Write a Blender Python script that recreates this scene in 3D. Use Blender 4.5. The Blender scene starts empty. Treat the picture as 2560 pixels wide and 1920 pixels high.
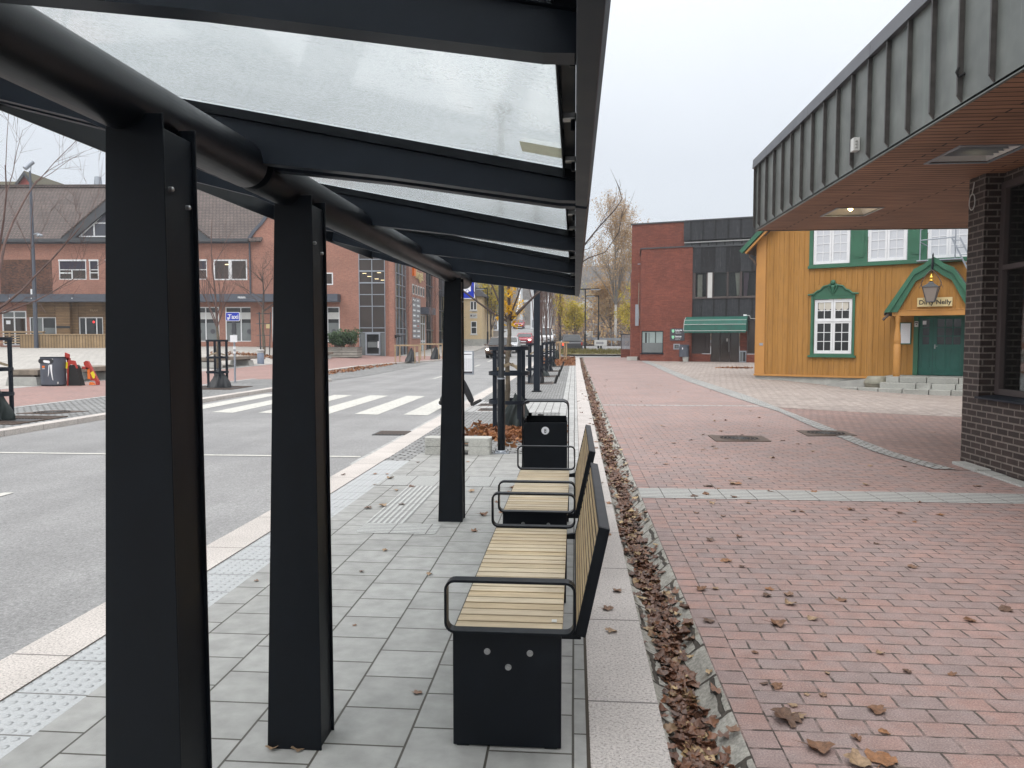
import bpy, math, random
from mathutils import Vector, Matrix, noise as mnoise
R=math.radians
random.seed(7)
S=bpy.context.scene
COL=S.collection
def ss(a,b,x):
    t=min(1,max(0,(x-a)/(b-a))); return t*t*(3-2*t)
def zg(x,y):
    "height of the ground: the street climbs gently towards the bridge, the square on the left rises, the yard on the right dips"
    y2=min(y,140)
    z=0.0004*max(0,y2-35)**2
    z+=0.8*ss(-16,-27,x)*ss(25,50,y)
    z-=0.26*ss(7.4,11.4,x)*(1-ss(33,46,y))*ss(17,24,y)
    return z

# ------------------------------------------------------------------ materials
MAT={}
class NT:
    def __init__(s,name):
        m=bpy.data.materials.new(name); m.use_nodes=True; s.m=m; s.t=m.node_tree; s.t.nodes.clear(); MAT[name]=m
        s.out=s.n('OutputMaterial')
    def n(s,typ,**kw):
        nd=s.t.nodes.new('ShaderNode'+typ)
        for k,v in kw.items():
            if k=='inp':
                for a,b in v.items():
                    if hasattr(b,'is_linked') or isinstance(b,bpy.types.NodeSocket): s.t.links.new(b,nd.inputs[a])
                    else: nd.inputs[a].default_value=b
            else: setattr(nd,k,v)
        return nd
    def l(s,a,b): s.t.links.new(a,b)
    def math(s,op,a,b=0.0):
        nd=s.n('Math',operation=op,inp={0:a,1:b}); return nd.outputs[0]
    def mix(s,f,a,b,blend='MIX'):
        nd=s.n('Mix',data_type='RGBA',blend_type=blend)
        for i,v in ((0,f),(6,a),(7,b)):
            if isinstance(v,bpy.types.NodeSocket): s.l(v,nd.inputs[i])
            else: nd.inputs[i].default_value=v if i==0 else (*v[:3],1)
        return nd.outputs[2]
    def ramp(s,f,stops):
        nd=s.n('ValToRGB'); s.l(f,nd.inputs[0]); e=nd.color_ramp.elements
        while len(e)<len(stops): e.new(.5)
        for i,(p,c) in enumerate(stops):
            e[i].position=p; e[i].color=(*c,1) if hasattr(c,'__len__') else (c,c,c,1)
        return nd.outputs[0]
    def coord(s):
        return s.n('TexCoord').outputs['Object']
    def noise(s,vec,scale,detail=4,rough=.55):
        return s.n('TexNoise',inp={'Vector':vec,'Scale':scale,'Detail':detail,'Roughness':rough}).outputs['Fac']
    def fin(s,color,rough=.6,bump=None,bd=.02,bs=.5,metal=0,spec=.5,**kw):
        p=s.n('BsdfPrincipled')
        d={'Base Color':color,'Roughness':rough,'Metallic':metal,'Specular IOR Level':spec}; d.update(kw)
        for k,v in d.items():
            if isinstance(v,bpy.types.NodeSocket): s.l(v,p.inputs[k])
            else: p.inputs[k].default_value=(*v[:3],1) if (hasattr(v,'__len__') and len(v)==3) else v
        if bump is not None:
            b=s.n('Bump',inp={'Height':bump,'Distance':bd,'Strength':bs}); s.l(b.outputs[0],p.inputs['Normal'])
        s.l(p.outputs[0],s.out.inputs[0]); return s.m
def sc(c,k): return tuple(min(1,x*k) for x in c)
def plain(name,c,rough=.6,var=.12,scale=3,bump=0,bscale=60,metal=0,spec=.5,fine=0):
    t=NT(name); v=t.coord()
    f=t.noise(v,scale,5)
    f=t.ramp(f,[(.3,0),(.7,1)])
    col=t.mix(f,sc(c,1-var),sc(c,1+var))
    if fine:
        g=t.noise(v,fine,2); g=t.ramp(g,[(.35,0),(.65,1)])
        col=t.mix(.35,col,t.mix(g,sc(c,.55),sc(c,1.5)))
    rg=t.math('ADD',t.math('MULTIPLY',f,.12),rough-.06)
    b=t.noise(v,bscale,3) if bump else None
    return t.fin(col,rg,b,bd=.01,bs=bump,metal=metal,spec=spec)
def flat(name,c,rough=.5,metal=0,spec=.5):
    t=NT(name); return t.fin(c,rough,metal=metal,spec=spec)
def emit(name,c,strength):
    t=NT(name); e=t.n('Emission',inp={'Color':(*c,1),'Strength':strength}); t.l(e.outputs[0],t.out.inputs[0]); return t.m
def brick(name,c1,c2,mortar,bw,bh,ms=.008,off=.5,mode='wall',ang=0,bump=.5,rough=.8,stain=.2,fine=0,sq=(1,2),extra=None,bias=0,jit=0,shift=(0,0),fleck=None,dark=None,jn=None,blot=None):
    t=NT(name); v=t.coord(); jd=mortar
    if jn: mortar=tuple((a+b)*.5*.86 for a,b in zip(c1,c2))
    x=t.n('SeparateXYZ',inp={0:v})
    if mode=='wall':
        u=t.math('ADD',x.outputs[0],x.outputs[1]); vec=t.n('CombineXYZ',inp={0:u,1:x.outputs[2]}).outputs[0]
    else:
        vec=t.n('Mapping',inp={0:v,1:(shift[0],shift[1],0),2:(0,0,R(ang))}).outputs[0]
    if jit:
        nz=t.n('TexNoise',inp={'Vector':vec,'Scale':jit[0],'Detail':2}).outputs['Color']
        sub=t.n('VectorMath',operation='SUBTRACT',inp={0:nz,1:(.5,.5,.5)}).outputs[0]
        scl=t.n('VectorMath',operation='SCALE',inp={0:sub,'Scale':jit[1]}).outputs[0]
        vec=t.n('VectorMath',operation='ADD',inp={0:vec,1:scl}).outputs[0]
    b=t.n('TexBrick',offset=off,squash=sq[0],squash_frequency=sq[1],inp={'Vector':vec,'Color1':(*c1,1),'Color2':(*c2,1),'Mortar':(*mortar,1),'Scale':1,'Mortar Size':ms,'Mortar Smooth':.25,'Bias':bias,'Brick Width':bw,'Row Height':bh})
    col=b.outputs['Color']
    n1=t.noise(v,.55,6,.6); n1=t.ramp(n1,[(.3,1-stain),(.7,1+stain*.4)])
    col=t.mix(1,col,n1,'MULTIPLY')
    n2=t.noise(v,9,4); n2=t.ramp(n2,[(.3,.82),(.72,1.12)]); col=t.mix(1,col,n2,'MULTIPLY')
    h=t.math('MULTIPLY',b.outputs['Fac'],-1.0)
    if blot:
        g=t.noise(v,blot[0],5,.65); col=t.mix(t.ramp(g,[(.42,0),(.66,blot[1])]),col,blot[2])
    if jn:
        g=t.noise(v,jn[0],3,.6); k=t.math('MULTIPLY',b.outputs['Fac'],t.ramp(g,[(jn[1],.12),(jn[1]+.16,1)])); col=t.mix(k,col,jd)
    if fine:
        g=t.noise(v,fine,2); col=t.mix(1,col,t.ramp(g,[(.3,.72),(.7,1.25)]),'MULTIPLY')
        h=t.math('ADD',h,t.math('MULTIPLY',g,.25))
    if dark:
        g=t.noise(v,dark[0],3,.6); col=t.mix(t.ramp(g,[(dark[1],0),(dark[1]+.06,.8)]),col,dark[2])
    if fleck:
        g=t.n('TexVoronoi',inp={'Vector':v,'Scale':fleck[0]}).outputs['Distance']; col=t.mix(t.ramp(g,[(fleck[1],.75),(fleck[1]+.04,0)]),col,fleck[2])
    return t.fin(col,rough,h,bd=.012,bs=bump,spec=.35)
BLACK=(.0034,.0050,.0076)
def metal_dark(name,c,rough):
    t=NT(name); v=t.coord(); f=t.noise(v,7,4); g=t.noise(v,260,2)
    s1=t.n('TexNoise',inp={'Vector':t.n('Mapping',inp={0:v,3:(3,9,40)}).outputs[0],'Scale':2.2,'Detail':6,'Roughness':.7}).outputs['Fac']
    scr=t.ramp(s1,[(.70,0),(.74,1)])
    col=t.mix(t.ramp(f,[(.35,0),(.7,1)]),c,sc(c,1.35)); col=t.mix(t.math('MULTIPLY',scr,.25),col,(.08,.085,.09))
    return t.fin(col,t.math('ADD',t.math('MULTIPLY',f,.16),rough-.08),g,bd=.001,bs=.12,spec=.22)
metal_dark('black_metal',BLACK,.42)
metal_dark('grey_metal_dark',(.0095,.0135,.0205),.45)
plain('steel',(.42,.42,.42),.35,metal=1)
plain('galvanised',(.33,.36,.40),.5,var=.1,metal=.5)
plain('blue_grey_paint',(.14,.17,.23),.5)
plain('slate_blue_metal',(.072,.082,.105),.55,var=.14)
plain('white_paint',(.72,.73,.74),.45,var=.05)
plain('off_white',(.55,.55,.53),.6,var=.06)
plain('concrete',(.33,.33,.31),.85,var=.2,bump=.5,fine=70)
plain('concrete_pale',(.40,.40,.37),.85,var=.22,bump=.4,fine=90)
plain('green_paint',(.030,.125,.070),.5,var=.14,scale=2)
plain('green_door_paint',(.013,.100,.077),.45,var=.12)
def ochre():
    t=NT('ochre_paint'); v=t.coord(); x=t.n('SeparateXYZ',inp={0:v})
    pid=t.math('FLOOR',t.math('DIVIDE',t.math('SUBTRACT',x.outputs[0],.42),.195)); w=t.n('TexWhiteNoise',noise_dimensions='1D',inp={'W':pid}).outputs[0]
    c=t.mix(w,(.360,.176,.040),(.410,.208,.054))
    d=t.n('TexNoise',inp={'Vector':t.n('Mapping',inp={0:v,3:(9,9,.8)}).outputs[0],'Scale':1.3,'Detail':6,'Roughness':.7}).outputs['Fac']
    c=t.mix(1,c,t.ramp(d,[(.28,.70),(.5,1),(.75,1.10)]),'MULTIPLY')
    g=t.noise(v,1.1,5); c=t.mix(t.ramp(g,[(.58,0),(.75,.45)]),c,(.30,.155,.06))
    t.fin(c,.62,d,bd=.006,bs=.3,spec=.3)
ochre()
plain('ochre_trim',(.46,.22,.055),.6,var=.08,scale=2)
plain('lead_dark',(.050,.054,.060),.5,var=.2,scale=1.2)
plain('copper_cap',(.105,.107,.118),.45,var=.1,metal=.3)
plain('black_rubber',(.012,.012,.012),.8)
plain('water_bag_green',(.010,.018,.017),.55,var=.3,scale=4,bump=.25,bscale=9)
plain('water_bag_black',(.011,.013,.016),.5,var=.3,scale=4,bump=.25,bscale=9)
plain('timber_grey',(.20,.165,.13),.75,var=.3,scale=5,bump=.2)
plain('timber_dark',(.105,.085,.075),.75,var=.3,scale=5,bump=.2)
plain('stake_wood',(.38,.27,.16),.7,var=.2,scale=6)
plain('strap_tan',(.36,.29,.20),.7,var=.2,scale=10)
plain('bark',(.14,.115,.085),.9,var=.4,scale=14,bump=.6,bscale=40)
plain('bark_dark',(.075,.055,.048),.9,var=.3,scale=14,bump=.3)
plain('twig_red',(.135,.088,.078),.9,var=.25,scale=8)
plain('birch_bark',(.42,.40,.37),.8,var=.4,scale=6)
plain('red_plastic',(.36,.030,.018),.45,var=.2)
plain('orange_plastic',(.75,.17,.02),.45,var=.1)
plain('yellow_reflective',(.75,.62,.02),.4,var=.05)
plain('lattice_mix_grey',(.25,.25,.26),.6)
flat('blue_sign',(.010,.035,.42),.35)
flat('sign_white',(.80,.81,.83),.4)
flat('dark_ink',(.015,.015,.02),.5)
flat('cream_board',(.62,.50,.26),.5)
flat('gold',(.75,.45,.08),.25,metal=1)
flat('sign_grey',(.060,.058,.070),.4)
flat('mint',(.30,.72,.45),.5)
flat('soil',(.05,.04,.03),.95)
flat('lamp_lens',(.25,.215,.19),.15)
plain('terracotta_pot',(.24,.23,.18),.6,var=.25,scale=4)
plain('red_render',(.42,.095,.075),.8,var=.06)
plain('moss_roof',(.095,.085,.055),.9,var=.3,scale=6)
plain('cream_render',(.60,.47,.28),.8,var=.05)
plain('roof_slate',(.10,.10,.11),.8,var=.2)
plain('bridge_white',(.62,.64,.66),.6,var=.05)
plain('awning_green',(.011,.090,.066),.7,var=.25,scale=2.2)
plain('curtain_white',(.55,.52,.45),.9,var=.1)
plain('curtain_mauve',(.22,.13,.18),.9,var=.1)
plain('blind_brown',(.060,.045,.043),.7,var=.12)
plain('rust_iron',(.105,.075,.06),.7,var=.3,scale=9,bump=.6,bscale=45,metal=.3)
plain('cast_iron',(.03,.032,.034),.6,var=.3,scale=9)
plain('skin',(.45,.27,.2),.6)
plain('dark_cloth',(.014,.014,.017),.9,var=.2,scale=20)
plain('hair_brown',(.05,.03,.02),.7)
plain('shade_fabric',(.035,.033,.05),.9)
plain('car_brown',(.085,.048,.03),.3,var=.03,metal=.3)
plain('car_red',(.36,.012,.03),.28,var=.03,metal=.1)
plain('car_white',(.70,.71,.73),.3,var=.03)
plain('car_grey',(.06,.062,.068),.32,var=.03,metal=.3)
plain('car_silver',(.42,.43,.45),.3,var=.03,metal=.4)
flat('car_glass',(.018,.022,.026),.06)
flat('hub_grey',(.3,.3,.32),.35,metal=.8)
emit('headlight_on',(1,.93,.75),9)
emit('tail_light_on',(1,.06,.02),4)
emit('bulb_glow',(1,.72,.32),26)
emit('tube_glow',(1,.80,.45),3)
emit('red_led',(1,.05,.05),2)
# brick walls
brick('brick_orange',(.43,.185,.128),(.345,.145,.10),(.29,.22,.185),.25,.085,.012,bump=.35,stain=.16,rough=.85)
brick('brick_red',(.255,.074,.047),(.185,.052,.035),(.16,.072,.055),.29,.085,.010,bump=.5,stain=.22,rough=.85,sq=(1,2))
brick('brick_brown',(.046,.031,.027),(.030,.021,.019),(.17,.145,.125),.232,.0785,.0105,bump=.8,stain=.18,rough=.62,fine=90,jit=(1.6,.012))
brick('brick_herring',(.19,.085,.055),(.06,.035,.028),(.10,.06,.045),.18,.09,.012,bump=.8,stain=.2,rough=.9,ang=45)
# pavings
brick('red_paving',(.375,.242,.212),(.285,.226,.217),(.075,.060,.052),.1985,.1185,.0062,jn=(11,.40),blot=(7,.65,(.275,.225,.215)),mode='g',bump=.55,rough=.72,stain=.22,fine=140,jit=(9,.014),bias=-.15,shift=(.095,-.002),fleck=(46,.10,(.42,.36,.31)),dark=(1.1,.66,(.21,.165,.14)))
brick('soldier_paving',(.385,.235,.200),(.285,.222,.212),(.05,.04,.034),.14,.135,.0070,jn=(11,.40),blot=(7,.6,(.28,.225,.215)),off=0,mode='g',ang=90,bump=.7,rough=.72,stain=.2,fine=140,jit=(3,.012),shift=(0,-.67))
brick('red_paving_diag',(.34,.215,.185),(.265,.19,.175),(.115,.088,.075),.205,.10,.008,mode='g',ang=62,bump=.6,rough=.75,stain=.18,fine=120,jit=(3,.016))
brick('red_paving_left',(.34,.205,.18),(.27,.18,.165),(.20,.14,.12),.205,.10,.006,mode='g',bump=.4,rough=.8,stain=.12)
brick('plaza_stone',(.40,.345,.31),(.31,.262,.235),(.135,.112,.10),.30,.17,.011,mode='g',ang=-31,bump=.6,rough=.75,stain=.15,fine=60,jit=(2,.03))
brick('plaza_pale',(.44,.42,.385),(.38,.36,.335),(.24,.225,.205),.42,.3,.014,mode='g',ang=4,bump=.4,rough=.8,stain=.12,jit=(2,.03))
brick('slab_paving',(.338,.338,.324),(.292,.292,.279),(.070,.065,.055),.302,.3245,.0055,mode='g',ang=-90,bump=.45,rough=.66,stain=.10,fine=0,bias=.1,fleck=(60,.07,(.24,.24,.22)),shift=(2.143,0),dark=(2.5,.76,(.25,.25,.235)),jit=(1.2,.006))
brick('sett_cobble',(.36,.36,.355),(.24,.245,.245),(.085,.083,.078),.165,.105,.017,mode='g',bump=1,rough=.75,stain=.18,fine=50,jit=(5,.05))
brick('sett_light',(.47,.47,.455),(.36,.365,.36),(.15,.145,.13),.13,.095,.014,mode='g',bump=1,rough=.75,stain=.15,fine=50,jit=(5,.05))
brick('sett_pale',(.44,.44,.43),(.37,.37,.36),(.10,.095,.09),.34,.17,.009,off=.35,mode='g',ang=90,bump=.6,rough=.75,stain=.12,fine=80,jit=(2,.02))
brick('gutter_stone',(.40,.385,.345),(.33,.315,.28),(.07,.06,.05),.16,.36,.012,off=.5,jit=(9,.05),mode='g',bump=1,rough=.8,stain=.25,fine=60,dark=(5,.60,(.17,.145,.11)))
brick('tile_roof',(.15,.115,.103),(.115,.09,.082),(.025,.02,.018),.3,.17,.022,mode='wall',bump=1,stain=.25,rough=.8,fine=18)
def granite(name,c,period,sh=0):
    t=NT(name); v=t.coord(); x=t.n('SeparateXYZ',inp={0:v})
    g=t.noise(v,85,3,.75); col=t.ramp(g,[(.34,sc(c,.50)),(.47,c),(.64,sc(c,1.28))])
    n1=t.noise(v,1.7,4); col=t.mix(1,col,t.ramp(n1,[(.3,.88),(.7,1.07)]),'MULTIPLY')
    sp=t.n('TexVoronoi',inp={'Vector':v,'Scale':26}).outputs['Distance']; col=t.mix(t.ramp(sp,[(.055,.75),(.085,0)]),col,(.05,.045,.04))
    j=t.math('FRACT',t.math('DIVIDE',t.math('ADD',x.outputs[1],sh),period)); j=t.math('ABSOLUTE',t.math('SUBTRACT',j,.5))
    jm=t.ramp(j,[(.4935,0),(.4965,1)]); col=t.mix(jm,col,sc(c,.3))
    return t.fin(col,.72,t.math('SUBTRACT',t.math('MULTIPLY',g,.3),jm),bd=.006,bs=.5,spec=.35)
granite('granite_strip',(.445,.410,.388),.985,.66)
granite('granite_kerb',(.47,.432,.402),1.0,.45)
granite('granite_step',(.30,.30,.275),5,0)
def asphalt():
    t=NT('asphalt'); v=t.coord()
    g=t.noise(v,55,4,.75); g2=t.n('TexVoronoi',inp={'Vector':v,'Scale':70}).outputs['Distance']
    c=t.ramp(g,[(.3,(.125,.124,.123)),(.5,(.225,.223,.221)),(.72,(.36,.355,.35))])
    n=t.noise(v,.5,6,.65); c=t.mix(1,c,t.ramp(n,[(.28,.80),(.72,1.12)]),'MULTIPLY')
    m=t.n('Mapping',inp={0:v,3:(1.1,.04,1)}).outputs[0]; n2=t.noise(m,1.2,3); c=t.mix(1,c,t.ramp(n2,[(.3,.86),(.7,1.1)]),'MULTIPLY')
    n3=t.noise(v,.22,2); c=t.mix(t.ramp(n3,[(.58,0),(.60,.28)]),c,(.14,.14,.142))
    t.fin(c,.62,t.math('ADD',g,g2),bd=.006,bs=.55,spec=.45)
asphalt()
def road_paint():
    t=NT('road_paint'); v=t.coord(); g=t.noise(v,14,6,.7); h=t.noise(v,120,3)
    c=t.mix(t.ramp(g,[(.34,0),(.5,1)]),(.32,.315,.30),(.53,.52,.475)); c=t.mix(1,c,t.ramp(h,[(.3,.85),(.7,1.06)]),'MULTIPLY')
    t.fin(c,.65,h,bd=.004,bs=.4)
road_paint()
def tactile():
    t=NT('tactile_dome'); v=t.coord(); x=t.n('SeparateXYZ',inp={0:v})
    fx=t.math('SUBTRACT',t.math('FRACT',t.math('MULTIPLY',x.outputs[0],1/.0583)),.5); fy=t.math('SUBTRACT',t.math('FRACT',t.math('MULTIPLY',x.outputs[1],1/.0583)),.5)
    d=t.math('SQRT',t.math('ADD',t.math('MULTIPLY',fx,fx),t.math('MULTIPLY',fy,fy)))
    h=t.ramp(d,[(.14,1),(.32,0)])
    jy=t.math('ABSOLUTE',t.math('SUBTRACT',t.math('FRACT',t.math('DIVIDE',x.outputs[1],.35)),.5)); jm=t.ramp(jy,[(.486,0),(.492,1)])
    g=t.noise(v,100,3); c=t.ramp(g,[(.3,(.33,.34,.345)),(.7,(.43,.44,.445))]); c=t.mix(jm,c,(.16,.155,.145))
    t.fin(c,.7,t.math('SUBTRACT',h,jm),bd=.010,bs=.9)
tactile()
def ribbed(name,axis,c=(.44,.445,.43),pitch=.05):
    t=NT(name); v=t.coord(); x=t.n('SeparateXYZ',inp={0:v})
    f=t.math('FRACT',t.math('DIVIDE',x.outputs[axis],pitch)); h=t.ramp(t.math('ABSOLUTE',t.math('SUBTRACT',f,.5)),[(.2,1),(.32,0)])
    f2=t.math('FRACT',t.math('DIVIDE',x.outputs[1-axis],.3)); jm=t.ramp(t.math('ABSOLUTE',t.math('SUBTRACT',f2,.5)),[(.484,0),(.491,1)])
    g=t.noise(v,60,4); col=t.mix(h,sc(c,.55),c); col=t.mix(1,col,t.ramp(g,[(.3,.82),(.7,1.1)]),'MULTIPLY'); col=t.mix(jm,col,(.12,.11,.1))
    t.fin(col,.7,t.math('SUBTRACT',h,jm),bd=.008,bs=.8)
ribbed('ribbed_across',1); ribbed('ribbed_along',0); ribbed('ribbed_grey',1,(.43,.43,.41),.075)
def boards(name,c1,c2,gap,axis,pitch,length=2.4,rough=.65,stretch=30):
    t=NT(name); v=t.coord(); x=t.n('SeparateXYZ',inp={0:v})
    a=x.outputs[axis]; other={0:1,1:0,2:0}[axis]
    vec=t.n('CombineXYZ',inp={0:x.outputs[other],1:a}).outputs[0]
    b=t.n('TexBrick',offset=.37,inp={'Vector':vec,'Color1':(*c1,1),'Color2':(*c2,1),'Mortar':(*gap,1),'Scale':1,'Mortar Size':pitch*.09,'Mortar Smooth':.2,'Brick Width':length,'Row Height':pitch})
    sv=[stretch]*3; sv[other]=2
    g=t.n('TexNoise',inp={'Vector':t.n('Mapping',inp={0:v,3:tuple(sv)}).outputs[0],'Scale':1,'Detail':5}).outputs['Fac']
    c=t.mix(1,b.outputs['Color'],t.ramp(g,[(.3,.75),(.7,1.2)]),'MULTIPLY'); n=t.noise(v,.9,4); c=t.mix(1,c,t.ramp(n,[(.3,.72),(.7,1.12)]),'MULTIPLY')
    if name.startswith('lead'):
        d=t.n('TexNoise',inp={'Vector':t.n('Mapping',inp={0:v,3:(7,7,.5)}).outputs[0],'Scale':1.6,'Detail':6,'Roughness':.7}).outputs['Fac']; c=t.mix(t.ramp(d,[(.55,0),(.78,.6)]),c,(.13,.135,.14))
    return t.fin(c,rough,t.math('MULTIPLY',b.outputs['Fac'],-1.),bd=.012,bs=.8,spec=.3)
boards('soffit_boards',(.37,.198,.118),(.30,.158,.094),(.024,.013,.008),1,.118,3.1)
boards('planter_boards',(.36,.25,.14),(.28,.19,.10),(.07,.05,.03),0,.22,3)
boards('slat_cladding',(.27,.17,.085),(.20,.12,.06),(.045,.03,.02),2,.13,4)
boards('planter_grey',(.33,.32,.28),(.27,.26,.23),(.06,.055,.05),2,.2,4)
boards('lead_panels',(.034,.036,.041),(.026,.028,.032),(.012,.012,.014),0,.82,40,.5,6)
boards('lead_panels_light',(.085,.088,.09),(.07,.072,.075),(.03,.03,.03),0,.55,40,.5,6)
def slatwood():
    t=NT('slat_wood'); v=t.coord(); inf=t.n('ObjectInfo').outputs['Random']
    x=t.n('SeparateXYZ',inp={0:v})
    m=t.n('Mapping',inp={0:v,3:(4,45,45)}).outputs[0]
    g=t.n('TexNoise',inp={'Vector':m,'Scale':1.3,'Detail':6,'Roughness':.65}).outputs['Fac']
    pid=t.math('FLOOR',t.math('DIVIDE',x.outputs[1],.0735)); w=t.n('TexWhiteNoise',noise_dimensions='1D',inp={'W':pid}).outputs[0]
    c=t.ramp(w,[(0,(.48,.375,.24)),(.4,(.57,.475,.335)),(.75,(.53,.44,.32)),(1,(.52,.395,.235))])
    c=t.mix(1,c,t.ramp(g,[(.3,.74),(.7,1.1)]),'MULTIPLY'); n=t.noise(v,3,3); c=t.mix(1,c,t.ramp(n,[(.3,.86),(.7,1.05)]),'MULTIPLY')
    t.fin(c,.55,g,bd=.002,bs=.3,spec=.35)
    t=NT('slat_wood_long'); v=t.coord(); x=t.n('SeparateXYZ',inp={0:v})
    m=t.n('Mapping',inp={0:v,3:(45,4,45)}).outputs[0]
    g=t.n('TexNoise',inp={'Vector':m,'Scale':1.3,'Detail':6,'Roughness':.65}).outputs['Fac']
    pid=t.math('FLOOR',t.math('DIVIDE',x.outputs[2],.0393)); w=t.n('TexWhiteNoise',noise_dimensions='1D',inp={'W':pid}).outputs[0]
    c=t.ramp(w,[(0,(.38,.27,.14)),(.5,(.46,.345,.20)),(1,(.42,.30,.16))]); c=t.mix(1,c,t.ramp(g,[(.3,.76),(.7,1.1)]),'MULTIPLY')
    t.fin(c,.55,g,bd=.002,bs=.3,spec=.35)
slatwood()
def copper():
    t=NT('copper_panel'); v=t.coord(); x=t.n('SeparateXYZ',inp={0:v})
    m=t.n('Mapping',inp={0:v,3:(1,5,.6)}).outputs[0]; g=t.noise(m,1.6,6,.6); h=t.noise(v,2.4,5)
    c=t.ramp(h,[(.3,(.115,.125,.118)),(.55,(.158,.170,.158)),(.75,(.20,.212,.195))])
    c=t.mix(t.ramp(g,[(.55,0),(.75,.55)]),c,(.21,.255,.225))
    d=t.n('TexNoise',inp={'Vector':t.n('Mapping',inp={0:v,3:(1,26,1.4)}).outputs[0],'Scale':1.7,'Detail':5,'Roughness':.7}).outputs['Fac']
    c=t.mix(t.ramp(d,[(.66,0),(.72,.5)]),c,(.40,.42,.40)); c=t.mix(t.ramp(d,[(.28,.5),(.34,0)]),c,(.06,.055,.05))
    t.fin(c,.46,h,bd=.01,bs=.35,metal=.35,spec=.5)
copper()
def fascia_plain():
    t=NT('seam_metal'); v=t.coord(); h=t.noise(v,9,4); c=t.ramp(h,[(.3,(.040,.036,.034)),(.7,(.075,.07,.065))]); t.fin(c,.5,metal=.3)
fascia_plain()
def roofglass():
    t=NT('wet_glass'); v=t.coord()
    big=t.noise(v,1.3,3); fine=t.n('TexVoronoi',inp={'Vector':v,'Scale':95}).outputs['Distance']
    m=t.n('Mapping',inp={0:v,3:(10,55,1)}).outputs[0]; run=t.n('TexNoise',inp={'Vector':m,'Scale':1.6,'Detail':4,'Roughness':.6}).outputs['Fac']
    drop=t.ramp(fine,[(.18,1),(.42,0)])
    wet=t.noise(v,3.2,4); dm=t.math('MULTIPLY',drop,t.ramp(wet,[(.40,.02),(.68,.7)]))
    streak=t.ramp(run,[(.60,0),(.66,.5)])
    k=t.math('ADD',dm,streak)
    ct=t.mix(k,(.95,.975,.98),(.70,.745,.75))
    tr=t.n('BsdfRefraction',inp={0:ct,'Roughness':.16,'IOR':1.012})
    hb=t.n('Bump',inp={'Height':dm,'Distance':.02,'Strength':.5}); t.l(hb.outputs[0],tr.inputs['Normal'])
    tl=t.n('BsdfTranslucent',inp={0:(.86,.89,.89,1)})
    mx=t.n('MixShader'); t.l(t.math('ADD',t.math('MULTIPLY',big,.35),.08),mx.inputs[0]); t.l(tr.outputs[0],mx.inputs[1]); t.l(tl.outputs[0],mx.inputs[2])
    gl=t.n('BsdfGlossy',inp={'Roughness':.08}); fr=t.n('Fresnel',inp={'IOR':1.4})
    m2=t.n('MixShader'); t.l(t.math('MULTIPLY',fr.outputs[0],.6),m2.inputs[0]); t.l(mx.outputs[0],m2.inputs[1]); t.l(gl.outputs[0],m2.inputs[2])
    t.l(m2.outputs[0],t.out.inputs[0])
roofglass()
def pane(name,c,rough=.06,spec=.6,var=.5):
    t=NT(name); v=t.coord(); n=t.noise(v,.8,3); col=t.mix(n,sc(c,1-var),sc(c,1+var)); b=t.noise(v,1.1,2)
    return t.fin(col,rough,b,bd=.02,bs=.10,spec=spec)
pane('window_glass',(.020,.021,.022)); pane('window_glass_brown',(.038,.026,.020)); pane('window_glass_film',(.15,.165,.165),.25); pane('window_glass_pale',(.27,.33,.32),.2,var=.35); pane('shade_glass',(.052,.056,.072),.3,var=.15)
pane('pane_white',(.55,.57,.60),.35,var=.08); pane('dark_interior',(.012,.011,.011),.3)
def paper():
    t=NT('thin_paper'); v=t.coord(); x=t.n('SeparateXYZ',inp={0:v}); g=t.noise(v,60,3); c=t.mix(g,(.55,.54,.46),(.66,.65,.57)); d=t.n('BsdfDiffuse'); t.l(c,d.inputs[0]); tl=t.n('BsdfTranslucent'); t.l(c,tl.inputs[0]); m=t.n('MixShader',inp={0:.62}); t.l(d.outputs[0],m.inputs[1]); t.l(tl.outputs[0],m.inputs[2]); t.l(m.outputs[0],t.out.inputs[0])
paper()
def clearglass():
    t=NT('clear_glass'); tr=t.n('BsdfTransparent',inp={0:(.82,.85,.85,1)}); gl=t.n('BsdfGlossy',inp={'Roughness':.03}); fr=t.n('Fresnel',inp={'IOR':1.5})
    m=t.n('MixShader'); t.l(t.math('MULTIPLY',fr.outputs[0],.55),m.inputs[0]); t.l(tr.outputs[0],m.inputs[1]); t.l(gl.outputs[0],m.inputs[2]); t.l(m.outputs[0],t.out.inputs[0])
clearglass()
def leafmat(name,cols,rough=.65,spec=.25,trans=.25):
    t=NT(name); v=t.coord(); g=t.n('NewGeometry').outputs['Random Per Island']; n=t.noise(v,30,3)
    st=[(i/(max(1,len(cols)-1)),c) for i,c in enumerate(cols)]
    c=t.ramp(g,st); c=t.mix(1,c,t.ramp(n,[(.3,.7),(.7,1.2)]),'MULTIPLY')
    p=t.n('BsdfPrincipled'); t.l(c,p.inputs['Base Color']); p.inputs['Roughness'].default_value=rough; p.inputs['Specular IOR Level'].default_value=spec
    tl=t.n('BsdfTranslucent'); t.l(c,tl.inputs[0]); mx=t.n('MixShader',inp={0:trans}); t.l(p.outputs[0],mx.inputs[1]); t.l(tl.outputs[0],mx.inputs[2]); t.l(mx.outputs[0],t.out.inputs[0])
leafmat('leaf_brown',[(.085,.042,.025),(.16,.070,.034),(.12,.060,.038),(.26,.115,.05),(.10,.055,.035),(.20,.12,.07)],.5,.4,.1)
leafmat('leaf_gutter',[(.085,.046,.032),(.165,.075,.045),(.105,.060,.045),(.22,.10,.052),(.13,.072,.053),(.19,.095,.06),(.14,.075,.05),(.48,.34,.17)],.42,.5,.05)
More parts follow.
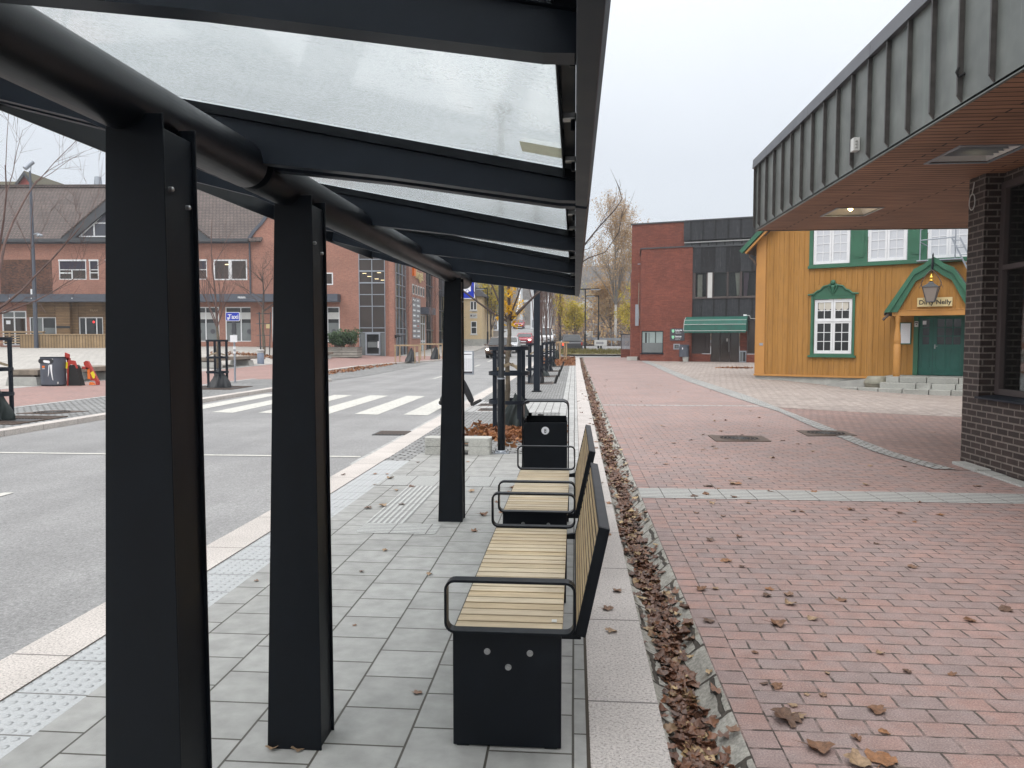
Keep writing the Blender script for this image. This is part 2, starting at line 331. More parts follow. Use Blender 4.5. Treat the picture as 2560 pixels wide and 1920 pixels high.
leafmat('leaf_orange',[(.30,.12,.04),(.20,.075,.035),(.36,.17,.07),(.14,.055,.03)],.6,.3,.15)
leafmat('leaf_yellow',[(.62,.36,.03),(.72,.45,.05),(.55,.28,.03)])
leafmat('leaf_yellowgreen',[(.42,.33,.045),(.54,.42,.06),(.30,.28,.05),(.60,.40,.05)])
leafmat('leaf_birch',[(.40,.25,.115),(.50,.33,.16),(.34,.21,.10),(.55,.40,.21)])
leafmat('leaf_bush',[(.018,.042,.014),(.035,.075,.022),(.055,.10,.030),(.025,.055,.018)],.5,.4,.1)
leafmat('grass_tuft',[(.16,.14,.045),(.22,.19,.07),(.12,.115,.04)])
leafmat('twig_far',[(.20,.185,.175),(.25,.225,.205),(.17,.16,.15)])
def dirt(name,c): plain(name,c,.9,var=.25,scale=3,bump=.5,fine=40)
dirt('ground_soil',(.062,.046,.030)); dirt('hill_ground',(.18,.165,.135)); dirt('leaf_bed',(.24,.15,.115))
dirt('wet_mud',(.13,.10,.08))
def hedge_m(): plain('island_grass',(.17,.15,.06),.9,var=.35,scale=3,bump=.6)
hedge_m()

# ------------------------------------------------------------------ mesh builder
class MB:
    def __init__(s): s.v=[]; s.f=[]; s.m=[]; s.sm=[]; s.mats=[]; s.xf=None
    def mi(s,m):
        if m not in s.mats: s.mats.append(m)
        return s.mats.index(m)
    def add(s,vs,fs,m,smooth=False):
        b=len(s.v); i=s.mi(m)
        for p in vs:
            p=Vector(p); s.v.append(s.xf@p if s.xf else p)
        for f in fs: s.f.append([b+k for k in f]); s.m.append(i); s.sm.append(smooth)
        return s
    def box(s,x0,x1,y0,y1,z0,z1,m):
        v=[(x,y,z) for z in (z0,z1) for y in (y0,y1) for x in (x0,x1)]
        return s.add(v,[(0,2,3,1),(4,5,7,6),(0,1,5,4),(2,6,7,3),(0,4,6,2),(1,3,7,5)],m)
    def hexa(s,v,m): # 8 verts, order of box
        return s.add(v,[(0,2,3,1),(4,5,7,6),(0,1,5,4),(2,6,7,3),(0,4,6,2),(1,3,7,5)],m)
    def bar(s,a,b,w,h,m,up=(0,0,1)):
        a=Vector(a); b=Vector(b); d=(b-a).normalized(); u=Vector(up); r=d.cross(u)
        if r.length<1e-4: r=d.cross(Vector((1,0,0)))
        r.normalize(); u=r.cross(d); v=[]
        for p in (a,b):
            for sy in (-1,1):
                for sx in (-1,1): v.append(p+r*(sx*w/2)+u*(sy*h/2))
        return s.hexa(v,m)
    def prism(s,poly,a0,a1,m,axis='y',smooth=False):
        n=len(poly); v=[]
        for a in (a0,a1):
            for p in poly:
                v.append({'y':(p[0],a,p[1]),'z':(p[0],p[1],a),'x':(a,p[0],p[1])}[axis])
        f=[tuple(range(n))[::-1],tuple(range(n,2*n))]
        s.add(v,f,m)
        return s.add(v,[(i,(i+1)%n,n+(i+1)%n,n+i) for i in range(n)],m,smooth)
    def tube(s,pts,rad,m,n=8,cap=True,smooth=True):
        pts=[Vector(p) for p in pts]; k=len(pts)
        if not hasattr(rad,'__len__'): rad=[rad]*k
        v=[]; ref=None
        for i,p in enumerate(pts):
            d=(pts[min(i+1,k-1)]-pts[max(i-1,0)])
            if d.length<1e-9: d=Vector((0,0,1))
            d.normalize()
            if ref is None:
                ref=d.orthogonal().normalized()
            ref=(ref-d*ref.dot(d))
            if ref.length<1e-6: ref=d.orthogonal()
            ref.normalize(); b=d.cross(ref)
            for j in range(n):
                a=2*math.pi*j/n; v.append(p+(ref*math.cos(a)+b*math.sin(a))*rad[i])
        f=[(i*n+j,i*n+(j+1)%n,(i+1)*n+(j+1)%n,(i+1)*n+j) for i in range(k-1) for j in range(n)]
        s.add(v,f,m,smooth)
        if cap: s.add([v[j] for j in range(n)],[tuple(range(n))[::-1]],m); s.add([v[(k-1)*n+j] for j in range(n)],[tuple(range(n))],m)
        return s
    def lathe(s,prof,m,c=(0,0,0),n=20,smooth=True):
        v=[];k=len(prof)
        for r,z in prof:
            for j in range(n):
                a=2*math.pi*j/n; v.append((c[0]+r*math.cos(a),c[1]+r*math.sin(a),c[2]+z))
        f=[(i*n+j,i*n+(j+1)%n,(i+1)*n+(j+1)%n,(i+1)*n+j) for i in range(k-1) for j in range(n)]
        s.add(v,f,m,smooth); s.add(v[:n],[tuple(range(n))[::-1]],m); s.add(v[-n:],[tuple(range(n))],m); return s
    def ring(s,pts,w,t,m,axis,closed=True):
        "flat bar following a closed 2d path; axis gives width direction: pts are (u,z) in the XZ plane, bar is w wide along Y"
        n=len(pts); v=[]
        for i in range(n):
            a=Vector(pts[i-1]); b=Vector(pts[i]); c=Vector(pts[(i+1)%n])
            d=((b-a).normalized()+(c-b).normalized()).normalized(); nr=Vector((d.y,-d.x))
            for q in (b-nr*t/2,b+nr*t/2):
                for y in (axis-w/2,axis+w/2): v.append((q.x,y,q.y))
        f=[]
        for i in range(n):
            A=4*i;B=4*((i+1)%n)
            f+= [(A,A+1,B+1,B),(A+2,B+2,B+3,A+3),(A,B,B+2,A+2),(A+1,A+3,B+3,B+1)]
        return s.add(v,f,m)
    def ico(s,c,r,m,sub=1):
        import bmesh
        bm=bmesh.new(); bmesh.ops.create_icosphere(bm,subdivisions=sub,radius=1)
        rr=r if hasattr(r,'__len__') else (r,r,r)
        vs=[(c[0]+p.co.x*rr[0],c[1]+p.co.y*rr[1],c[2]+p.co.z*rr[2]) for p in bm.verts]; fs=[[q.index for q in f.verts] for f in bm.faces]; bm.free()
        return s.add(vs,fs,m,True)
    def wall(s,x0,x1,z0,z1,holes,y,depth,m,rm=None):
        "front wall face in the XZ plane with openings and their reveals"
        xs=sorted(set([x0,x1]+[h[0] for h in holes]+[h[1] for h in holes])); zs=sorted(set([z0,z1]+[h[2] for h in holes]+[h[3] for h in holes]))
        xs=[x for x in xs if x0<=x<=x1]; zs=[z for z in zs if z0<=z<=z1]
        for i in range(len(xs)-1):
            for j in range(len(zs)-1):
                cx=(xs[i]+xs[i+1])/2; cz=(zs[j]+zs[j+1])/2
                if any(h[0]<cx<h[1] and h[2]<cz<h[3] for h in holes): continue
                s.add([(xs[i],y,zs[j]),(xs[i+1],y,zs[j]),(xs[i+1],y,zs[j+1]),(xs[i],y,zs[j+1])],[(0,1,2,3)],m)
        for a,b,c,d in holes:
            v=[(a,y,c),(b,y,c),(b,y,d),(a,y,d),(a,y+depth,c),(b,y+depth,c),(b,y+depth,d),(a,y+depth,d)]
            s.add(v,[(0,4,5,1),(1,5,6,2),(2,6,7,3),(3,7,4,0)],rm or m)
        return s
    def build(s,name,parent=None,bevel=0,world=False,seg=2):
        me=bpy.data.meshes.new(name)
        vs=s.v
        if world and parent is not None:
            inv=(Matrix.Translation(parent.location)@parent.rotation_euler.to_matrix().to_4x4()).inverted(); vs=[inv@v for v in vs]
        me.from_pydata([tuple(v) for v in vs],[],s.f)
        for m in s.mats: me.materials.append(MAT[m])
        me.polygons.foreach_set('material_index',s.m); me.polygons.foreach_set('use_smooth',s.sm); me.update()
        o=bpy.data.objects.new(name,me); COL.objects.link(o)
        if parent is not None: o.parent=parent
        if bevel:
            b=o.modifiers.new('Bevel','BEVEL'); b.width=bevel; b.segments=seg; b.limit_method='ANGLE'; b.angle_limit=R(40); b.harden_normals=False
        return o
def tag(o,label,cat,group=None,kind=None):
    if label: o['label']=label
    if cat: o['category']=cat
    if group: o['group']=group
    if kind: o['kind']=kind
    return o
def thing(name,label,cat,loc=(0,0,0),rz=0,group=None):
    o=bpy.data.objects.new(name,None); COL.objects.link(o); o.location=loc; o.rotation_euler=(0,0,rz); o.empty_display_size=.2
    return tag(o,label,cat,group)
def dup(root,loc,rz,label,group=None):
    def cp(o,p):
        c=o.copy(); COL.objects.link(c)
        if p: c.parent=p
        for ch in list(o.children): cp(ch,c)
        return c
    r=cp(root,None); r.location=loc; r.rotation_euler=(0,0,rz); r['label']=label
    if group: r['group']=group
    return r
def struct(name,mb,bevel=0): return tag(mb.build(name,bevel=bevel),None,None,kind='structure')
def text_mb(mb,txt,size,m,xf,extrude=.004,align='CENTER',bold=0):
    cu=bpy.data.curves.new('t','FONT'); cu.body=txt; cu.size=size; cu.extrude=extrude; cu.align_x=align; cu.align_y='CENTER'; cu.offset=bold; cu.resolution_u=3
    ob=bpy.data.objects.new('t',cu); COL.objects.link(ob); bpy.context.view_layer.update()
    me=bpy.data.meshes.new_from_object(ob.evaluated_get(bpy.context.evaluated_depsgraph_get()))
    mb.add([xf@v.co for v in me.vertices],[list(p.vertices) for p in me.polygons],m)
    bpy.data.objects.remove(ob); bpy.data.curves.remove(cu); bpy.data.meshes.remove(me)
def XZ(x,y,z,flip=False): # text standing in the local XZ plane, read from -Y
    return Matrix.Translation((x,y,z))@Matrix.Rotation(R(90),4,'X')
def rrect(x0,x1,z0,z1,r,k=5):
    p=[]
    for cx,cz,a0 in ((x1-r,z1-r,0),(x0+r,z1-r,90),(x0+r,z0+r,180),(x1-r,z0+r,270)):
        for i in range(k+1):
            a=R(a0+90*i/k); p.append((cx+r*math.cos(a),cz+r*math.sin(a)))
    return p
exec_parts=[]
# ------------------------------------------------------------------ ground
def lerp(tab,y):
    if y<=tab[0][0]: return tab[0][1]
    for (a,b),(c,d) in zip(tab,tab[1:]):
        if y<=c: return b+(d-b)*(y-a)/(c-a)
    return tab[-1][1]
def fr(a,b,st):
    n=max(1,int(math.ceil((b-a)/st))); return [a+(b-a)*i/n for i in range(n+1)]
def strip(name,m,y0,y1,xl,xr,off=0.0,nx=1,step=1.0,skl=0,skr=0,prof=None):
    mb=MB(); ys=fr(y0,y1,step)
    fl=xl if callable(xl) else (lambda y:lerp(xl,y)) if hasattr(xl,'__len__') else (lambda y:xl)
    fr_=xr if callable(xr) else (lambda y:lerp(xr,y)) if hasattr(xr,'__len__') else (lambda y:xr)
    us=[i/nx for i in range(nx+1)] if prof is None else [p[0] for p in prof]
    v=[]
    for y in ys:
        a,b=fl(y),fr_(y)
        for k,u in enumerate(us):
            x=a+(b-a)*u; v.append((x,y,zg(x,y)+off+(prof[k][1] if prof else 0)))
    w=len(us); f=[(j*w+i,j*w+i+1,(j+1)*w+i+1,(j+1)*w+i) for j in range(len(ys)-1) for i in range(w-1)]
    mb.add(v,f,m,prof is not None)
    for sk,ii in ((skl,0),(skr,w-1)):
        if sk:
            q=[]
            for j in range(len(ys)):
                p=v[j*w+ii]; q+=[p,(p[0],p[1],p[2]-sk)]
            mb.add(q,[(2*j,2*j+1,2*j+3,2*j+2) for j in range(len(ys)-1)],m)
    return struct(name,mb)
# base terrain out to the horizon, with the wooded valley side behind the bridge
def hill(x,y):
    d=y-(215+.10*abs(x+40)); h=0
    if d>0: h=44*ss(0,260,d)*(0.85+.15*math.sin(x*.013+1))
    return h
mb=MB(); gx=[-900,-600,-400,-260,-180,-130,-100]+list(range(-80,81,4))+[100,130,180,260,400,600,900]; gy=[-60,-40,-25]+list(range(-16,144,4))+[150,160,175,190,205,220,240,260,280,300,330,370,420,480,600,900]
v=[(x,y,zg(x,y)-.30-(3.2*ss(86,112,y) if y>86 else 0)*(1-ss(-5,14,x+6.5) if x>-6.5 else 1-ss(-5,14,-x-6.5))*0-2.6*ss(120,150,y)*0+hill(x,y)) for y in gy for x in gx]
w=len(gx); mb.add(v,[(j*w+i,j*w+i+1,(j+1)*w+i+1,(j+1)*w+i) for j in range(len(gy)-1) for i in range(w-1)],'ground_soil',True)
struct('ground',mb)
KFAR=[(-6,-9.9),(22,-9.9),(23,-9.85),(30.5,-9.85),(34,-13.0),(45,-12.95),(50,-11.9),(54.5,-10.0),(56,-9.75),(84,-9.3)]
strip('road','asphalt',-6,142,[(-6,-10.2),(29,-10.2),(30,-13.6),(50,-13.2),(56,-11),(142,-11)],-2.7,-.10,8,2)
strip('side_road','asphalt',60.2,84,-2.7,30,-.02,14,2)
strip('taxi_bay','sett_cobble',30,54,lambda y:lerp(KFAR,y)-.1,lambda y:min(-9.75,-10.0+.055*max(0,y-31)) if y<52 else lerp(KFAR,y)+.02,-.092,3,1)
strip('near_gutter_setts','sett_pale',10,60,-3.02,-2.78,-.094)
strip('kerb','granite_kerb',-6,60,-2.80,-2.48,0,1,1,.13,.02)
strip('tactile_paving','tactile_dome',-6,9.8,-2.48,-2.14,0)
strip('pavement','slab_paving',-6,10.5,-2.14,.06,0,2)
strip('cobble_pavement','sett_cobble',10.5,46,-2.48,.06,0,2)
strip('edge_pavers','sett_pale',9.8,46,-.30,.06,.004)
strip('kerb_edge_setts','sett_cobble',9.8,10.5,-2.48,-2.14,0)
strip('pale_paver_band','sett_pale',16.6,19.4,-2.48,-.30,.004)
strip('planting_bed','leaf_bed',46,60,-2.48,.06,0,2)
mbp=[('ribbed_across',-1.78,-1.12,6.06,6.40),('ribbed_along',-1.78,-1.45,6.40,8.10),('ribbed_across',-2.14,.06,8.10,8.70)]
for m_,a,b,c,d in mbp: strip('tactile_guide',m_,c,d,a,b,.004)
strip('granite_edge','granite_strip',-6,60,.06,.365,0,1,1,0,.14)
GP=[(0,-.035),(.12,-.06),(.3,-.085),(.5,-.095),(.68,-.08),(.85,-.035),(.95,-.008),(1,0)]
strip('gutter','gutter_stone',-6,60,.365,.67,0,1,.5,0,0,GP)
strip('joint_dirt','soil',-6,60,.052,.066,.0025)
strip('joint_dirt','soil',-6,10,-2.487,-2.477,.0025)
strip('gutter_mud','wet_mud',-6,60,lambda y:.458+.02*math.sin(y*1.9)+.015*math.sin(y*5.1),lambda y:.548+.018*math.sin(y*1.7+1)+.014*math.sin(y*4.3),-.086,1,.25)
strip('soldier_course','soldier_paving',-6,60,.67,.805,0)
CL=[(-6,3.9),(9.7,4.36),(11,4.19),(12.9,4.27),(14.2,4.30),(17.2,4.47),(21.2,4.37),(29.9,4.30),(46,4.64),(57,4.48)]
CR=[(-6,4.2),(9.6,4.61),(10.9,4.44),(12.7,4.50),(13.8,4.56),(17.2,4.68),(21.9,4.88),(31.8,4.88),(47.3,5.17),(57,5.0)]
strip('brick_street','red_paving',-6,60.2,.805,lambda y:30 if y<9.6 else lerp(CR,y)+.01,0,4,.5)
strip('tactile_band','ribbed_grey',7.66,8.16,.67,4.80,.004)
strip('cross_band','sett_pale',18.62,18.80,.67,4.5,.004)
mb=MB()
# diagonal red paving beside the brown building and the stone forecourt behind it
def DL(x): return lerp([(4.5,18.3),(4.85,18.1),(7.84,16.3),(12,13.9),(30,5)],x)
ys=fr(9.6,18.3,.6); v=[];f=[]
for y in ys:
    a=lerp(CR,y)-.03; b=max(a+.02,lerp([(5,30),(13.9,12),(16.3,7.84),(18.1,4.86),(18.3,4.5)],y))
    for i in range(7):
        x=a+(b-a)*i/6; v.append((x,y,zg(x,y)+.004))
mb.add(v,[(j*7+i,j*7+i+1,(j+1)*7+i+1,(j+1)*7+i) for j in range(len(ys)-1) for i in range(6)],'red_paving_diag'); struct('diagonal_paving',mb)
mb=MB(); ys=fr(5.2,60,.7); v=[]
for y in ys:
    a=max(lerp(CR,y)-.03,lerp([(5,30),(13.9,12),(16.3,7.84),(18.1,4.86),(18.3,4.5)],y)) if y<18.3 else lerp(CR,y)-.03
    for i in range(16):
        x=a+(31-a)*(i/15)**1.5; v.append((x,y,zg(x,y)+.006))
mb.add(v,[(j*16+i,j*16+i+1,(j+1)*16+i+1,(j+1)*16+i) for j in range(len(ys)-1) for i in range(15)],'plaza_stone'); struct('forecourt',mb)
strip('curved_cobble_band','sett_light',9.65,57,CL,CR,.010,1,.5)
# left side of the street
strip('far_kerb','granite_kerb',-6,62,lambda y:lerp(KFAR,y)-.28,KFAR,0,1,.5,0,.13)
strip('far_cobble_pavement','sett_cobble',-6,31.2,-12.95,lambda y:lerp(KFAR,y)-.28,0,2)
strip('far_red_pavement','red_paving_left',-6,62,-18.3,lambda y:-13.0 if y<30.5 else lerp(KFAR,y)-.28,.002,3,.5)
strip('pale_edge_line','sett_pale',-6,62,-18.55,-18.3,.004,1)
strip('pale_edge_line','sett_pale',-6,30.5,-13.15,-12.95,.006,1)
strip('square','plaza_pale',-6,64,-75,-18.55,.002,24,2)
strip('far_pavement','plaza_pale',62,100,-16,-9.6,.0,3,2,0,.13)
strip('far_side_pavement','plaza_pale',80,100,-40,-16,.01,6,2)
# painted markings
mb=MB()
def zebra(mb,poly,off=-.094):
    v=[(x,y,zg(x,y)+off) for x,y in poly]; mb.add(v,[tuple(range(len(v)))],'road_paint')
for i in range(6):
    x=-3.82-1.145*i; zebra(mb,[(x,16.92+.06*i),(x+.57,16.78+.06*i),(x+.52,22.5+.1*i),(x-.06,22.62+.1*i)])
struct('crossing_stripes',mb)
mb=MB(); zebra(mb,[(-8.7,10.62),(-3.05,10.66),(-3.05,10.76),(-8.7,10.72)]); struct('stop_line',mb)
mb=MB()
for y in (3.2,6.75): zebra(mb,[(-6.22,y),(-6.10,y),(-6.10,y+1.1),(-6.22,y+1.1)])
for y in (33,40,47,54,61): zebra(mb,[(-6.2,y),(-6.05,y),(-6.05,y+2.5),(-6.2,y+2.5)])
struct('lane_dashes',mb)
mb=MB(); zebra(mb,[(-9.6,62),(-3,62),(-3,62.4),(-9.6,62.4)]); zebra(mb,[(.6,66.9),(9,65.6),(9,65.75),(.6,67.05)],.02); zebra(mb,[(-.5,70.2),(9,68.6),(9,68.8),(-.5,70.4)],.02); struct('far_road_lines',mb)
# kerb and grass island at the far end of the brick street
strip('island_kerb','granite_kerb',63.0,63.35,[(63,.0),(63.35,-.5)],9,.12,4,.35,0,0)
mb=MB(); v=[]; ys=fr(63.35,66.5,.35); 
for y in ys:
    for x in fr(-1.2,5.2,.4): v.append((x,y,zg(x,y)+.12+.16*math.sin(math.pi*(y-63.35)/3.15)))
w=len(fr(-1.2,5.2,.4)); mb.add(v,[(j*w+i,j*w+i+1,(j+1)*w+i+1,(j+1)*w+i) for j in range(len(ys)-1) for i in range(w-1)],'island_grass',True); struct('grass_island',mb)
mb=MB()
for i in range(2600):
    x=random.uniform(-1.2,5.2); y=random.uniform(63.4,66.4); z=zg(x,y)+.12+.16*math.sin(math.pi*(y-63.35)/3.15); a=random.uniform(0,6.3); h=random.uniform(.12,.38); dx,dy=.03*math.cos(a),.03*math.sin(a); lx=random.uniform(-.12,.12)
    mb.add([(x-dx,y-dy,z-.03),(x+dx,y+dy,z-.03),(x+lx,y+lx,z+h)],[(0,1,2)],'grass_tuft')
tag(mb.build('island_grass_tufts'),'dry yellowish grass tufts on the traffic island at the street end','grass',kind='stuff')

# ------------------------------------------------------------------ bus shelters
def post_mesh(y):
    mb=MB(); d=.16; m='black_metal'
    # tapered box section with a recessed side plate between two lips
    xb0,xt0,xb,xt=-1.171,-1.106,-.958,-.965; H=2.10
    def pr(x0b,x0t,x1b,x1t,ya,yb,h0=0,h1=H): mb.hexa([(x0b,ya,h0),(x1b,ya,h0),(x0b,yb,h0),(x1b,yb,h0),(x0t,ya,h1),(x1t,ya,h1),(x0t,yb,h1),(x1t,yb,h1)],m)
    pr(xb0,xt0,xb,xt,y,y+.006); pr(xb0,xt0,xb,xt,y+d-.006,y+d); pr(xb0,xt0,xb-.010,xt-.010,y+.006,y+d-.006,0,H-.03)
    return mb
def shelter(label,y0,y1,posts,rafts,tube_ends,glass_bays):
    t=thing('bus_shelter',label,'bus shelter',(-1.07,(posts[0]),0))
    for y in posts:
        p=post_mesh(y).build('post',t,.002,True)
        for (yy,zz) in ((y+.04,1.93),(y+.12,1.90)):
            b=MB(); b.tube([(-.975,yy,zz),(-.966,yy,zz)],.0065,'steel',10); b.ico((-.966,yy,zz),(.004,.0065,.0065),'steel',1); b_build(b,'bolt',p,t)
    a,b=tube_ends; mb=MB(); n=36; mb.tube([(-1.07,a,2.138),(-1.07,a+.012,2.138),(-1.07,b-.012,2.138),(-1.07,b,2.138)],[.066,.0736,.0736,.066],'black_metal',n); mb.build('tube_beam',t,0,True)
    for y in rafts:
        mb=MB(); m='grey_metal_dark'; w=.05
        # right arm, left arm: deep at the tube, thin at the eaves
        zt=lambda x:2.307+.198*(-1.07-x)-.035
        R_=[(-.05,2.002),(.0,2.0),(.0,zt(0)),(-1.07,zt(-1.07)),(-1.07,2.142),(-.6,2.085)]
        L_=[(-1.07,zt(-1.07)),(-1.99,zt(-1.99)),(-1.99,2.385),(-1.6,2.285),(-1.2,2.115),(-1.07,2.066)]
        mb.prism(R_,y,y+w,m); mb.prism(L_,y,y+w,m)
        mb.prism([(-1.985,zt(-1.985)+.001),(-.0,zt(0)+.001),(0,zt(0)+.030),(-1.985,zt(-1.985)+.030)],y-.012,y+w+.012,'black_metal')
        mb.build('rafter',t,.003,True)
    # eaves
    mb=MB(); mb.prism([(.0,1.995),(.036,1.99),(.046,2.02),(.046,2.135),(.0,2.105)],y0,y1,'grey_metal_dark')
    mb.box(-.036,-.0005,y0,y1,2.106,2.112,'grey_metal_dark'); mb.box(-.038,-.034,y0,y1,2.07,2.106,'black_metal')
    for i in range(int((y1-y0)/.42)):
        y=y0+.2+.42*i; mb.box(-.03,.0,y,y+.03,2.075,2.09,'steel'); mb.box(-.012,-.001,y+.008,y+.022,2.05,2.075,'black_metal')
    mb.build('eaves_beam',t,.002,True)
    mb=MB(); mb.prism([(-2.02,2.375),(-1.99,2.365),(-1.99,2.47),(-2.03,2.485)],y0,y1,'black_metal'); mb.build('eaves_beam',t,.002,True)
    for a,b in glass_bays:
        mb=MB(); zt=lambda x:2.307+.198*(-1.07-x)
        mb.hexa([(-1.985,a,zt(-1.985)-.004),(-.03,a,zt(-.03)-.004),(-1.985,b,zt(-1.985)-.004),(-.03,b,zt(-.03)-.004),(-1.985,a,zt(-1.985)+.004),(-.03,a,zt(-.03)+.004),(-1.985,b,zt(-1.985)+.004),(-.03,b,zt(-.03)+.004)],'wet_glass'); g=mb.build('glass_panel',t,0,True)
        if abs(a-1.25)<.1:
            mb=MB(); x0,x1,ya,yb=-.155,-.035,a+.90,b-.16; mb.hexa([(x0,ya,zt(x0)-.0105),(x1,ya,zt(x1)-.0105),(x0,yb,zt(x0)-.0105),(x1,yb,zt(x1)-.0105),(x0,ya,zt(x0)-.009),(x1,ya,zt(x1)-.009),(x0,yb,zt(x0)-.009),(x1,yb,zt(x1)-.009)],'thin_paper'); s_=mb.build('paper_label',None); 
            for vv in s_.data.vertices: vv.co=vv.co-Vector(t.location)
            s_.parent=g
    return t
def b_build(b,name,parent,root):
    o=b.build(name,root,0,True); o.parent=parent; return o
shelter('black steel bus shelter section nearest the viewer, its one post at the left edge',-2.6,2.475,[1.76,-1.7],[-2.55,-1.28,-.04,1.19,2.42],(-2.6,2.47),[(-2.5,-1.24),(-1.22,.0),(0,1.2),(1.25,2.42)])
shelter('black steel bus shelter section standing over the slatted benches, with two posts',2.52,7.50,[2.785,6.50],[2.525,3.75,4.985,6.235,7.445],(2.52,7.46),[(2.58,3.75),(3.80,4.985),(5.04,6.235),(6.29,7.445)])

# ------------------------------------------------------------------ benches
def bench():
    t=thing('bench','','bench',(-.25,2.84,0))
    def P(mb,n,bev=0): return mb.build(n,t,bev,True)
    y0=2.863
    for y in (y0,y0+1.64):
        mb=MB(); mb.box(-.462,-.045,y,y+.05,.006,.452,'black_metal'); mb.box(-.45,-.40,y+.005,y+.045,0,.006,'black_metal'); mb.box(-.11,-.06,y+.005,y+.045,0,.006,'black_metal'); p=P(mb,'end_panel',.003)
        if y==y0:
            for x,z in ((-.329,.378),(-.165,.376),(-.248,.319)):
                b=MB(); b.tube([(x,y-.002,z),(x,y,z)],.0125,'steel',14); b.tube([(x,y-.010,z),(x,y-.002,z)],[.0095,.0105],'steel',6,smooth=False); b_build(b,'bolt',p,t)
    mb=MB(); mb.box(-.44,-.06,y0+.05,y0+1.64,.39,.425,'black_metal'); P(mb,'seat_frame',.003)
    mb=MB(); n=30; y=y0+.052
    for i in range(22):
        a=y+.0728*i; mb.box(-.462,-.042,a,a+.0590,.428,.452,'slat_wood')
    P(mb,'seat',.002)
    for y in (2.838,4.505):
        mb=MB(); mb.ring(rrect(-.486,.004,.459,.655,.035,5),.052,.010,'black_metal',y+.026); P(mb,'armrest',.0015)
    # reclined back: steel frame with long timber slats
    ax=.205/.41 if False else (.105-.015)/.41
    def B(u,d,y): # u height along, d depth away from the sitter
        z=.43+u; x=.010+(.098-.010)*u/.41; return (x+d*.977,y,z-d*.21)
    mb=MB(); ya,yb=2.95,4.50
    def slab(u0,u1,ya,yb,d0,d1,m,mb): mb.hexa([B(u0,d0,ya),B(u0,d1,ya),B(u0,d0,yb),B(u0,d1,yb),B(u1,d0,ya),B(u1,d1,ya),B(u1,d0,yb),B(u1,d1,yb)],m)
    slab(-.01,.42,ya-.012,ya,-.004,.040,'black_metal',mb); slab(-.01,.42,yb,yb+.012,-.004,.040,'black_metal',mb); slab(.41,.42,ya,yb,-.004,.040,'black_metal',mb); slab(-.01,0,ya,yb,-.004,.040,'black_metal',mb)
    for yy in (ya+.3,yb-.3): slab(0,.41,yy,yy+.04,.031,.038,'black_metal',mb)
    for yy in (2.95,4.47): mb.hexa([(-.05,yy,.40),(.03,yy,.40),(-.05,yy+.03,.40),(.03,yy+.03,.40),(-.05,yy,.425),(.03,yy,.44),(-.05,yy+.03,.425),(.03,yy+.03,.44)],'black_metal')
    P(mb,'back_frame',.004)
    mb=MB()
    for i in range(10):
        u=.005+.0402*i; slab(u,u+.0265,ya+.002,yb-.002,0,.002,'slat_wood_long',mb); slab(u+.0002,u+.0263,ya+.003,yb-.003,.002,.030,'black_metal',mb)  # black slat edges behind the timber face: gap shade put into the colour
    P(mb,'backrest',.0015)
    return t
b1=bench(); b1['label']='slatted timber bench with black steel ends, nearest the viewer under the shelter'; b1['group']='timber benches under the bus shelter'
b2=dup(b1,(-.25,2.84+2.055,0),0,'slatted timber bench standing between the nearer bench and the black litter bin')
mb=MB(); mb.box(-.086,-.066,2.985,3.012,.4535,.456,'off_white'); tag(mb.build('paper_scrap'),'tiny white paper scrap lying on the first seat slats of the nearer bench','litter')
# litter bin behind the benches
t=thing('litter_bin','black box litter bin with round white emblem behind the benches','litter bin',(-.29,8.06,0))
mb=MB(); mb.box(-.525,-.075,7.9,7.912,.03,.72,'black_metal'); mb.box(-.525,-.513,7.912,8.25,.03,.745,'black_metal'); mb.box(-.087,-.075,7.912,8.25,.03,.745,'black_metal'); mb.box(-.513,-.087,8.238,8.25,.03,.76,'black_metal'); mb.box(-.513,-.087,7.912,8.238,.03,.55,'black_rubber'); mb.box(-.50,-.10,7.93,8.22,0,.03,'black_metal'); mb.build('box',t,.003,True)
mb=MB(); pts=rrect(-.538,-.062,.002,.935,.06,6); mb.ring(pts,.30,.012,'black_metal',8.08); mb.build('hoop',t,.002,True)
mb=MB(); mb.tube([(-.30,7.899,.637),(-.30,7.896,.637)],.040,'sign_white',28); e=mb.build('emblem',t,0,True)
mb=MB(); mb.prism(rrect(-.310,-.290,.612,.655,.004,2),7.894,7.8955,'sign_grey'); mb.box(-.306,-.294,7.893,7.894,.645,.650,'sign_white'); mb.box(-.304,-.296,7.893,7.894,.620,.636,'sign_white'); b_build(mb,'bin_symbol',e,t)
mb=MB(); mb.tube([(-.47,8.12,.755),(-.47,8.12,.80)],.02,'black_metal',12); mb.build('lock_knob',t,0,True)
# lamp posts
t=thing('lamp_post','round black lamp post with stepped lower sleeve just beyond the shelter roof','lamp post',(-1.014,10.6,0))
mb=MB(); mb.lathe([(.052,.02),(.052,1.045),(.046,1.06),(.039,1.065),(.039,4.6),(.03,4.62)],'black_metal',(-1.014,10.6,0),24); mb.build('pole',t,0,True)
mb=MB(); mb.box(-1.12,-.91,10.5,10.7,.0,.014,'galvanised'); mb.lathe([(.07,.014),(.07,.03),(.056,.04)],'galvanised',(-1.014,10.6,0),20)
for a,b in ((-1.1,10.52),(-.93,10.52),(-1.1,10.68),(-.93,10.68)): mb.tube([(a,b,.014),(a,b,.045)],.011,'steel',6)
mb.build('base_plate',t,0,True)
mb=MB(); mb.lathe([(.04,4.6),(.16,4.66),(.17,4.72),(.05,4.8)],'black_metal',(-1.014,10.6,0),20); mb.build('lantern',t,0,True)
mb=MB(); mb.lathe([(.054,1.03),(.054,1.05)],'galvanised',(-1.014,10.6,0),24); mb.build('collar',t,0,True)
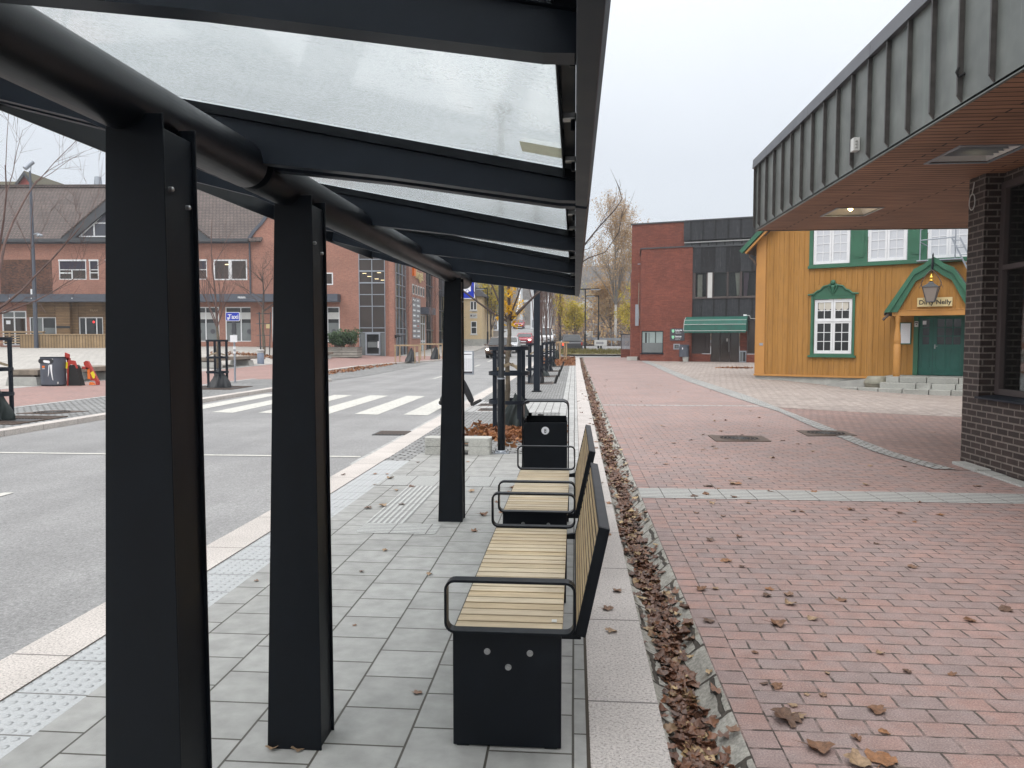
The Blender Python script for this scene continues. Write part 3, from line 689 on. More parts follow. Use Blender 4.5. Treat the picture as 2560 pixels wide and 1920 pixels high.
t=thing('lamp_post','square dark lamp post on a black foot beside the cobbles and tree grates','lamp post',(-1.155,23.45,0))
mb=MB(); mb.box(-1.25,-1.06,23.4,23.58,.03,6.2,'grey_metal_dark'); mb.build('pole',t,.008,True)
mb=MB(); mb.prism([(-1.31,0),(-1.0,0),(-1.03,.035),(-1.28,.035)],23.33,23.65,'black_metal'); mb.build('base_plate',t,.004,True)
mb=MB(); mb.box(-1.25,-1.06,22.3,23.4,6.05,6.17,'grey_metal_dark'); mb.build('lantern_arm',t,.006,True)
mb=MB(); mb.box(-1.06,-1.02,23.42,23.47,1.42,1.55,'off_white'); mb.build('sticker_box',t,.003,True)
# stacked concrete feet
def foot(z,label,rot):
    t=MB(); pl=[]
    # plan: slab with rounded ends and a cable notch on each long side
    P=rrect(-.46,.46,-.14,.14,.07,4)
    t.prism([(x,y) for x,y in P],.065,.112,'concrete_pale',axis='z')
    for sx in (-1,1): t.prism([(sx*.30+x*.34,y*1.0) for x,y in rrect(-.46,.46,-.14,.14,.06,4)],0,.065,'concrete_pale',axis='z')
    t.box(-.14,.14,-.06,.06,.03,.065,'concrete_pale')
    o=t.build('concrete_foot',None,.008); o.location=(-1.60,10.50,z); o.rotation_euler=(0,0,rot)
    mb=MB(); mb.box(-.06,.06,-.03,.03,.1125,.1135,'concrete'); h=mb.build('socket',o)
    return tag(o,label,'concrete block',None)
foot(.002,'pale concrete barrier foot lying under another one behind the third shelter post',0)
foot(.117,'pale concrete barrier foot stacked on top of another behind the third shelter post',.02)
# ------------------------------------------------------------------ brown brick building with the deep eaves (right)
t=thing('brick_building','dark brown brick building with copper fascia and wooden soffit, cut off by the right edge','building',(4.93,10.2,0))
def W(mb,n,par=None,bev=0,label=None):
    o=mb.build(n,t,bev,True)
    if par is not None: o.parent=par
    if label: o['label']=label
    return o
mb=MB(); WX=4.93
mb.box(WX,14,9.82,10.21,.03,3.577,'brick_brown'); mb.box(WX,5.35,2,9.82,.03,.862,'brick_brown'); mb.box(WX,6,-3,2,.03,3.577,'brick_brown'); mb.box(WX+.21,5.35,2,9.82,3.46,3.577,'brick_brown')
W(mb,'wall')
mb=MB(); random.seed(3)
for i in range(42):
    y=-3+13.1*i/42; mb.box(WX-.14-random.uniform(0,.035),WX+.02,y,y+13.1/42,-.1,.028+random.uniform(-.012,.012),'concrete')
W(mb,'plinth',bev=.012)
mb=MB(); mb.hexa([(WX-.06,1.9,.862),(5.2,1.9,.862),(WX-.06,9.80,.862),(5.2,9.80,.862),(WX-.06,1.9,.885),(5.2,1.9,.91),(WX-.06,9.80,.885),(5.2,9.80,.91)],'grey_metal_dark'); W(mb,'window_sill',bev=.003)
mb=MB(); fx0,fx1=5.11,5.19
for a,b,c,d in ((9.73,9.82,.91,3.46),(2,9.73,.91,.98),(2,9.73,3.38,3.46),(6.2,6.28,.98,3.38),(6.28,9.73,2.41,2.47)): mb.box(fx0,fx1,a,b,c,d,'blind_brown')
wf=W(mb,'window',bev=.003)
mb=MB(); mb.box(5.165,5.17,6.28,9.73,.98,2.41,'clear_glass'); mb.box(5.165,5.17,6.28,9.73,2.47,3.38,'clear_glass'); mb.box(5.165,5.17,2,6.2,.98,3.38,'clear_glass'); W(mb,'pane',wf)
mb=MB(); mb.box(9,9.1,2,9.82,.03,3.577,'dark_interior'); mb.box(5.36,9,9.82,9.9,.03,3.5,'dark_interior'); mb.box(5.36,9,2,9.82,.03,.05,'timber_dark'); mb.box(5.36,9,2,9.82,3.5,3.55,'off_white'); W(mb,'interior',None)
mb=MB(); mb.box(5.3,5.33,8.75,8.98,1.98,2.22,'off_white'); mb.box(5.3,5.33,8.3,9.2,1.25,1.70,'window_glass_film'); W(mb,'notice',wf)
# soffit with two openings for the lights
SX0,SX1,SY0,SY1=3.29,14.0,-4,14.55; ZS=3.577
mb=MB(); holes=[(3.98,4.62,12.18,12.92),(3.98,4.62,8.43,9.20)]
xs=[SX0,3.98,4.62,SX1]; ys_=[SY0,8.43,9.20,12.18,12.92,SY1]
for i in range(3):
    for j in range(5):
        if i==1 and j in (1,3): continue
        mb.box(xs[i],xs[i+1],ys_[j],ys_[j+1],ZS,ZS+.02,'soffit_boards')
W(mb,'soffit')
for (a,b,c,d),lit in zip(holes,(True,False)):
    mb=MB(); z=ZS
    for q in ((a-.03,a,c-.03,d+.03),(b,b+.03,c-.03,d+.03),(a,b,c-.03,c),(a,b,d,d+.03)): mb.box(*q,z-.012,z+.03,'galvanised')
    mb.hexa([(a+.12,c+.15,z+.16),(b-.12,c+.15,z+.16),(a+.12,d-.15,z+.16),(b-.12,d-.15,z+.16),(a+.12,c+.15,z+.165),(b-.12,c+.15,z+.165),(a+.12,d-.15,z+.165),(b-.12,d-.15,z+.165)],'off_white')
    for p,q,r,s in (((a,c),(b,c),(a+.12,c+.15),(b-.12,c+.15)),((a,d),(b,d),(a+.12,d-.15),(b-.12,d-.15)),((a,c),(a,d),(a+.12,c+.15),(a+.12,d-.15)),((b,c),(b,d),(b-.12,c+.15),(b-.12,d-.15))): mb.add([(*p,z+.01),(*q,z+.01),(*s,z+.16),(*r,z+.16)],[(0,1,2,3)],'off_white')
    if not lit:
        for k in range(6): mb.box(a+.02,b-.02,c+.08+.1*k,c+.085+.1*k,z+.03,z+.10,'galvanised')
    lf=W(mb,'soffit_light')
    mb=MB(); mb.ico(((a+b)/2-.02,c+.34,z+.055),(.04,.04,.05),'bulb_glow',2); W(mb,'bulb',lf) if lit else None
    if not lit:
        mb=MB(); mb.tube([(a+.34,c+.3,z+.12),(b-.1,d-.2,z+.12)],.013,'tube_glow',8); W(mb,'bulb',lf)
mb=MB(); mb.box(SX0,SX0+.03,SY0,SY1,ZS-.012,4.72,'copper_panel'); mb.box(SX0+.03,SX1,SY1-.03,SY1,ZS-.012,4.72,'copper_panel')
fa=W(mb,'fascia')
mb=MB(); y=14.83-.28
ys2=[14.545-.0]+[14.2-.515*i for i in range(36)]
for y in ys2:
    mb.add([(SX0-.001,y-.012,3.60),(SX0-.045,y-.012,3.66),(SX0-.045,y-.012,4.70),(SX0-.001,y-.012,4.70),(SX0-.001,y+.012,3.60),(SX0-.045,y+.012,3.66),(SX0-.045,y+.012,4.70),(SX0-.001,y+.012,4.70)],[(0,1,2,3),(7,6,5,4),(0,4,5,1),(1,5,6,2),(2,6,7,3)],'seam_metal')
for i in range(20):
    x=SX0+.3+.52*i; mb.box(x-.012,x+.012,SY1,SY1+.045,3.64,4.70,'seam_metal')
o=W(mb,'standing_seams',fa); o['kind']='stuff' if False else ''
del o['kind']
mb=MB()
ys3=[SY1+.06,13.58,11.27,8.97,6.65,4.3,2,-.3,-4]
for a,b in zip(ys3,ys3[1:]): mb.prism([(SX0-.06,4.705),(SX0+.25,4.72),(SX0+.25,4.93),(SX0-.05,4.865)],b+.004,a-.004,'copper_cap')
mb.box(SX0+.25,SX1,SY1-.3,SY1+.06,4.705,4.87,'copper_cap'); mb.box(SX0+.25,SX1,SY0,SY1-.3,4.7,4.9,'lead_dark'); W(mb,'roof')
mb=MB(); mb.box(SX0-.075,SX0-.002,9.36,9.46,3.77,3.92,'off_white')
for k in range(3): mb.box(SX0-.055,SX0-.03,9.345,9.36,3.80+.035*k,3.815+.035*k,'concrete')
W(mb,'sensor_box',bev=.004)
mb=MB(); mb.tube([(SX0-.002,6.95,3.83),(SX0-.05,6.95,3.80),(SX0-.07,6.95,3.84),(SX0-.05,6.955,3.88)],.012,'black_rubber',8); W(mb,'hook')
mb=MB(); pts=[(4.915,10.06,3.52)]+[(4.905,10.08+.07*math.cos(a*.5),3.28+.10*math.sin(a*.5)) for a in range(3,24)]; mb.tube(pts,.006,'off_white',6); W(mb,'cable_loop')

# ------------------------------------------------------------------ ochre timber house
HA=R(-30); t=thing('timber_house','ochre yellow timber house with green trim and white windows','house',(7.36,32.09,0),HA)
def Hh(mb,n,par=None,bev=0):
    o=mb.build(n,par if par is not None else t,bev)
    return o
H0=.16
mb=MB(); hol=[(2.24,3.66,1.02,3.2),(2.17,3.52,4.5,6.4),(4.12,5.46,4.5,6.4),(6.1,7.46,4.5,6.4),(5.74,7.5,.30,2.47)]
mb.wall(0,16,H0,13.2,[],0,0,'ochre_paint') if False else None
def gable_z(x): return 5.46+ (x if x<8 else 16-x)*1.0
def gwall(x0,x1,z0,hs):
    mb.wall(x0,x1,z0,5.44,[(a,b,c,min(d,5.44)) for a,b,c,d in hs if c<5.44],0,.12,'ochre_paint')
gwall(0,16,H0,hol)
mb.add([(0,0,5.44),(2.17,0,5.44),(2.17,0,gable_z(2.17))],[(0,1,2)],'ochre_paint')
mb.add([(7.46,0,5.44),(16,0,5.44),(8,0,13.4),(7.46,0,12.9)],[(0,1,2,3)],'ochre_paint')
mb.add([(2.17,0,6.4),(7.46,0,6.4),(7.46,0,12.9),(2.17,0,7.6)],[(0,1,2,3)],'ochre_paint')
for a,b in ((3.52,4.12),(5.46,6.1)): mb.add([(a,0,5.44),(b,0,5.44),(b,0,6.4),(a,0,6.4)],[(0,1,2,3)],'ochre_paint')
x=.42
while x<16:
    inw=lambda z0,z1: True
    segs=[(H0+.05,4.33)]
    if 2.0<x<3.82: segs=[(H0+.05,.90),(3.45 if not 2.3<x<3.5 else 3.75,4.33)]
    if x>1.95 and x<10: pass
    if 4.95<x<8.1: segs=[(H0+.05,2.3)] if x<5.7 or x>7.55 else []
    if x<2.0: segs=[(H0+.05,min(gable_z(x)-.12,7))]
    if x>10: segs=[(H0+.05,min(gable_z(x)-.12,8))]
    for a,b in segs: mb.box(x,x+.055,-.026,0,a,b,'ochre_paint')
    x+=.195
mb.box(0,.36,-.034,0,H0+.05,5.75,'ochre_trim')
mb.add([(0,0,H0),(0,9,H0),(0,9,5.46),(0,0,5.46)],[(0,1,2,3)],'ochre_paint'); mb.box(-.04,0,0,.30,H0+.05,5.4,'ochre_trim')
for k in range(30): mb.box(-.026,0,.4+.28*k,.455+.28*k,H0+.05,5.4,'ochre_paint')
Hh(mb,'wall')
mb=MB(); mb.box(-.05,5.0,-.075,0,.135,.205,'ochre_trim'); Hh(mb,'base_board',bev=.006)
mb=MB(); mb.box(-.015,16,.02,9,-.4,H0,'concrete_pale'); Hh(mb,'foundation')
# roof: steep gable with green verge boards
mb=MB()
def slope(x0,z0,x1,z1,th,y0,y1,m): 
    d=Vector((x1-x0,z1-z0)).normalized(); n=Vector((-d.y,d.x))*th
    if n.y<0: n=-n
    mb.prism([(x0,z0),(x1,z1),(x1+n.x,z1+n.y),(x0+n.x,z0+n.y)],y0,y1,m)
slope(-.48,5.12,8,13.6,.14,-.22,9,'roof_slate'); slope(16.48,5.12,8,13.6,.14,-.22,9,'roof_slate'); rf=Hh(mb,'roof')
mb=MB(); slope(-.50,5.08,8,13.58,.16,-.42,-.22,'green_paint'); slope(16.50,5.08,8,13.58,.16,-.42,-.22,'green_paint'); slope(-.36,5.06,8,13.42,.07,-.36,-.22,'ochre_trim'); Hh(mb,'verge_board',rf)
mb=MB(); mb.tube([(-.28,-.1,5.10),(-.28,-.12,4.95),(-.12,-.1,4.80),(-.03,-.06,4.62)],.04,'rust_iron',8); Hh(mb,'gutter_pipe',rf)
# green upper frieze with panels
mb=MB(); mb.wall(2.03,9.6,4.46,6.62,[(2.17,3.52,4.5,6.4),(4.12,5.46,4.5,6.4),(6.1,7.46,4.5,6.4)],-.05,.05,'green_paint'); mb.box(2.0,9.6,-.13,0,4.35,4.455,'green_paint'); mb.box(2.03,9.6,-.09,-.05,4.455,4.49,'green_paint')
for a in (3.62,5.56,7.62):
    b=a+.42; P=[(a+.06,4.68),(b-.06,4.68),(b,4.85),(b-.03,5.2),(b,5.6),(b,6.2),(a,6.2),(a,5.6),(a+.03,5.2),(a,4.85)]
    mb.prism(P,-.072,-.05,'green_paint')
    P2=[((x-(a+b)/2)*.8+(a+b)/2,(z-5.44)*.93+5.44) for x,z in P]; mb.prism(P2,-.082,-.072,'green_paint')
Hh(mb,'frieze',bev=.006)
def sash(x0,x1,z0,z1,cols,rows,y,name='window',pm='window_glass',fw=.075,mid=True,par=None,transom=None,rows2=None):
    mb=MB(); m='white_paint'
    def fr_(a,b,c,d,w,ya,yb): 
        mb.box(a,a+w,ya,yb,c,d,m); mb.box(b-w,b,ya,yb,c,d,m); mb.box(a+w,b-w,ya,yb,c,c+w,m); mb.box(a+w,b-w,ya,yb,d-w,d,m)
    fr_(x0,x1,z0,z1,.035,y-.03,y+.05)
    xm=(x0+x1)/2; halves=[(x0+.035,xm-.004),(xm+.004,x1-.035)] if mid else [(x0+.035,x1-.035)]
    bands=[(z0+.035,z1-.035,rows)] if transom is None else [(z0+.035,transom-.02,rows),(transom+.02,z1-.035,rows2)]
    if transom is not None: mb.box(x0+.035,x1-.035,y-.04,y+.05,transom-.02,transom+.02,m)
    for a,b in halves:
        for c,d,rw in bands:
            fr_(a,b,c,d,fw,y-.022,y+.035)
            for i in range(1,cols): 
                xx=a+fw+(b-a-2*fw)*i/cols; mb.box(xx-.013,xx+.013,y-.012,y+.02,c+fw,d-fw,m)
            for j in range(1,rw):
                zz=c+fw+(d-c-2*fw)*j/rw; mb.box(a+fw,b-fw,y-.011,y+.019,zz-.013,zz+.013,m)
    f=Hh(mb,name,par,.003)
    p=MB()
    for a,b in halves:
        for c,d,rw in bands: p.box(a+fw,b-fw,y+.004,y+.008,c+fw,d-fw,pm)
    Hh(p,'pane',f); return f
for a,b in ((2.19,3.50),(4.14,5.44),(6.12,7.44)): sash(a,b,4.51,6.38,2,5,-.01,pm='pane_white')
lw=sash(2.27,3.63,1.07,3.14,2,3,.02,transom=2.315,rows2=2)
mb=MB()
for a in (2.40,3.02):
    pts=[(a,3.05)]; 
    n=12; poly=[(a,3.04),(a+.47,3.04)]+[(a+.47-.47*i/n,2.74+.05*math.cos(i*math.pi*4/n)) for i in range(n+1)]
    mb.prism(poly,.022,.026,'curtain_white')
for o_ in (Hh(mb,'curtain',lw),): pass
# carved surround of the lower window
mb=MB(); mb.wall(2.14,3.74,.99,3.30,[(2.25,3.65,1.05,3.16)],-.05,.07,'green_paint'); mb.box(2.14,2.22,-.075,-.05,.99,3.28,'green_paint'); mb.box(3.66,3.74,-.075,-.05,.99,3.28,'green_paint')
mb.box(2.06,3.80,-.12,0,.91,.99,'green_paint')
top=[(2.14,3.28),(3.74,3.28),(3.74,3.34),(3.62,3.36),(3.5,3.46),(3.4,3.48),(3.28,3.62),(3.12,3.66),(3.04,3.74),(2.94,3.78),(2.84,3.74),(2.76,3.66),(2.6,3.62),(2.48,3.48),(2.38,3.46),(2.26,3.36),(2.14,3.34)]
mb.prism(top,-.06,0,'green_paint')
mld=[(2.02,3.335),(2.24,3.36),(2.37,3.475),(2.47,3.5),(2.59,3.64),(2.77,3.68),(2.85,3.73)]
mb.tube([(x,-.085,z) for x,z in mld],.036,'green_paint',8); mb.tube([(5.88-x,-.085,z) for x,z in mld],.036,'green_paint',8)
fr1=Hh(mb,'window_surround',None,.004)
mb=MB(); mb.ico((2.94,-.09,3.79),(.10,.05,.10),'green_paint',2); mb.ico((2.94,-.10,3.62),(.09,.05,.07),'green_paint',2)
for sx in (-1,1):
    mb.tube([(2.94+sx*.03,-.09,3.40),(2.94+sx*.10,-.10,3.50),(2.94+sx*.14,-.10,3.62),(2.94+sx*.11,-.11,3.70),(2.94+sx*.05,-.10,3.66)],[.02,.03,.035,.03,.02],'green_paint',8)
mb.tube([(2.94,-.09,3.62),(2.94,-.10,3.48),(2.94,-.09,3.32)],[.055,.05,.012],'green_paint',8); Hh(mb,'carved_ornament',fr1)
# house number plate
mb=MB(); mb.box(.16,.30,-.046,-.034,1.36,1.46,'galvanised'); Hh(mb,'number_plate',bev=.004)
# porch
o1=[(4.99,2.55),(5.9,4.02),(6.04,4.09),(6.2,4.17),(6.34,4.30),(6.5,4.40),(6.66,4.30),(6.8,4.17),(6.96,4.09),(7.1,4.02),(8.01,2.55)]
i1=[(5.42,2.55),(5.96,3.60),(6.10,3.68),(6.25,3.78),(6.38,3.90),(6.5,3.97),(6.62,3.90),(6.75,3.78),(6.9,3.68),(7.04,3.60),(7.58,2.55)]
m1=[((a[0]*.55+b[0]*.45),(a[1]*.55+b[1]*.45)) for a,b in zip(o1,i1)]
mb=MB()
def band(A,B,y0,y1,m):
    n=len(A)
    for k in range(n-1): mb.prism([A[k],A[k+1],B[k+1],B[k]],y0,y1,m)
band(o1,m1,-1.72,-1.62,'green_paint'); band(m1,i1,-1.66,-1.58,'green_paint')
pr=Hh(mb,'porch_roof_board')
mb=MB(); o2=[(x,z-.02) for x,z in o1]; i2=[(x,z-.10) for x,z in o1]; band(o2,i2,-1.62,0,'roof_slate'); Hh(mb,'porch_roof')
mb=MB(); inner=[(5.30,2.62),(5.44,2.62)]+[(x,z) for x,z in i1[1:-1]]+[(7.56,2.62)]; poly=[(5.40,2.62)]+[(x*.995+.0325,z+.06) for x,z in i1[1:-1]]+[(7.60,2.62)]; mb.prism(poly,-1.54,-1.50,'ochre_paint')
x=5.6
while x<7.5:
    zt=lerp([(5.4,2.62),(5.96,3.6),(6.5,3.97),(7.04,3.6),(7.6,2.62)],x); 
    if zt>2.75: mb.box(x,x+.05,-1.558,-1.54,2.65,zt,'ochre_paint')
    x+=.19
mb.box(5.24,7.78,-1.58,-1.42,2.42,2.60,'ochre_trim'); mb.box(5.24,7.78,-1.60,-1.42,2.60,2.635,'ochre_trim'); mb.box(5.26,5.38,-1.42,0,2.42,2.58,'ochre_trim'); Hh(mb,'porch_gable',bev=.005)
prof=[(.10,.30),(.115,.32),(.115,1.42),(.095,1.45),(.115,1.48),(.115,1.60),(.105,1.75),(.07,2.02),(.065,2.2),(.085,2.25),(.085,2.42)]
for x in (5.42,7.6):
    mb=MB(); mb.lathe(prof,'ochre_trim',(x,-1.5,0),24); Hh(mb,'porch_column')
mb=MB(); mb.tube([(5.12,-1.6,2.55),(5.10,-1.62,2.42),(5.03,-1.66,2.36),(4.97,-1.68,2.28)],.045,'rust_iron',8); Hh(mb,'porch_downpipe')
# door
mb=MB(); mb.box(5.74,5.90,-.03,.12,.30,2.47,'green_paint'); mb.box(7.36,7.52,-.03,.12,.30,2.47,'green_paint'); mb.box(5.90,7.36,-.03,.12,2.40,2.47,'green_paint'); mb.box(5.70,7.55,-.2,.15,.24,.30,'granite_step'); Hh(mb,'door_frame',bev=.004)
def doorleaf(x0,x1,cols,arch):
    mb=MB(); m='green_door_paint'; y=.05; gz0,gz1=1.42,2.33; gx0,gx1=x0+.12,x1-.12
    mb.wall(x0,x1,.31,2.40,[(gx0,gx1,gz0,gz1)],y,.03,m)
    for i in range(1,cols): xx=gx0+(gx1-gx0)*i/cols; mb.box(xx-.018,xx+.018,y,y+.03,gz0,gz1,m)
    for j in (1,2): zz=gz0+(gz1-gz0)*j/3; mb.box(gx0,gx1,y+.001,y+.03,zz-.018,zz+.018,m)
    for a,b in arch:
        P=[(a+.05,.48),(b-.05,.48),(b-.02,.60),(b,.66),(b,1.12),(b-.03,1.18),(b-.05,1.27),(a+.05,1.27),(a+.03,1.18),(a,1.12),(a,.66),(a+.02,.60)]
        mb.ring(P,.012,.03,m,y-.004)
        P2=[((x-(a+b)/2)*.72+(a+b)/2,(z-.87)*.84+.87) for x,z in P]; mb.prism(P2,y-.010,y,m)
    d=Hh(mb,'door',None,.003)
    p=MB(); p.box(gx0,gx1,y+.02,y+.025,gz0,gz1,'window_glass'); Hh(p,'pane',d); return d
mb=MB(); mb.box(5.9,7.36,.10,.11,.3,2.42,'dark_interior'); Hh(mb,'interior')  # dark sheet added behind the door leaves to block light through their gap
doorleaf(5.91,6.36,1,[(6.0,6.27)]); d2=doorleaf(6.37,7.35,3,[(6.46,6.80),(6.90,7.24)])
mb=MB(); mb.tube([(6.43,.05,1.36),(6.43,-.01,1.36),(6.52,-.01,1.36)],.013,'steel',8); mb.box(6.41,6.45,.045,.05,1.27,1.42,'steel'); Hh(mb,'handle',d2)
mb=MB(); mb.box(6.02,6.14,.035,.049,2.14,2.28,'sign_white'); Hh(mb,'door_notice')
mb=MB(); mb.box(5.29,5.67,-.07,-.03,1.42,2.22,'green_paint'); f_=Hh(mb,'menu_board',bev=.004); mb=MB(); mb.box(5.32,5.64,-.078,-.07,1.46,2.19,'sign_white'); Hh(mb,'menu_sheet',f_)
mb=MB(); mb.box(5.77,5.89,-.08,-.03,2.06,2.26,'off_white'); mb.box(5.81,5.85,-.084,-.08,2.12,2.16,'dark_ink'); mb.box(5.78,5.88,-.083,-.08,2.19,2.23,'sign_grey'); Hh(mb,'door_phone',bev=.004)
# name board over the porch
mb=MB(); mb.box(6.02,7.08,-1.60,-1.56,2.72,3.03,'cream_board'); sg=Hh(mb,'name_board',None,.006)
mb=MB(); text_mb(mb,'Dirty Nelly',.215,'dark_ink',XZ(6.56,-1.602,2.865),.003,bold=.004); text_mb(mb,'the',.07,'dark_ink',XZ(6.24,-1.602,2.985),.003); Hh(mb,'lettering',sg)
# lantern hung from the porch point
t2=thing('lantern','large dark framed lantern with gold finial hanging before the cream name board','lantern',tuple((Matrix.Rotation(HA,4,'Z')@Vector((6.48,-2.05,2.85))+Vector((7.36,32.09,0)))),HA)
def Ln(mb,n,bev=0): return mb.build(n,t2,bev)
mb=MB()
def frus(z0,r0,z1,r1,m): mb.hexa([(-r0,-r0,z0),(r0,-r0,z0),(-r0,r0,z0),(r0,r0,z0),(-r1,-r1,z1),(r1,-r1,z1),(-r1,r1,z1),(r1,r1,z1)],m)
for sx in (-1,1):
    for sy in (-1,1): mb.bar((sx*.12,sy*.12,.02),(sx*.235,sy*.235,.50),.022,.022,'lead_dark')
frus(0,.135,.025,.135,'lead_dark'); frus(.49,.25,.515,.25,'lead_dark'); frus(.515,.25,.64,.08,'lead_dark'); frus(.64,.08,.69,.06,'lead_dark'); Ln(mb,'lantern_frame',.003)
mb=MB(); frus(.025,.118,.49,.228,'lamp_lens'); Ln(mb,'glass')
mb=MB(); mb.lathe([(.03,.69),(.075,.715),(.075,.74),(.04,.75),(.045,.79),(.075,.82),(.05,.86),(.02,.91),(.006,.96)],'gold',(0,0,0),16); Ln(mb,'finial')
mb=MB()
for sx in (-1,1): mb.tube([(sx*.245,0,.50),(sx*.29,0,.56),(sx*.30,0,.66),(sx*.20,0,.86),(sx*.07,0,1.04),(0,0,1.08)],.015,'rust_iron',8); mb.tube([(sx*.29,0,.62),(sx*.34,0,.52),(sx*.345,0,.48)],.010,'rust_iron',6)
mb.tube([(0,0,1.05),(0,.06,1.25),(0,.28,1.62)],[.02,.02,.03],'black_metal',8); mb.tube([(0,.28,1.0),(0,.30,1.30),(0,.30,1.68)],[.012,.03,.012],'black_metal',8); Ln(mb,'bracket')
# steps, side ramp
st=thing('stone_steps','granite block steps up to the green doors of the timber house','steps',(7.36,32.09,0),HA)
random.seed(5)
def course(x0,x1,y0,y1,z0,z1,cuts):
    c=[x0]+cuts+[x1]
    for a,b in zip(c,c[1:]):
        mb=MB(); e=.012; mb.hexa([(a+e,y0+random.uniform(-.02,.02),z0),(b-e,y0+random.uniform(-.02,.02),z0),(a+e,y1,z0),(b-e,y1,z0),(a+e,y0+random.uniform(0,.03),z1),(b-e,y0+random.uniform(0,.03),z1),(a+e,y1,z1),(b-e,y1,z1)],'granite_step'); mb.build('step_block',st,.014)
course(5.12,9.5,-1.78,-.0,.10,.30,[5.55,6.40,7.35,8.2]); course(4.98,9.5,-2.14,-1.70,-.09,.10,[6.12,6.58,7.3,8.3]); course(3.75,9.5,-2.50,-2.08,-.30,-.085,[4.35,5.0,5.75,6.55,7.2,8.1])
mb=MB(); mb.prism([(2.9,-.28),(2.95,-.10),(3.35,.0),(3.9,.08),(4.4,.17),(5.12,.30),(5.12,-.3)],-.9,-.03,'concrete'); o=mb.build('ramp_stone',st,.03)
pot=thing('plant_pot','low rounded stone plant pot standing by the left end of the granite steps','plant pot',(10.93,28.85,zg(10.93,28.85)))
mb=MB(); mb.lathe([(.24,0),(.36,.10),(.42,.24),(.41,.34),(.33,.47),(.30,.52),(.27,.52),(.25,.46)],'terracotta_pot',(0,0,0),28); mb.build('pot',pot)
mb=MB(); mb.lathe([(.26,.44),(.24,.47)],'soil',(0,0,0),20); mb.build('soil',pot)
mb=MB(); mb.tube([(.435*math.cos(a*.2244),.435*math.sin(a*.2244),.27) for a in range(29)],.012,'terracotta_pot',6); mb.build('rim_band',pot)
ld=thing('ladder','aluminium ladder leaning over the porch roof in front of the right upper window','ladder',(7.36,32.09,0),HA)
for dx in (0,.24):
    mb=MB(); mb.bar((6.92+dx,-.62,5.12),(7.72+dx,-.55,3.35),.05,.10,'galvanised',(0,1,0)); mb.build('rail',ld,.004)
for k in range(7):
    f=k/7+.05; mb=MB(); x=6.92+.8*f; z=5.12-1.77*f; mb.bar((x,-.61,z),(x+.24,-.61,z),.03,.03,'galvanised'); mb.build('rung',ld)
sf=thing('scaffold_rail','thin steel scaffold guard rail over the porch before the right upper window','scaffold',(7.36,32.09,0),HA)
for p in (((5.93,-.5,4.40),(5.93,-.5,5.9)),((7.02,-.5,4.40),(7.02,-.5,6.0)),((5.93,-.5,5.12),(7.02,-.5,5.16)),((5.93,-.42,5.5),(6.12,-.12,5.62)),((5.93,-.42,5.05),(6.12,-.12,4.95))):
    mb=MB(); mb.tube(p,.02,'galvanised',8); mb.build('tube',sf)
mb=MB(); mb.box(5.85,7.25,-.75,-.25,4.36,4.40,'galvanised'); mb.build('platform',sf,.004)
# ------------------------------------------------------------------ red brick building with dark cladding
RA=R(-18); t=thing('red_brick_building','red brick and dark clad building with a green awning over its glass doors','building',(4.56,54.05,0),RA)
def P(mb,n,par=None,bev=0,label=None):
    o=mb.build(n,par if par is not None else t,bev)
    if label: o['label']=label
    return o
mb=MB()
mb.wall(0,3.5,-.2,7.85,[(.06,1.57,.68,2.22),(2.30,2.70,.97,1.31)],0,.14,'brick_red'); mb.add([(3.5,0,-.2),(3.5,3,-.2),(3.5,3,7.85),(3.5,0,7.85)],[(0,1,2,3)],'brick_red')
mb.add([(0,0,-.2),(-.28,.9,-.2),(-.28,.9,7.5),(0,0,7.85)],[(3,2,1,0)],'brick_red'); mb.box(-.9,2.8,.9,9,-.3,9.68,'brick_red'); mb.add([(-.9,.9,6.4),(-1.05,1.2,6.2),(-1.05,1.2,-.3),(-.9,.9,-.3)],[(0,1,2,3)],'brick_red')
mb.box(3.5,4.74,.12,.4,-.2,.64,'brick_red'); mb.box(7.07,12,.12,.4,-.2,.64,'brick_red'); mb.box(6.62,7.07,.3,.5,-.2,2.9,'brick_red')
P(mb,'wall')
mb=MB(); mb.box(3.5,12,.10,.4,2.9,4.36,'lead_panels'); mb.box(3.5,12,.06,.4,6.10,7.80,'lead_panels'); mb.box(2.8,12,.5,.9,8.36,9.64,'lead_panels'); mb.box(2.8,12,.75,.95,7.85,8.36,'lead_panels_light'); mb.box(2.8,12,.62,.76,8.20,8.27,'off_white'); mb.box(3.5,12,.0,.75,7.80,7.88,'lead_dark'); mb.box(3.5,12,.02,.4,4.36,4.42,'blind_brown'); mb.box(2.8,12,.9,9,7.85,9.6,'dark_interior')
P(mb,'cladding')
mb=MB(); mb.box(-.06,3.56,-.06,1,7.85,7.93,'lead_dark'); mb.hexa([(-.06,-.06,7.85),(0,0,7.85),(-.34,.9,7.48),(-.28,.95,7.48),(-.06,-.06,7.93),(0,0,7.93),(-.34,.9,7.56),(-.28,.95,7.56)],'lead_dark'); mb.box(-.97,2.86,.83,9.1,9.68,9.77,'lead_dark'); mb.box(2.86,12,.44,9,9.64,9.72,'lead_dark'); P(mb,'roof')
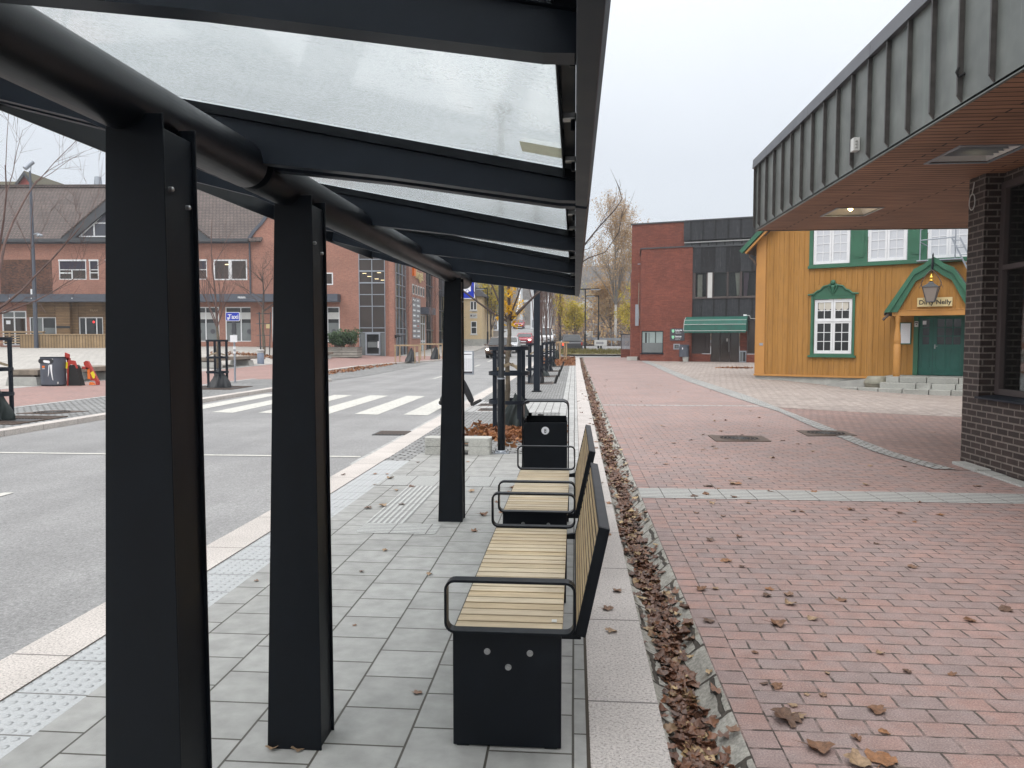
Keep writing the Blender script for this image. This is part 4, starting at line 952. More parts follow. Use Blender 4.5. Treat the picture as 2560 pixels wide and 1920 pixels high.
# upper window row
cx=[(3.58,3.70,'m'),(3.70,4.42,'g'),(4.42,4.50,'m'),(4.50,4.80,'w'),(4.80,4.88,'m'),(4.88,5.74,'g'),(5.74,5.86,'m'),(5.86,6.58,'g'),(6.58,6.72,'m'),(6.72,7.60,'g'),(7.60,7.74,'m'),(7.74,8.5,'g'),(8.5,8.62,'m'),(8.62,9.5,'g'),(9.5,12,'m')]
mb=MB()
for a,b,k in cx:
    if k=='m': mb.box(a,b,.06,.26,4.42,6.10,'blind_brown')
mb.box(3.5,3.58,.06,.26,4.42,6.1,'blind_brown'); wf=P(mb,'window_band')
for a,b,k in cx:
    if k=='g':
        mb=MB(); mb.box(a,b,.17,.18,4.50,6.10,'clear_glass'); P(mb,'pane',wf)
        mb=MB(); mb.box(a,b,.10,.24,4.42,4.50,'timber_dark'); P(mb,'window_ledge',wf)
    if k=='w': mb=MB(); mb.box(a,b,.08,.2,4.42,6.10,'off_white'); P(mb,'white_panel',wf)
mb=MB(); mb.box(3.5,12,1.4,1.5,4.2,6.3,'dark_interior'); mb.box(3.5,12,.3,1.4,4.3,4.36,'dark_interior'); P(mb,'interior')
def curtain(x0,x1,z0,z1,m,y=.45,tie=None):
    mb=MB(); n=22; v=[]
    for j,(z,k) in enumerate(((z1,1),((z0+z1)/2,.8 if tie else 1),(z0,.6 if tie else 1))):
        for i in range(n+1):
            u=i/n; x=x0+(x1-x0)*(1-k*(1-u)) if tie!='l' else x0+(x1-x0)*u*k
            v.append((x,y+.05*math.sin(u*math.pi*9),z))
    w=n+1; mb.add(v,[(j*w+i,j*w+i+1,(j+1)*w+i+1,(j+1)*w+i) for j in range(2) for i in range(n)],m,True); P(mb,'curtain')
curtain(3.80,4.12,4.5,6.0,'curtain_white',.30); curtain(6.25,6.58,4.55,6.05,'curtain_white',.30,'r'); curtain(6.80,7.15,4.5,6.05,'curtain_mauve',.30,'l')
# shop window, cash machine, sign, doors
def frame(x0,x1,z0,z1,w,y0,y1,m,n,pm,par=None,py=None,vs=(),hs=(),bev=0):
    mb=MB(); mb.box(x0,x0+w,y0,y1,z0,z1,m); mb.box(x1-w,x1,y0,y1,z0,z1,m); mb.box(x0+w,x1-w,y0,y1,z0,z0+w,m); mb.box(x0+w,x1-w,y0,y1,z1-w,z1,m)
    for q in vs: mb.box(q-w/2,q+w/2,y0+.002,y1,z0+w,z1-w,m)
    for q in hs: mb.box(x0+w,x1-w,y0+.003,y1,q-w/2,q+w/2,m)
    f=P(mb,n,par,bev); yy=(y0+y1)/2 if py is None else py
    p=MB(); p.box(x0+w,x1-w,yy,yy+.006,z0+w,z1-w,pm); P(p,'pane',f); return f
f=frame(.06,1.57,.68,2.22,.05,.03,.10,'grey_metal_dark','window','window_glass_pale'); 
mb=MB(); mb.box(.11,1.52,.058,.060,.73,1.40,'window_glass_film'); mb.box(.30,.42,.056,.058,1.40,2.1,'dark_interior'); mb.box(1.0,1.06,.056,.058,1.40,2.15,'dark_interior'); mb.box(.55,.60,.056,.058,1.40,2.1,'sign_grey'); P(mb,'window_film',f)
mb=MB(); mb.box(-.02,1.62,-.05,.05,.62,.68,'grey_metal_dark'); P(mb,'window_sill')
mb=MB(); mb.box(2.28,2.72,-.03,.02,.95,1.33,'galvanised'); a_=P(mb,'cash_machine',None,.006); mb=MB(); mb.box(2.36,2.64,-.034,-.03,1.02,1.26,'dark_ink'); mb.box(2.42,2.60,-.036,-.034,1.06,1.22,'window_glass_film'); P(mb,'screen',a_)
mb=MB(); mb.box(2.04,3.02,-.04,-.002,1.97,2.38,'sign_grey'); mb.box(2.04,3.02,-.04,-.002,1.55,1.96,'sign_grey'); sg=P(mb,'sign_board',None,.004)
for z0,tx in ((2.19,('Innlandet','Gudbrandsdal','Utdanningskontor')),(1.77,('Sentrum','videregående skole','Nord-Fron avd.'))):
    mb=MB(); P_=[(-.085,.11),(.085,.11),(.085,-.01),(.05,-.08),(0,-.12),(-.05,-.08),(-.085,-.01)]; mb.prism([(2.25+x,z0+z+.01) for x,z in P_],-.046,-.04,'mint'); mb.ico((2.25,-.048,z0+.02),(.025,.004,.025),'green_door_paint',1); P(mb,'shield_emblem',sg)
    mb=MB(); text_mb(mb,tx[0],.125,'sign_white',XZ(2.39,-.043,z0+.07),.002,'LEFT',bold=.005); text_mb(mb,tx[1],.055,'sign_white',XZ(2.39,-.043,z0-.03),.002,'LEFT',bold=.001); text_mb(mb,tx[2],.055,'sign_white',XZ(2.39,-.043,z0-.12),.002,'LEFT',bold=.001); P(mb,'lettering',sg)
frame(3.5,4.72,.68,2.9,.05,.16,.24,'blind_brown','window','blind_brown',vs=(4.35,))
fd=frame(4.76,6.60,.08,2.9,.06,.20,.30,'blind_brown','entrance','window_glass_brown',vs=(5.34,6.0)); mb=MB(); mb.tube([(5.94,.17,.8),(5.94,.17,1.7)],.016,'steel',8); P(mb,'handle',fd); mb=MB(); mb.box(5.76,5.86,.192,.2,1.5,1.7,'off_white'); P(mb,'notice',fd)
frame(7.1,8.2,.68,2.9,.05,.16,.24,'blind_brown','window','window_glass_brown')
mb=MB(); mb.box(6.64,7.06,.05,.28,.12,.88,'galvanised'); mb.box(6.68,6.84,.045,.05,.18,.80,'window_glass_film'); mb.box(6.87,7.02,.045,.05,.18,.80,'window_glass'); P(mb,'display_case')
# awning
mb=MB(); prof=[(.06,3.16),(-.35,3.10),(-.80,2.90),(-1.02,2.62),(-1.10,2.20)]
n=40
for (a,b) in zip(prof,prof[1:]): mb.add([(3.16,a[0],a[1]),(7.14,a[0],a[1]),(7.14,b[0],b[1]),(3.16,b[0],b[1])],[(0,1,2,3)],'awning_green')
for x in (3.16,7.14): mb.add([(x,.06,3.16)]+[(x,a,b) for a,b in prof[1:]]+[(x,.06,2.20)],[tuple(range(len(prof)+1))],'awning_green')
N=60; v=[]
for i in range(N+1):
    x=3.16+3.98*i/N; v+=[(x,-1.10,2.20),(x,-1.105,2.085-.03*abs(math.sin(i*math.pi/4)))]
mb.add(v,[(2*i,2*i+1,2*i+3,2*i+2) for i in range(N)],'awning_green')
aw=P(mb,'awning'); mb=MB()
for y,z in ((-.80,2.91),(-1.03,2.62),(-1.11,2.20)): mb.tube([(3.15,y,z),(7.15,y,z)],.016,'off_white',6)
mb.tube([(3.15,y,z) for y,z in prof[1:]],.014,'off_white',6); P(mb,'awning_rod',aw)
mb=MB(); mb.box(6.85,7.05,-.02,.06,3.18,3.28,'sign_white'); mb.tube([(7.05,.02,3.22),(7.25,.0,3.2),(7.3,.0,3.02),(7.7,.02,2.98),(8.4,.04,3.0)],.02,'off_white',6); P(mb,'floodlight_cable')
mb=MB(); mb.tube([(-.30,.6,5.6),(-.30,.55,4.0),(-.24,.55,3.1)],.025,'terracotta_pot',6); mb.box(-.6,-.36,.85,.9,2.6,4.1,'galvanised'); mb.box(-.45,-.05,.80,.86,6.9,6.96,'galvanised'); P(mb,'wall_fixture')
mb=MB(); mb.box(-1.1,-.35,.5,.9,-.1,.42,'concrete_pale'); P(mb,'foundation_corner')
bn=thing('litter_bin','dark blue oval litter bin fixed beside the cash machine on the red brick wall','litter bin',(4.56,54.05,0),RA)
mb=MB(); pr=[(x*1.0,y) for x,y in rrect(-.32,.32,-.22,.22,.2,6)]; mb.prism([(3.05+x,-.30+y) for x,y in pr],.36,1.06,'slate_blue_metal','z',True); mb.prism([(3.05+x,-.12+y*.3) for x,y in pr],1.06,1.18,'slate_blue_metal','z',True); mb.build('bin_body',bn)
mb=MB(); mb.prism([(3.02+x*.8,-.32+y*.6) for x,y in pr],1.061,1.065,'dark_ink','z'); mb.build('opening',bn)
mb=MB(); mb.hexa([(3.02,-.42,.0),(3.32,-.42,.0),(3.02,-.12,.0),(3.32,-.12,.0),(2.98,-.46,.36),(3.36,-.46,.36),(2.98,-.08,.36),(3.36,-.08,.36)],'concrete_pale'); mb.build('concrete_base',bn)
mb=MB(); mb.box(2.96,3.02,-.525,-.52,.86,.98,'sign_white'); mb.build('sticker',bn)
for o_ in bn.children:
    for vv in o_.data.vertices: vv.co.z+=.1
mb=MB(); # brick wall and screen left of the building
wl=thing('garden_wall','low brick wall with grey slatted screen left of the red brick building','wall',(3.6,60.5,zg(3.6,60.5)))
mb.box(0,1.0,0,.3,-.1,.62,'brick_red'); mb.build('wall',wl); mb=MB(); 
for k in range(9): mb.box(.05+.11*k,.13+.11*k,.10,.14,.62,1.75,'galvanised')
mb.box(0,.05,.08,.16,.62,1.8,'lead_dark'); mb.box(0,1.0,.08,.16,1.75,1.82,'lead_dark'); mb.build('screen',wl)

# ------------------------------------------------------------------ long brick shopping building on the left
LA=R(4); t=thing('shopping_building','long brick shopping building with brown tiled roof, grey canopy and glazed stair tower','building',(-42.5,60,0),LA)
def sl(mb,x0,x1,y0,z0,y1,z1,th,m):
    d=Vector((y1-y0,z1-z0)).normalized(); n=Vector((-d.y,d.x))*th
    mb.add([(x0,y0,z0),(x1,y0,z0),(x1,y1,z1),(x0,y1,z1),(x0,y0-n.x,z0-n.y),(x1,y0-n.x,z0-n.y),(x1,y1-n.x,z1-n.y),(x0,y1-n.x,z1-n.y)],[(0,1,2,3),(7,6,5,4),(0,4,5,1),(2,6,7,3),(1,5,6,2),(0,3,7,4)],m)
ups=[(-11.5,-9.3),(-8.6,-7.9),(.45,2.69),(2.95,3.70),(4.3,6.4),(6.7,7.4),(8.1,10.1),(10.45,12.6)]
mb=MB(); H=[(a,b,6.53,8.13) for a,b in ups]+[(13.15,15.9,6.48,8.14)]+[(-4.4,-2.38,1.2,3.98),(-2.12,.34,1.9,3.47),(1.95,3.95,1.9,3.47),(11.3,13.5,1.48,4.3),(14.02,16.6,1.48,4.3),(4.3,7.5,1.48,4.3),(7.9,10.9,1.48,4.3)]
mb.wall(-14,16.1,0,9.55,H,0,.16,'brick_orange')
gab=[(16.1,-.3),(25.0,-.3),(25.0,13.6),(23.5,15.0),(20.6,15.9),(17.9,11.9),(17.2,10.95),(16.6,10.35),(16.1,9.6)]
H2=[(22.2,22.9,6.08,7.08),(21.4,23.4,1.38,4.30),(17.85,19.0,1.38,4.3)]
mb.wall(16.1,25.0,-.3,9.6,H2,0,.16,'brick_orange'); mb.add([(x,0,z) for x,z in gab[2:]]+[(25.0,0,9.6)],[tuple(range(len(gab)-1))],'brick_orange')
mb.box(27.15,27.95,-.02,.4,-.3,12.5,'brick_orange'); mb.box(25.0,27.15,.3,.4,11,12.5,'brick_orange'); mb.add([(16.1,.4,0),(-14,.4,0),(-14,.4,-.5),(16.1,.4,-.5)],[(0,1,2,3)],'concrete')
wl_=P(mb,'wall')
mb=MB(); mb.box(-4.42,-.14,-.02,0,5.36,8.14,'brick_herring'); P(mb,'patterned_brick_panel')
mb=MB(); mb.box(-14,16.1,-.03,0,8.16,8.30,'brick_orange'); mb.box(-14,16.1,-.03,0,9.2,9.42,'brick_orange'); P(mb,'brick_band')
mb=MB(); sl(mb,-14,17.2,-.45,9.62,7.9,15.6,.14,'tile_roof'); sl(mb,-14,18,7.9,15.6,15.5,9.6,.14,'tile_roof'); mb.box(-14,17.2,7.6,8.2,15.5,15.75,'tile_roof'); rf=P(mb,'roof')
mb=MB(); mb.box(-14,16.2,-.62,-.34,9.52,9.76,'lead_dark'); mb.box(-14,16.1,-.34,0,9.45,9.55,'slate_blue_metal'); P(mb,'gutter',rf)
mb=MB()
vg=[(16.1,9.6),(16.6,10.35),(17.2,10.95),(17.9,11.9),(20.6,15.9)]
for (a,b),(c,d) in zip(vg,vg[1:]): mb.prism([(a-.22,b+.1),(c-.22,d+.1),(c+.05,d+.05),(a+.05,b+.05)],-.12,.5,'slate_blue_metal')
P(mb,'verge_flashing',rf)
mb=MB(); mb.prism([(17.9,11.9),(20.6,15.9),(23.5,15.0),(23.5,14.8),(20.6,15.7),(18.0,11.8)],0,10,'tile_roof'); P(mb,'wing_roof',rf)
mb=MB(); mb.lathe([(.36,0),(.34,.5),(.28,1.0)],'galvanised',(-.5,8.0,15.5),16); P(mb,'vent_chimney',rf)
mb=MB(); mb.lathe([(.12,0),(.12,.5),(.2,.55),(.2,.7),(.05,.8)],'galvanised',(3.6,8.0,15.5),12); P(mb,'vent_pipe',rf)
# dormer
def dormer():
    mb=MB(); cxm=6.9; L=[(.9,9.86),(2.0,10.75),(4.15,12.5),(cxm,14.7)]; Rr=[(2*cxm-x,z) for x,z in L]
    for A in (L,Rr):
        for (a,b),(c,d) in zip(A,A[1:]): 
            mb.prism([(a,b),(c,d),(c,d-.85 if c!=cxm else d-.85),(a,b-.0 if a in(.9,12.9) else b-.85)],-.30,-.05,'lead_dark')
            mb.prism([(a,b+.12),(c,d+.12),(c,d),(a,b)],-.35,7.5,'tile_roof')
    mb.box(.9,12.9,-.32,.2,9.66,9.90,'lead_dark'); mb.prism([(.95,9.88),(12.85,9.88),(cxm,14.5)],.10,.16,'lead_dark'); d=P(mb,'dormer',rf)
    mb=MB(); inn=lambda x: 10.05+(x-2.33)*.93 if x<cxm else 10.05+(11.47-x)*.93
    xs=[2.33,3.45,5.1,cxm,8.7,10.35,11.47]
    for a,b in zip(xs,xs[1:]):
        za,zb=inn(a),inn(b); pl=[(a+.04,10.06),(b-.04,10.06),(b-.04,min(zb,13.9)),(a+.04,min(za,13.9))]
        mb.prism(pl,-.0,.05,'shade_glass')
    P(mb,'dormer_glazing',rf)
    mb=MB()
    for x in xs[1:-1]: mb.box(x-.05,x+.05,-.06,.06,10.0,inn(x),'white_paint')
    mb.box(2.2,11.6,-.06,.06,9.98,10.07,'white_paint'); mb.bar((2.25,0,10.0),(cxm,0,14.3),.12,.10,'white_paint',(0,1,0)); mb.bar((11.55,0,10.0),(cxm,0,14.3),.12,.10,'white_paint',(0,1,0)); mb.box(3.45,10.35,-.055,.055,11.06,11.14,'white_paint'); P(mb,'dormer_frame',rf)
dormer()
# upper windows
for i,(a,b) in enumerate(ups):
    mb=MB(); z0,z1=6.53,8.13; w=.06; m='white_paint'
    mb.box(a-.03,b+.03,-.05,.08,z1-.10,z1+.03,m); mb.box(a,a+w,-.02,.1,z0,z1-.1,m); mb.box(b-w,b,-.02,.1,z0,z1-.1,m); mb.box(a+w,b-w,-.02,.1,z0,z0+w,m); mb.box(a+w,b-w,-.015,.1,7.30,7.36,m)
    if b-a>1: xm=a+(b-a)*.47; mb.box(xm-.04,xm+.04,-.015,.1,z0+w,7.30,m); mb.box(a+w,xm,-.01,.1,7.02,7.12,m)
    else: mb.box(a+w,b-w,-.01,.1,7.05,7.12,m)
    f=P(mb,'window'); p=MB(); p.box(a+w,b-w,.05,.055,z0+w,7.30,'window_glass_brown'); P(p,'pane',f); p=MB(); p.box(a+w,b-w,.02,.025,7.36,z1-.1,'shade_fabric'); P(p,'sunblind',f)
f=frame(13.15,15.9,6.48,8.14,.10,-.03,.10,'white_paint','window','window_glass_brown',vs=(14.5,)); mb=MB(); mb.box(14.38,14.64,-.05,.08,6.5,8.1,'white_paint'); mb.box(14.05,14.38,.03,.045,7.72,7.78,'tube_glow'); P(mb,'mullion',f)
frame(22.2,22.9,6.08,7.08,.09,-.03,.10,'white_paint','window','window_glass_brown')
# canopy and recessed ground floor
mb=MB(); mb.box(-14,23.5,-1.1,.0,4.68,5.30,'slate_blue_metal'); cn=P(mb,'canopy',None,.01)
mb=MB()
for x in (-8,-4.2,-3,-1.2,2.1,6,9): mb.ico((x,-1.13,4.95),(.05,.04,.05),'sign_white',1)
P(mb,'canopy_spotlight',cn)
mb=MB(); text_mb(mb,'FRISØR',.2,'sign_white',XZ(15.8,-1.115,5.0),.004,bold=.006); P(mb,'lettering',cn)
for a,b,vs in ((11.3,13.5,(12.4,)),(14.02,16.6,(15.3,)),(4.3,7.5,(5.9,)),(7.9,10.9,(9.4,)),(21.4,23.4,(22.4,)),(17.85,19.0,())):
    f=frame(a,b,1.45,4.30,.08,.02,.14,'white_paint','shop_window','window_glass',vs=vs); mb=MB(); mb.box(a+.08,b-.08,.06,.065,1.53,3.0,'window_glass_film'); mb.box(a+.08,b-.08,.03,.06,3.30,3.85,'off_white')
    for q in [(a+vs[0])/2,(b+vs[0])/2] if vs else []: mb.lathe([(.18,0),(.18,.004)],'sign_grey',(0,0,0),20) if False else mb.prism([(q+.2*math.cos(k*.35),2.3+.2*math.sin(k*.35)) for k in range(18)],.055,.06,'sign_grey')
    P(mb,'window_film',f)
f=frame(-4.4,-2.38,1.15,3.98,.10,.0,.14,'white_paint','shop_door','window_glass_brown',vs=(-3.39,),hs=(3.43,)); mb=MB(); mb.box(-4.3,-2.48,.03,.06,3.5,3.88,'window_glass_film'); mb.box(-4.1,-3.75,.04,.06,2.9,3.2,'sign_white'); P(mb,'notice',f)
f=frame(-2.12,.34,1.5,3.47,.07,.0,.14,'white_paint','shop_window','window_glass',vs=(-1.05,.02)); mb=MB(); mb.box(-1.95,-1.12,.05,.06,1.6,3.4,'window_glass_film'); mb.box(-.98,-.05,.05,.06,1.6,2.6,'window_glass_film'); P(mb,'window_film',f)
f=frame(1.95,3.95,1.2,3.47,.08,.0,.14,'white_paint','shop_door','window_glass',vs=(2.5,3.4)); mb=MB(); mb.ico((3.15,.03,3.08),(.10,.03,.10),'red_led',1); P(mb,'round_lamp',f)
mb=MB(); mb.box(-2.3,4.2,-.05,0,3.47,4.68,'slat_cladding'); mb.box(.36,1.5,-.5,0,1.2,4.66,'slat_cladding'); mb.box(.36,1.5,-.52,-.5,2.55,2.75,'dark_interior'); mb.box(1.5,1.95,-.12,0,1.2,4.6,'slat_cladding'); mb.box(3.95,4.3,-.05,0,1.2,4.6,'slat_cladding'); tc_=P(mb,'timber_cladding')
mb=MB(); text_mb(mb,'FRAM',.26,'stake_wood',XZ(3.25,-.06,4.0),.006); P(mb,'lettering',tc_)
mb=MB(); mb.box(17.36,17.66,-.03,0,2.55,2.95,'cream_board'); P(mb,'notice_board')
mb=MB(); mb.tube([(16.15,-.08,9.5),(16.15,-.08,5.3)],.07,'slate_blue_metal',8); P(mb,'downpipe')
# glazed stair tower
mb=MB(); m='galvanised'; hs=[.36,2.22,2.59,4.35,5.30,6.25,7.20,8.15,9.1,10.0,11.0]
for x in (25.03,26.08,27.12): mb.box(x-.03,x+.03,-.06,.1,2.22 if x==26.08 else .3,11.0,m)
for z in hs[1:]: mb.box(25.0,27.15,-.05,.1,z-.03,z+.03,m)
for z in (6.25,7.2): mb.box(25.06,27.1,-.065,.1,z-.05,z+.05,m)
tw=P(mb,'stair_tower_frame')
for a,b in zip(hs[1:],hs[2:]):
    for c,d in ((25.06,26.05),(26.11,27.09)):
        p=MB(); p.box(c,d,.02,.03,a+.03,b-.03,'window_glass_brown'); P(p,'pane',tw)
p=MB(); 
for x,z in ((25.3,7.0),(25.7,6.75),(26.5,7.05),(26.3,6.55),(26.8,6.45)): p.box(x,x+.32,.015,.02,z,z+.035,'tube_glow')
P(p,'ceiling_lamp',tw)
fd=frame(25.5,26.72,.36,2.19,.12,-.09,.1,'galvanised','door','window_glass'); mb=MB(); mb.box(26.52,26.60,-.14,-.09,.95,1.5,'sign_white'); P(mb,'handle',fd); p=MB(); p.box(25.66,26.56,-.02,-.01,1.0,1.45,'window_glass_film'); P(p,'window_film',fd)
p=MB(); p.box(25.06,25.5,.02,.03,.3,2.19,'window_glass_film'); p.box(26.72,27.1,.02,.03,.3,2.19,'window_glass_film'); P(p,'side_light',tw)
# street side of the building (faces the road)
def PW(mb,n,par=None):
    o=mb.build(n,t,0,True)
    if par is not None: o.parent=par
    return o
SX=Matrix(((0,-1,0,-14.5),(1,0,0,0),(0,0,1,0),(0,0,0,1)))  # local (along, inwards, up) -> world
def SM():
    m=MB(); m.xf=SX; return m
mb=SM(); mb.wall(65.4,86,-.2,12,[(68.0,73.8,5.75,6.62),(71.7,74.0,.2,4.05),(74.45,78.35,.2,9.5),(80.4,84.5,.2,9.5)],0,.2,'brick_orange'); mb.box(61.0,61.6,0,.4,-.2,12.5,'brick_orange'); mb.box(61.6,65.4,.3,.4,9.8,12,'brick_orange'); mb.box(78.5,80.1,-.25,0,.2,9.6,'brick_orange'); mb.box(65.4,66.6,-.3,0,-.2,12,'brick_orange'); PW(mb,'street_wall')
mb=SM()
for y in (61.65,62.85,64.1,65.35): mb.box(y-.03,y+.03,-.06,.1,.25,9.8,'galvanised')
for z in (.25,2.1,2.56,4.22,5.18,6.13,7.05,8.0,8.95,9.8): mb.box(61.6,65.4,-.05,.1,z-.03,z+.03,'galvanised')
sf=PW(mb,'street_glazing'); mb=SM(); mb.box(61.6,65.4,.03,.04,.25,9.8,'window_glass'); PW(mb,'pane',sf)
mb=SM(); mb.box(68.0,73.8,.06,.1,5.75,6.62,'dark_interior')
for k in range(5):
    y=68.1+1.17*k; mb.box(y,y+.8,-.02,.06,5.7,6.62,'off_white'); mb.box(y+.1,y+.7,-.03,-.02,5.8,6.5,'window_glass_film'); 
    if k<4: mb.box(y+.8,y+1.17,-.005,.06,5.7,6.66,'brick_orange')
PW(mb,'small_windows')
mb=SM(); text_mb(mb,'Torget',1.25,'cream_board',XZ(70.6,-.12,7.6),.06,bold=.02); lt=PW(mb,'torget_lettering'); mb=SM(); mb.box(67.6,68.35,-.3,0,7.3,8.1,'orange_plastic'); PW(mb,'sign_cube')
mb=SM()
for i in range(2):
    for j in range(8): mb.box(67.75+1.78*i,69.47+1.78*i,-.1,0,1.74+.465*j,2.17+.465*j,'lattice_mix_grey')
db=PW(mb,'directory_board'); mb=SM()
random.seed(11)
for i in range(2):
    for j in range(8):
        a=67.95+1.78*i; z=1.95+.465*j; mb.box(a,a+random.uniform(.6,1.3),-.106,-.1,z-.06,z+.06,'sign_white' if (i,j)!=(1,2) else 'red_plastic')
PW(mb,'shop_names',db)
mb=SM(); mb.box(71.5,74.7,-.9,0,4.05,4.68,'slate_blue_metal'); PW(mb,'door_canopy')
mb=SM(); 
for y in (71.75,72.8,73.9): mb.box(y-.05,y+.05,0,.15,.2,4.0,'white_paint')
for z in (.25,1.5,3.15,3.95): mb.box(71.7,74.0,.005,.15,z-.05,z+.05,'white_paint')
mb.box(71.8,73.9,.04,.08,.3,1.45,'window_glass_pale'); dd=PW(mb,'side_door'); mb=SM(); mb.box(71.8,73.9,.06,.07,1.5,3.9,'window_glass'); PW(mb,'pane',dd)
mb=SM(); mb.box(74.45,78.35,.1,.12,.2,9.5,'window_glass'); mb.box(80.4,84.5,.1,.12,.2,9.5,'window_glass')
for y in (75.7,77,81.7,83): mb.box(y-.04,y+.04,0,.1,.2,9.5,'lead_dark')
for z in (2.6,4.8,7.0): mb.box(74.45,78.35,.0,.1,z-.05,z+.05,'lead_dark'); mb.box(80.4,84.5,.0,.1,z-.05,z+.05,'lead_dark')
PW(mb,'dark_glazing')
mb=SM(); mb.box(61.15,61.45,-.14,0,1.75,2.0,'black_rubber'); mb.box(61.1,61.25,-.5,-.14,1.85,1.95,'black_rubber'); PW(mb,'wall_lamp')
# distant red gabled house behind the roof
rh=thing('red_house','red gabled house with mossy tiled roof rising behind the brick building','house',(-63.2,85,0),R(4))
mb=MB(); mb.box(-3,3,0,12,0,16.9,'red_render'); mb.add([(-3,0,16.9),(3,0,16.9),(.0,0,20.8)],[(0,1,2)],'red_render'); mb.build('wall',rh)
mb=MB(); slx=lambda a,b,c,d: mb.prism([(a,b),(c,d),(c,d+.25),(a,b+.25)],-.3,12,'moss_roof'); slx(-3.3,16.5,0,20.8); slx(0,20.8,3.3,16.5); mb.add([(-16,1.5,17.2),(-.3,1.5,17.2),(-.3,5,20.9),(-16,5,20.9)],[(0,1,2,3)],'moss_roof'); mb.build('roof',rh)
mb=MB(); mb.prism([(-3.4,16.4),(0,20.95),(3.4,16.4),(3.05,16.4),(0,20.5),(-3.05,16.4)],-.42,-.28,'lead_dark'); mb.build('verge_board',rh)
mb=MB(); 
for k in range(5): mb.box(-1.1,1.3,-.1,0,18.1+.22*k,18.2+.22*k,'off_white')
mb.box(-1.2,-1.1,-.1,0,18.0,19.1,'off_white'); mb.build('louvre',rh)
# cream building by the bridge
cb=thing('cream_building','cream rendered two storey building with white windows beyond the brick one','building',(-13.85,84.5,0),0)
mb=MB(); mb.wall(-8.0,3.6,1.7,6.4,[(2.40,3.05,2.27,3.68),(2.33,3.05,4.9,5.88),(.6,1.25,2.27,3.68),(.55,1.25,4.9,5.88)],0,.15,'cream_render'); mb.add([(3.6,0,1.7),(3.6,12,1.7),(3.6,12,6.4),(3.6,0,6.4)],[(0,1,2,3)],'cream_render'); mb.build('wall',cb)
mb=MB(); mb.box(-8.0,3.65,-.05,12,.3,1.7,'concrete_pale'); mb.build('foundation',cb)
mb=MB(); mb.prism([(-8.3,6.4),(4.0,6.4),(4.0,6.6),(1.8,8.6),(-8.3,8.6)],-.4,12.4,'roof_slate'); mb.build('roof',cb)
for a,b,c,d in ((2.40,3.05,2.27,3.68),(2.33,3.05,4.9,5.88),(.6,1.25,2.27,3.68),(.55,1.25,4.9,5.88)):
    mb=MB(); w=.07; mb.box(a-.1,b+.1,-.05,.02,c-.12,c,'off_white'); mb.box(a,a+w,.0,.1,c,d,'white_paint'); mb.box(b-w,b,.0,.1,c,d,'white_paint'); mb.box(a+w,b-w,0,.1,d-w,d,'white_paint'); mb.box(a+w,b-w,0,.1,c,c+w,'white_paint')
    if d<4: mb.box(a+w,b-w,0,.1,(c+d)/2,(c+d)/2+.09,'white_paint')
    else: mb.box((a+b)/2-.05,(a+b)/2+.05,0,.1,c+w,d-w,'white_paint')
    f=mb.build('window',cb); p=MB(); p.box(a+w,b-w,.05,.06,c+w,d-w,'window_glass'); p.build('pane',f)
mb=MB(); mb.box(2.3,3.1,-.04,0,4.0,4.55,'off_white'); mb.box(2.36,2.52,-.05,-.04,4.2,4.4,'sign_grey'); mb.box(2.6,3.0,-.05,-.04,4.3,4.35,'sign_grey'); mb.box(2.6,2.9,-.05,-.04,4.17,4.21,'sign_grey'); mb.build('sign_board',cb)
mb=MB(); mb.tube([(2.6,0,4.68),(2.6,-.3,4.7),(3.1,-.3,4.7)],.03,'lead_dark',6); mb.build('sign_lamp',cb)
# ------------------------------------------------------------------ trees
def branchy(mb,p,d,L,r,lev,rng,m,sp=.6,up=.25,n=3,ends=None,sides=5,seg=4,kids=(3,5),taper=.35):
    pts=[Vector(p)]; rad=[r]; dd=Vector(d).normalized()
    for i in range(seg):
        dd=(dd+Vector((rng.uniform(-.16,.16),rng.uniform(-.16,.16),rng.uniform(-.08,.10)+up*.12))).normalized(); pts.append(pts[-1]+dd*L/seg); rad.append(r*(1-(1-taper)*(i+1)/seg))
    mb.tube(pts,rad,m,sides if r>.012 else 4 if r>.006 else 3,False)
    if ends is not None: ends.append((pts[-1],dd,lev)); 
    if lev<=0: 
        if ends is not None:
            for q in pts[1:]: ends.append((q,dd,0))
        return
    for k in range(rng.randint(*kids)):
        f=rng.uniform(.30,1.0); i=min(seg-1,int(f*seg)); q=pts[i].lerp(pts[i+1],f*seg-i)
        a=rng.uniform(0,6.283); o=dd.orthogonal().normalized(); o=Matrix.Rotation(a,3,dd)@o
        nd=(dd*(1-sp*.5)+o*sp+Vector((0,0,up))).normalized()
        branchy(mb,q,nd,L*rng.uniform(.45,.72),max(.0032,rad[i]*.55),lev-1,rng,m,sp,up,n,ends,sides,3,kids,taper)
def leafcards(mb,ends,cnt,size,m,rng,spread=.25,droop=0):
    for k in range(cnt):
        e=rng.choice(ends)[0]; c=e+Vector((rng.gauss(0,spread),rng.gauss(0,spread),rng.gauss(0,spread)-droop*rng.random()))
        a=Vector((rng.uniform(-1,1),rng.uniform(-1,1),rng.uniform(-1,1))).normalized(); b=a.orthogonal().normalized(); s=size*rng.uniform(.6,1.4)
        mb.add([c-a*s,c+b*s*.55,c+a*s,c-b*s*.55],[(0,1,2,3)],m)
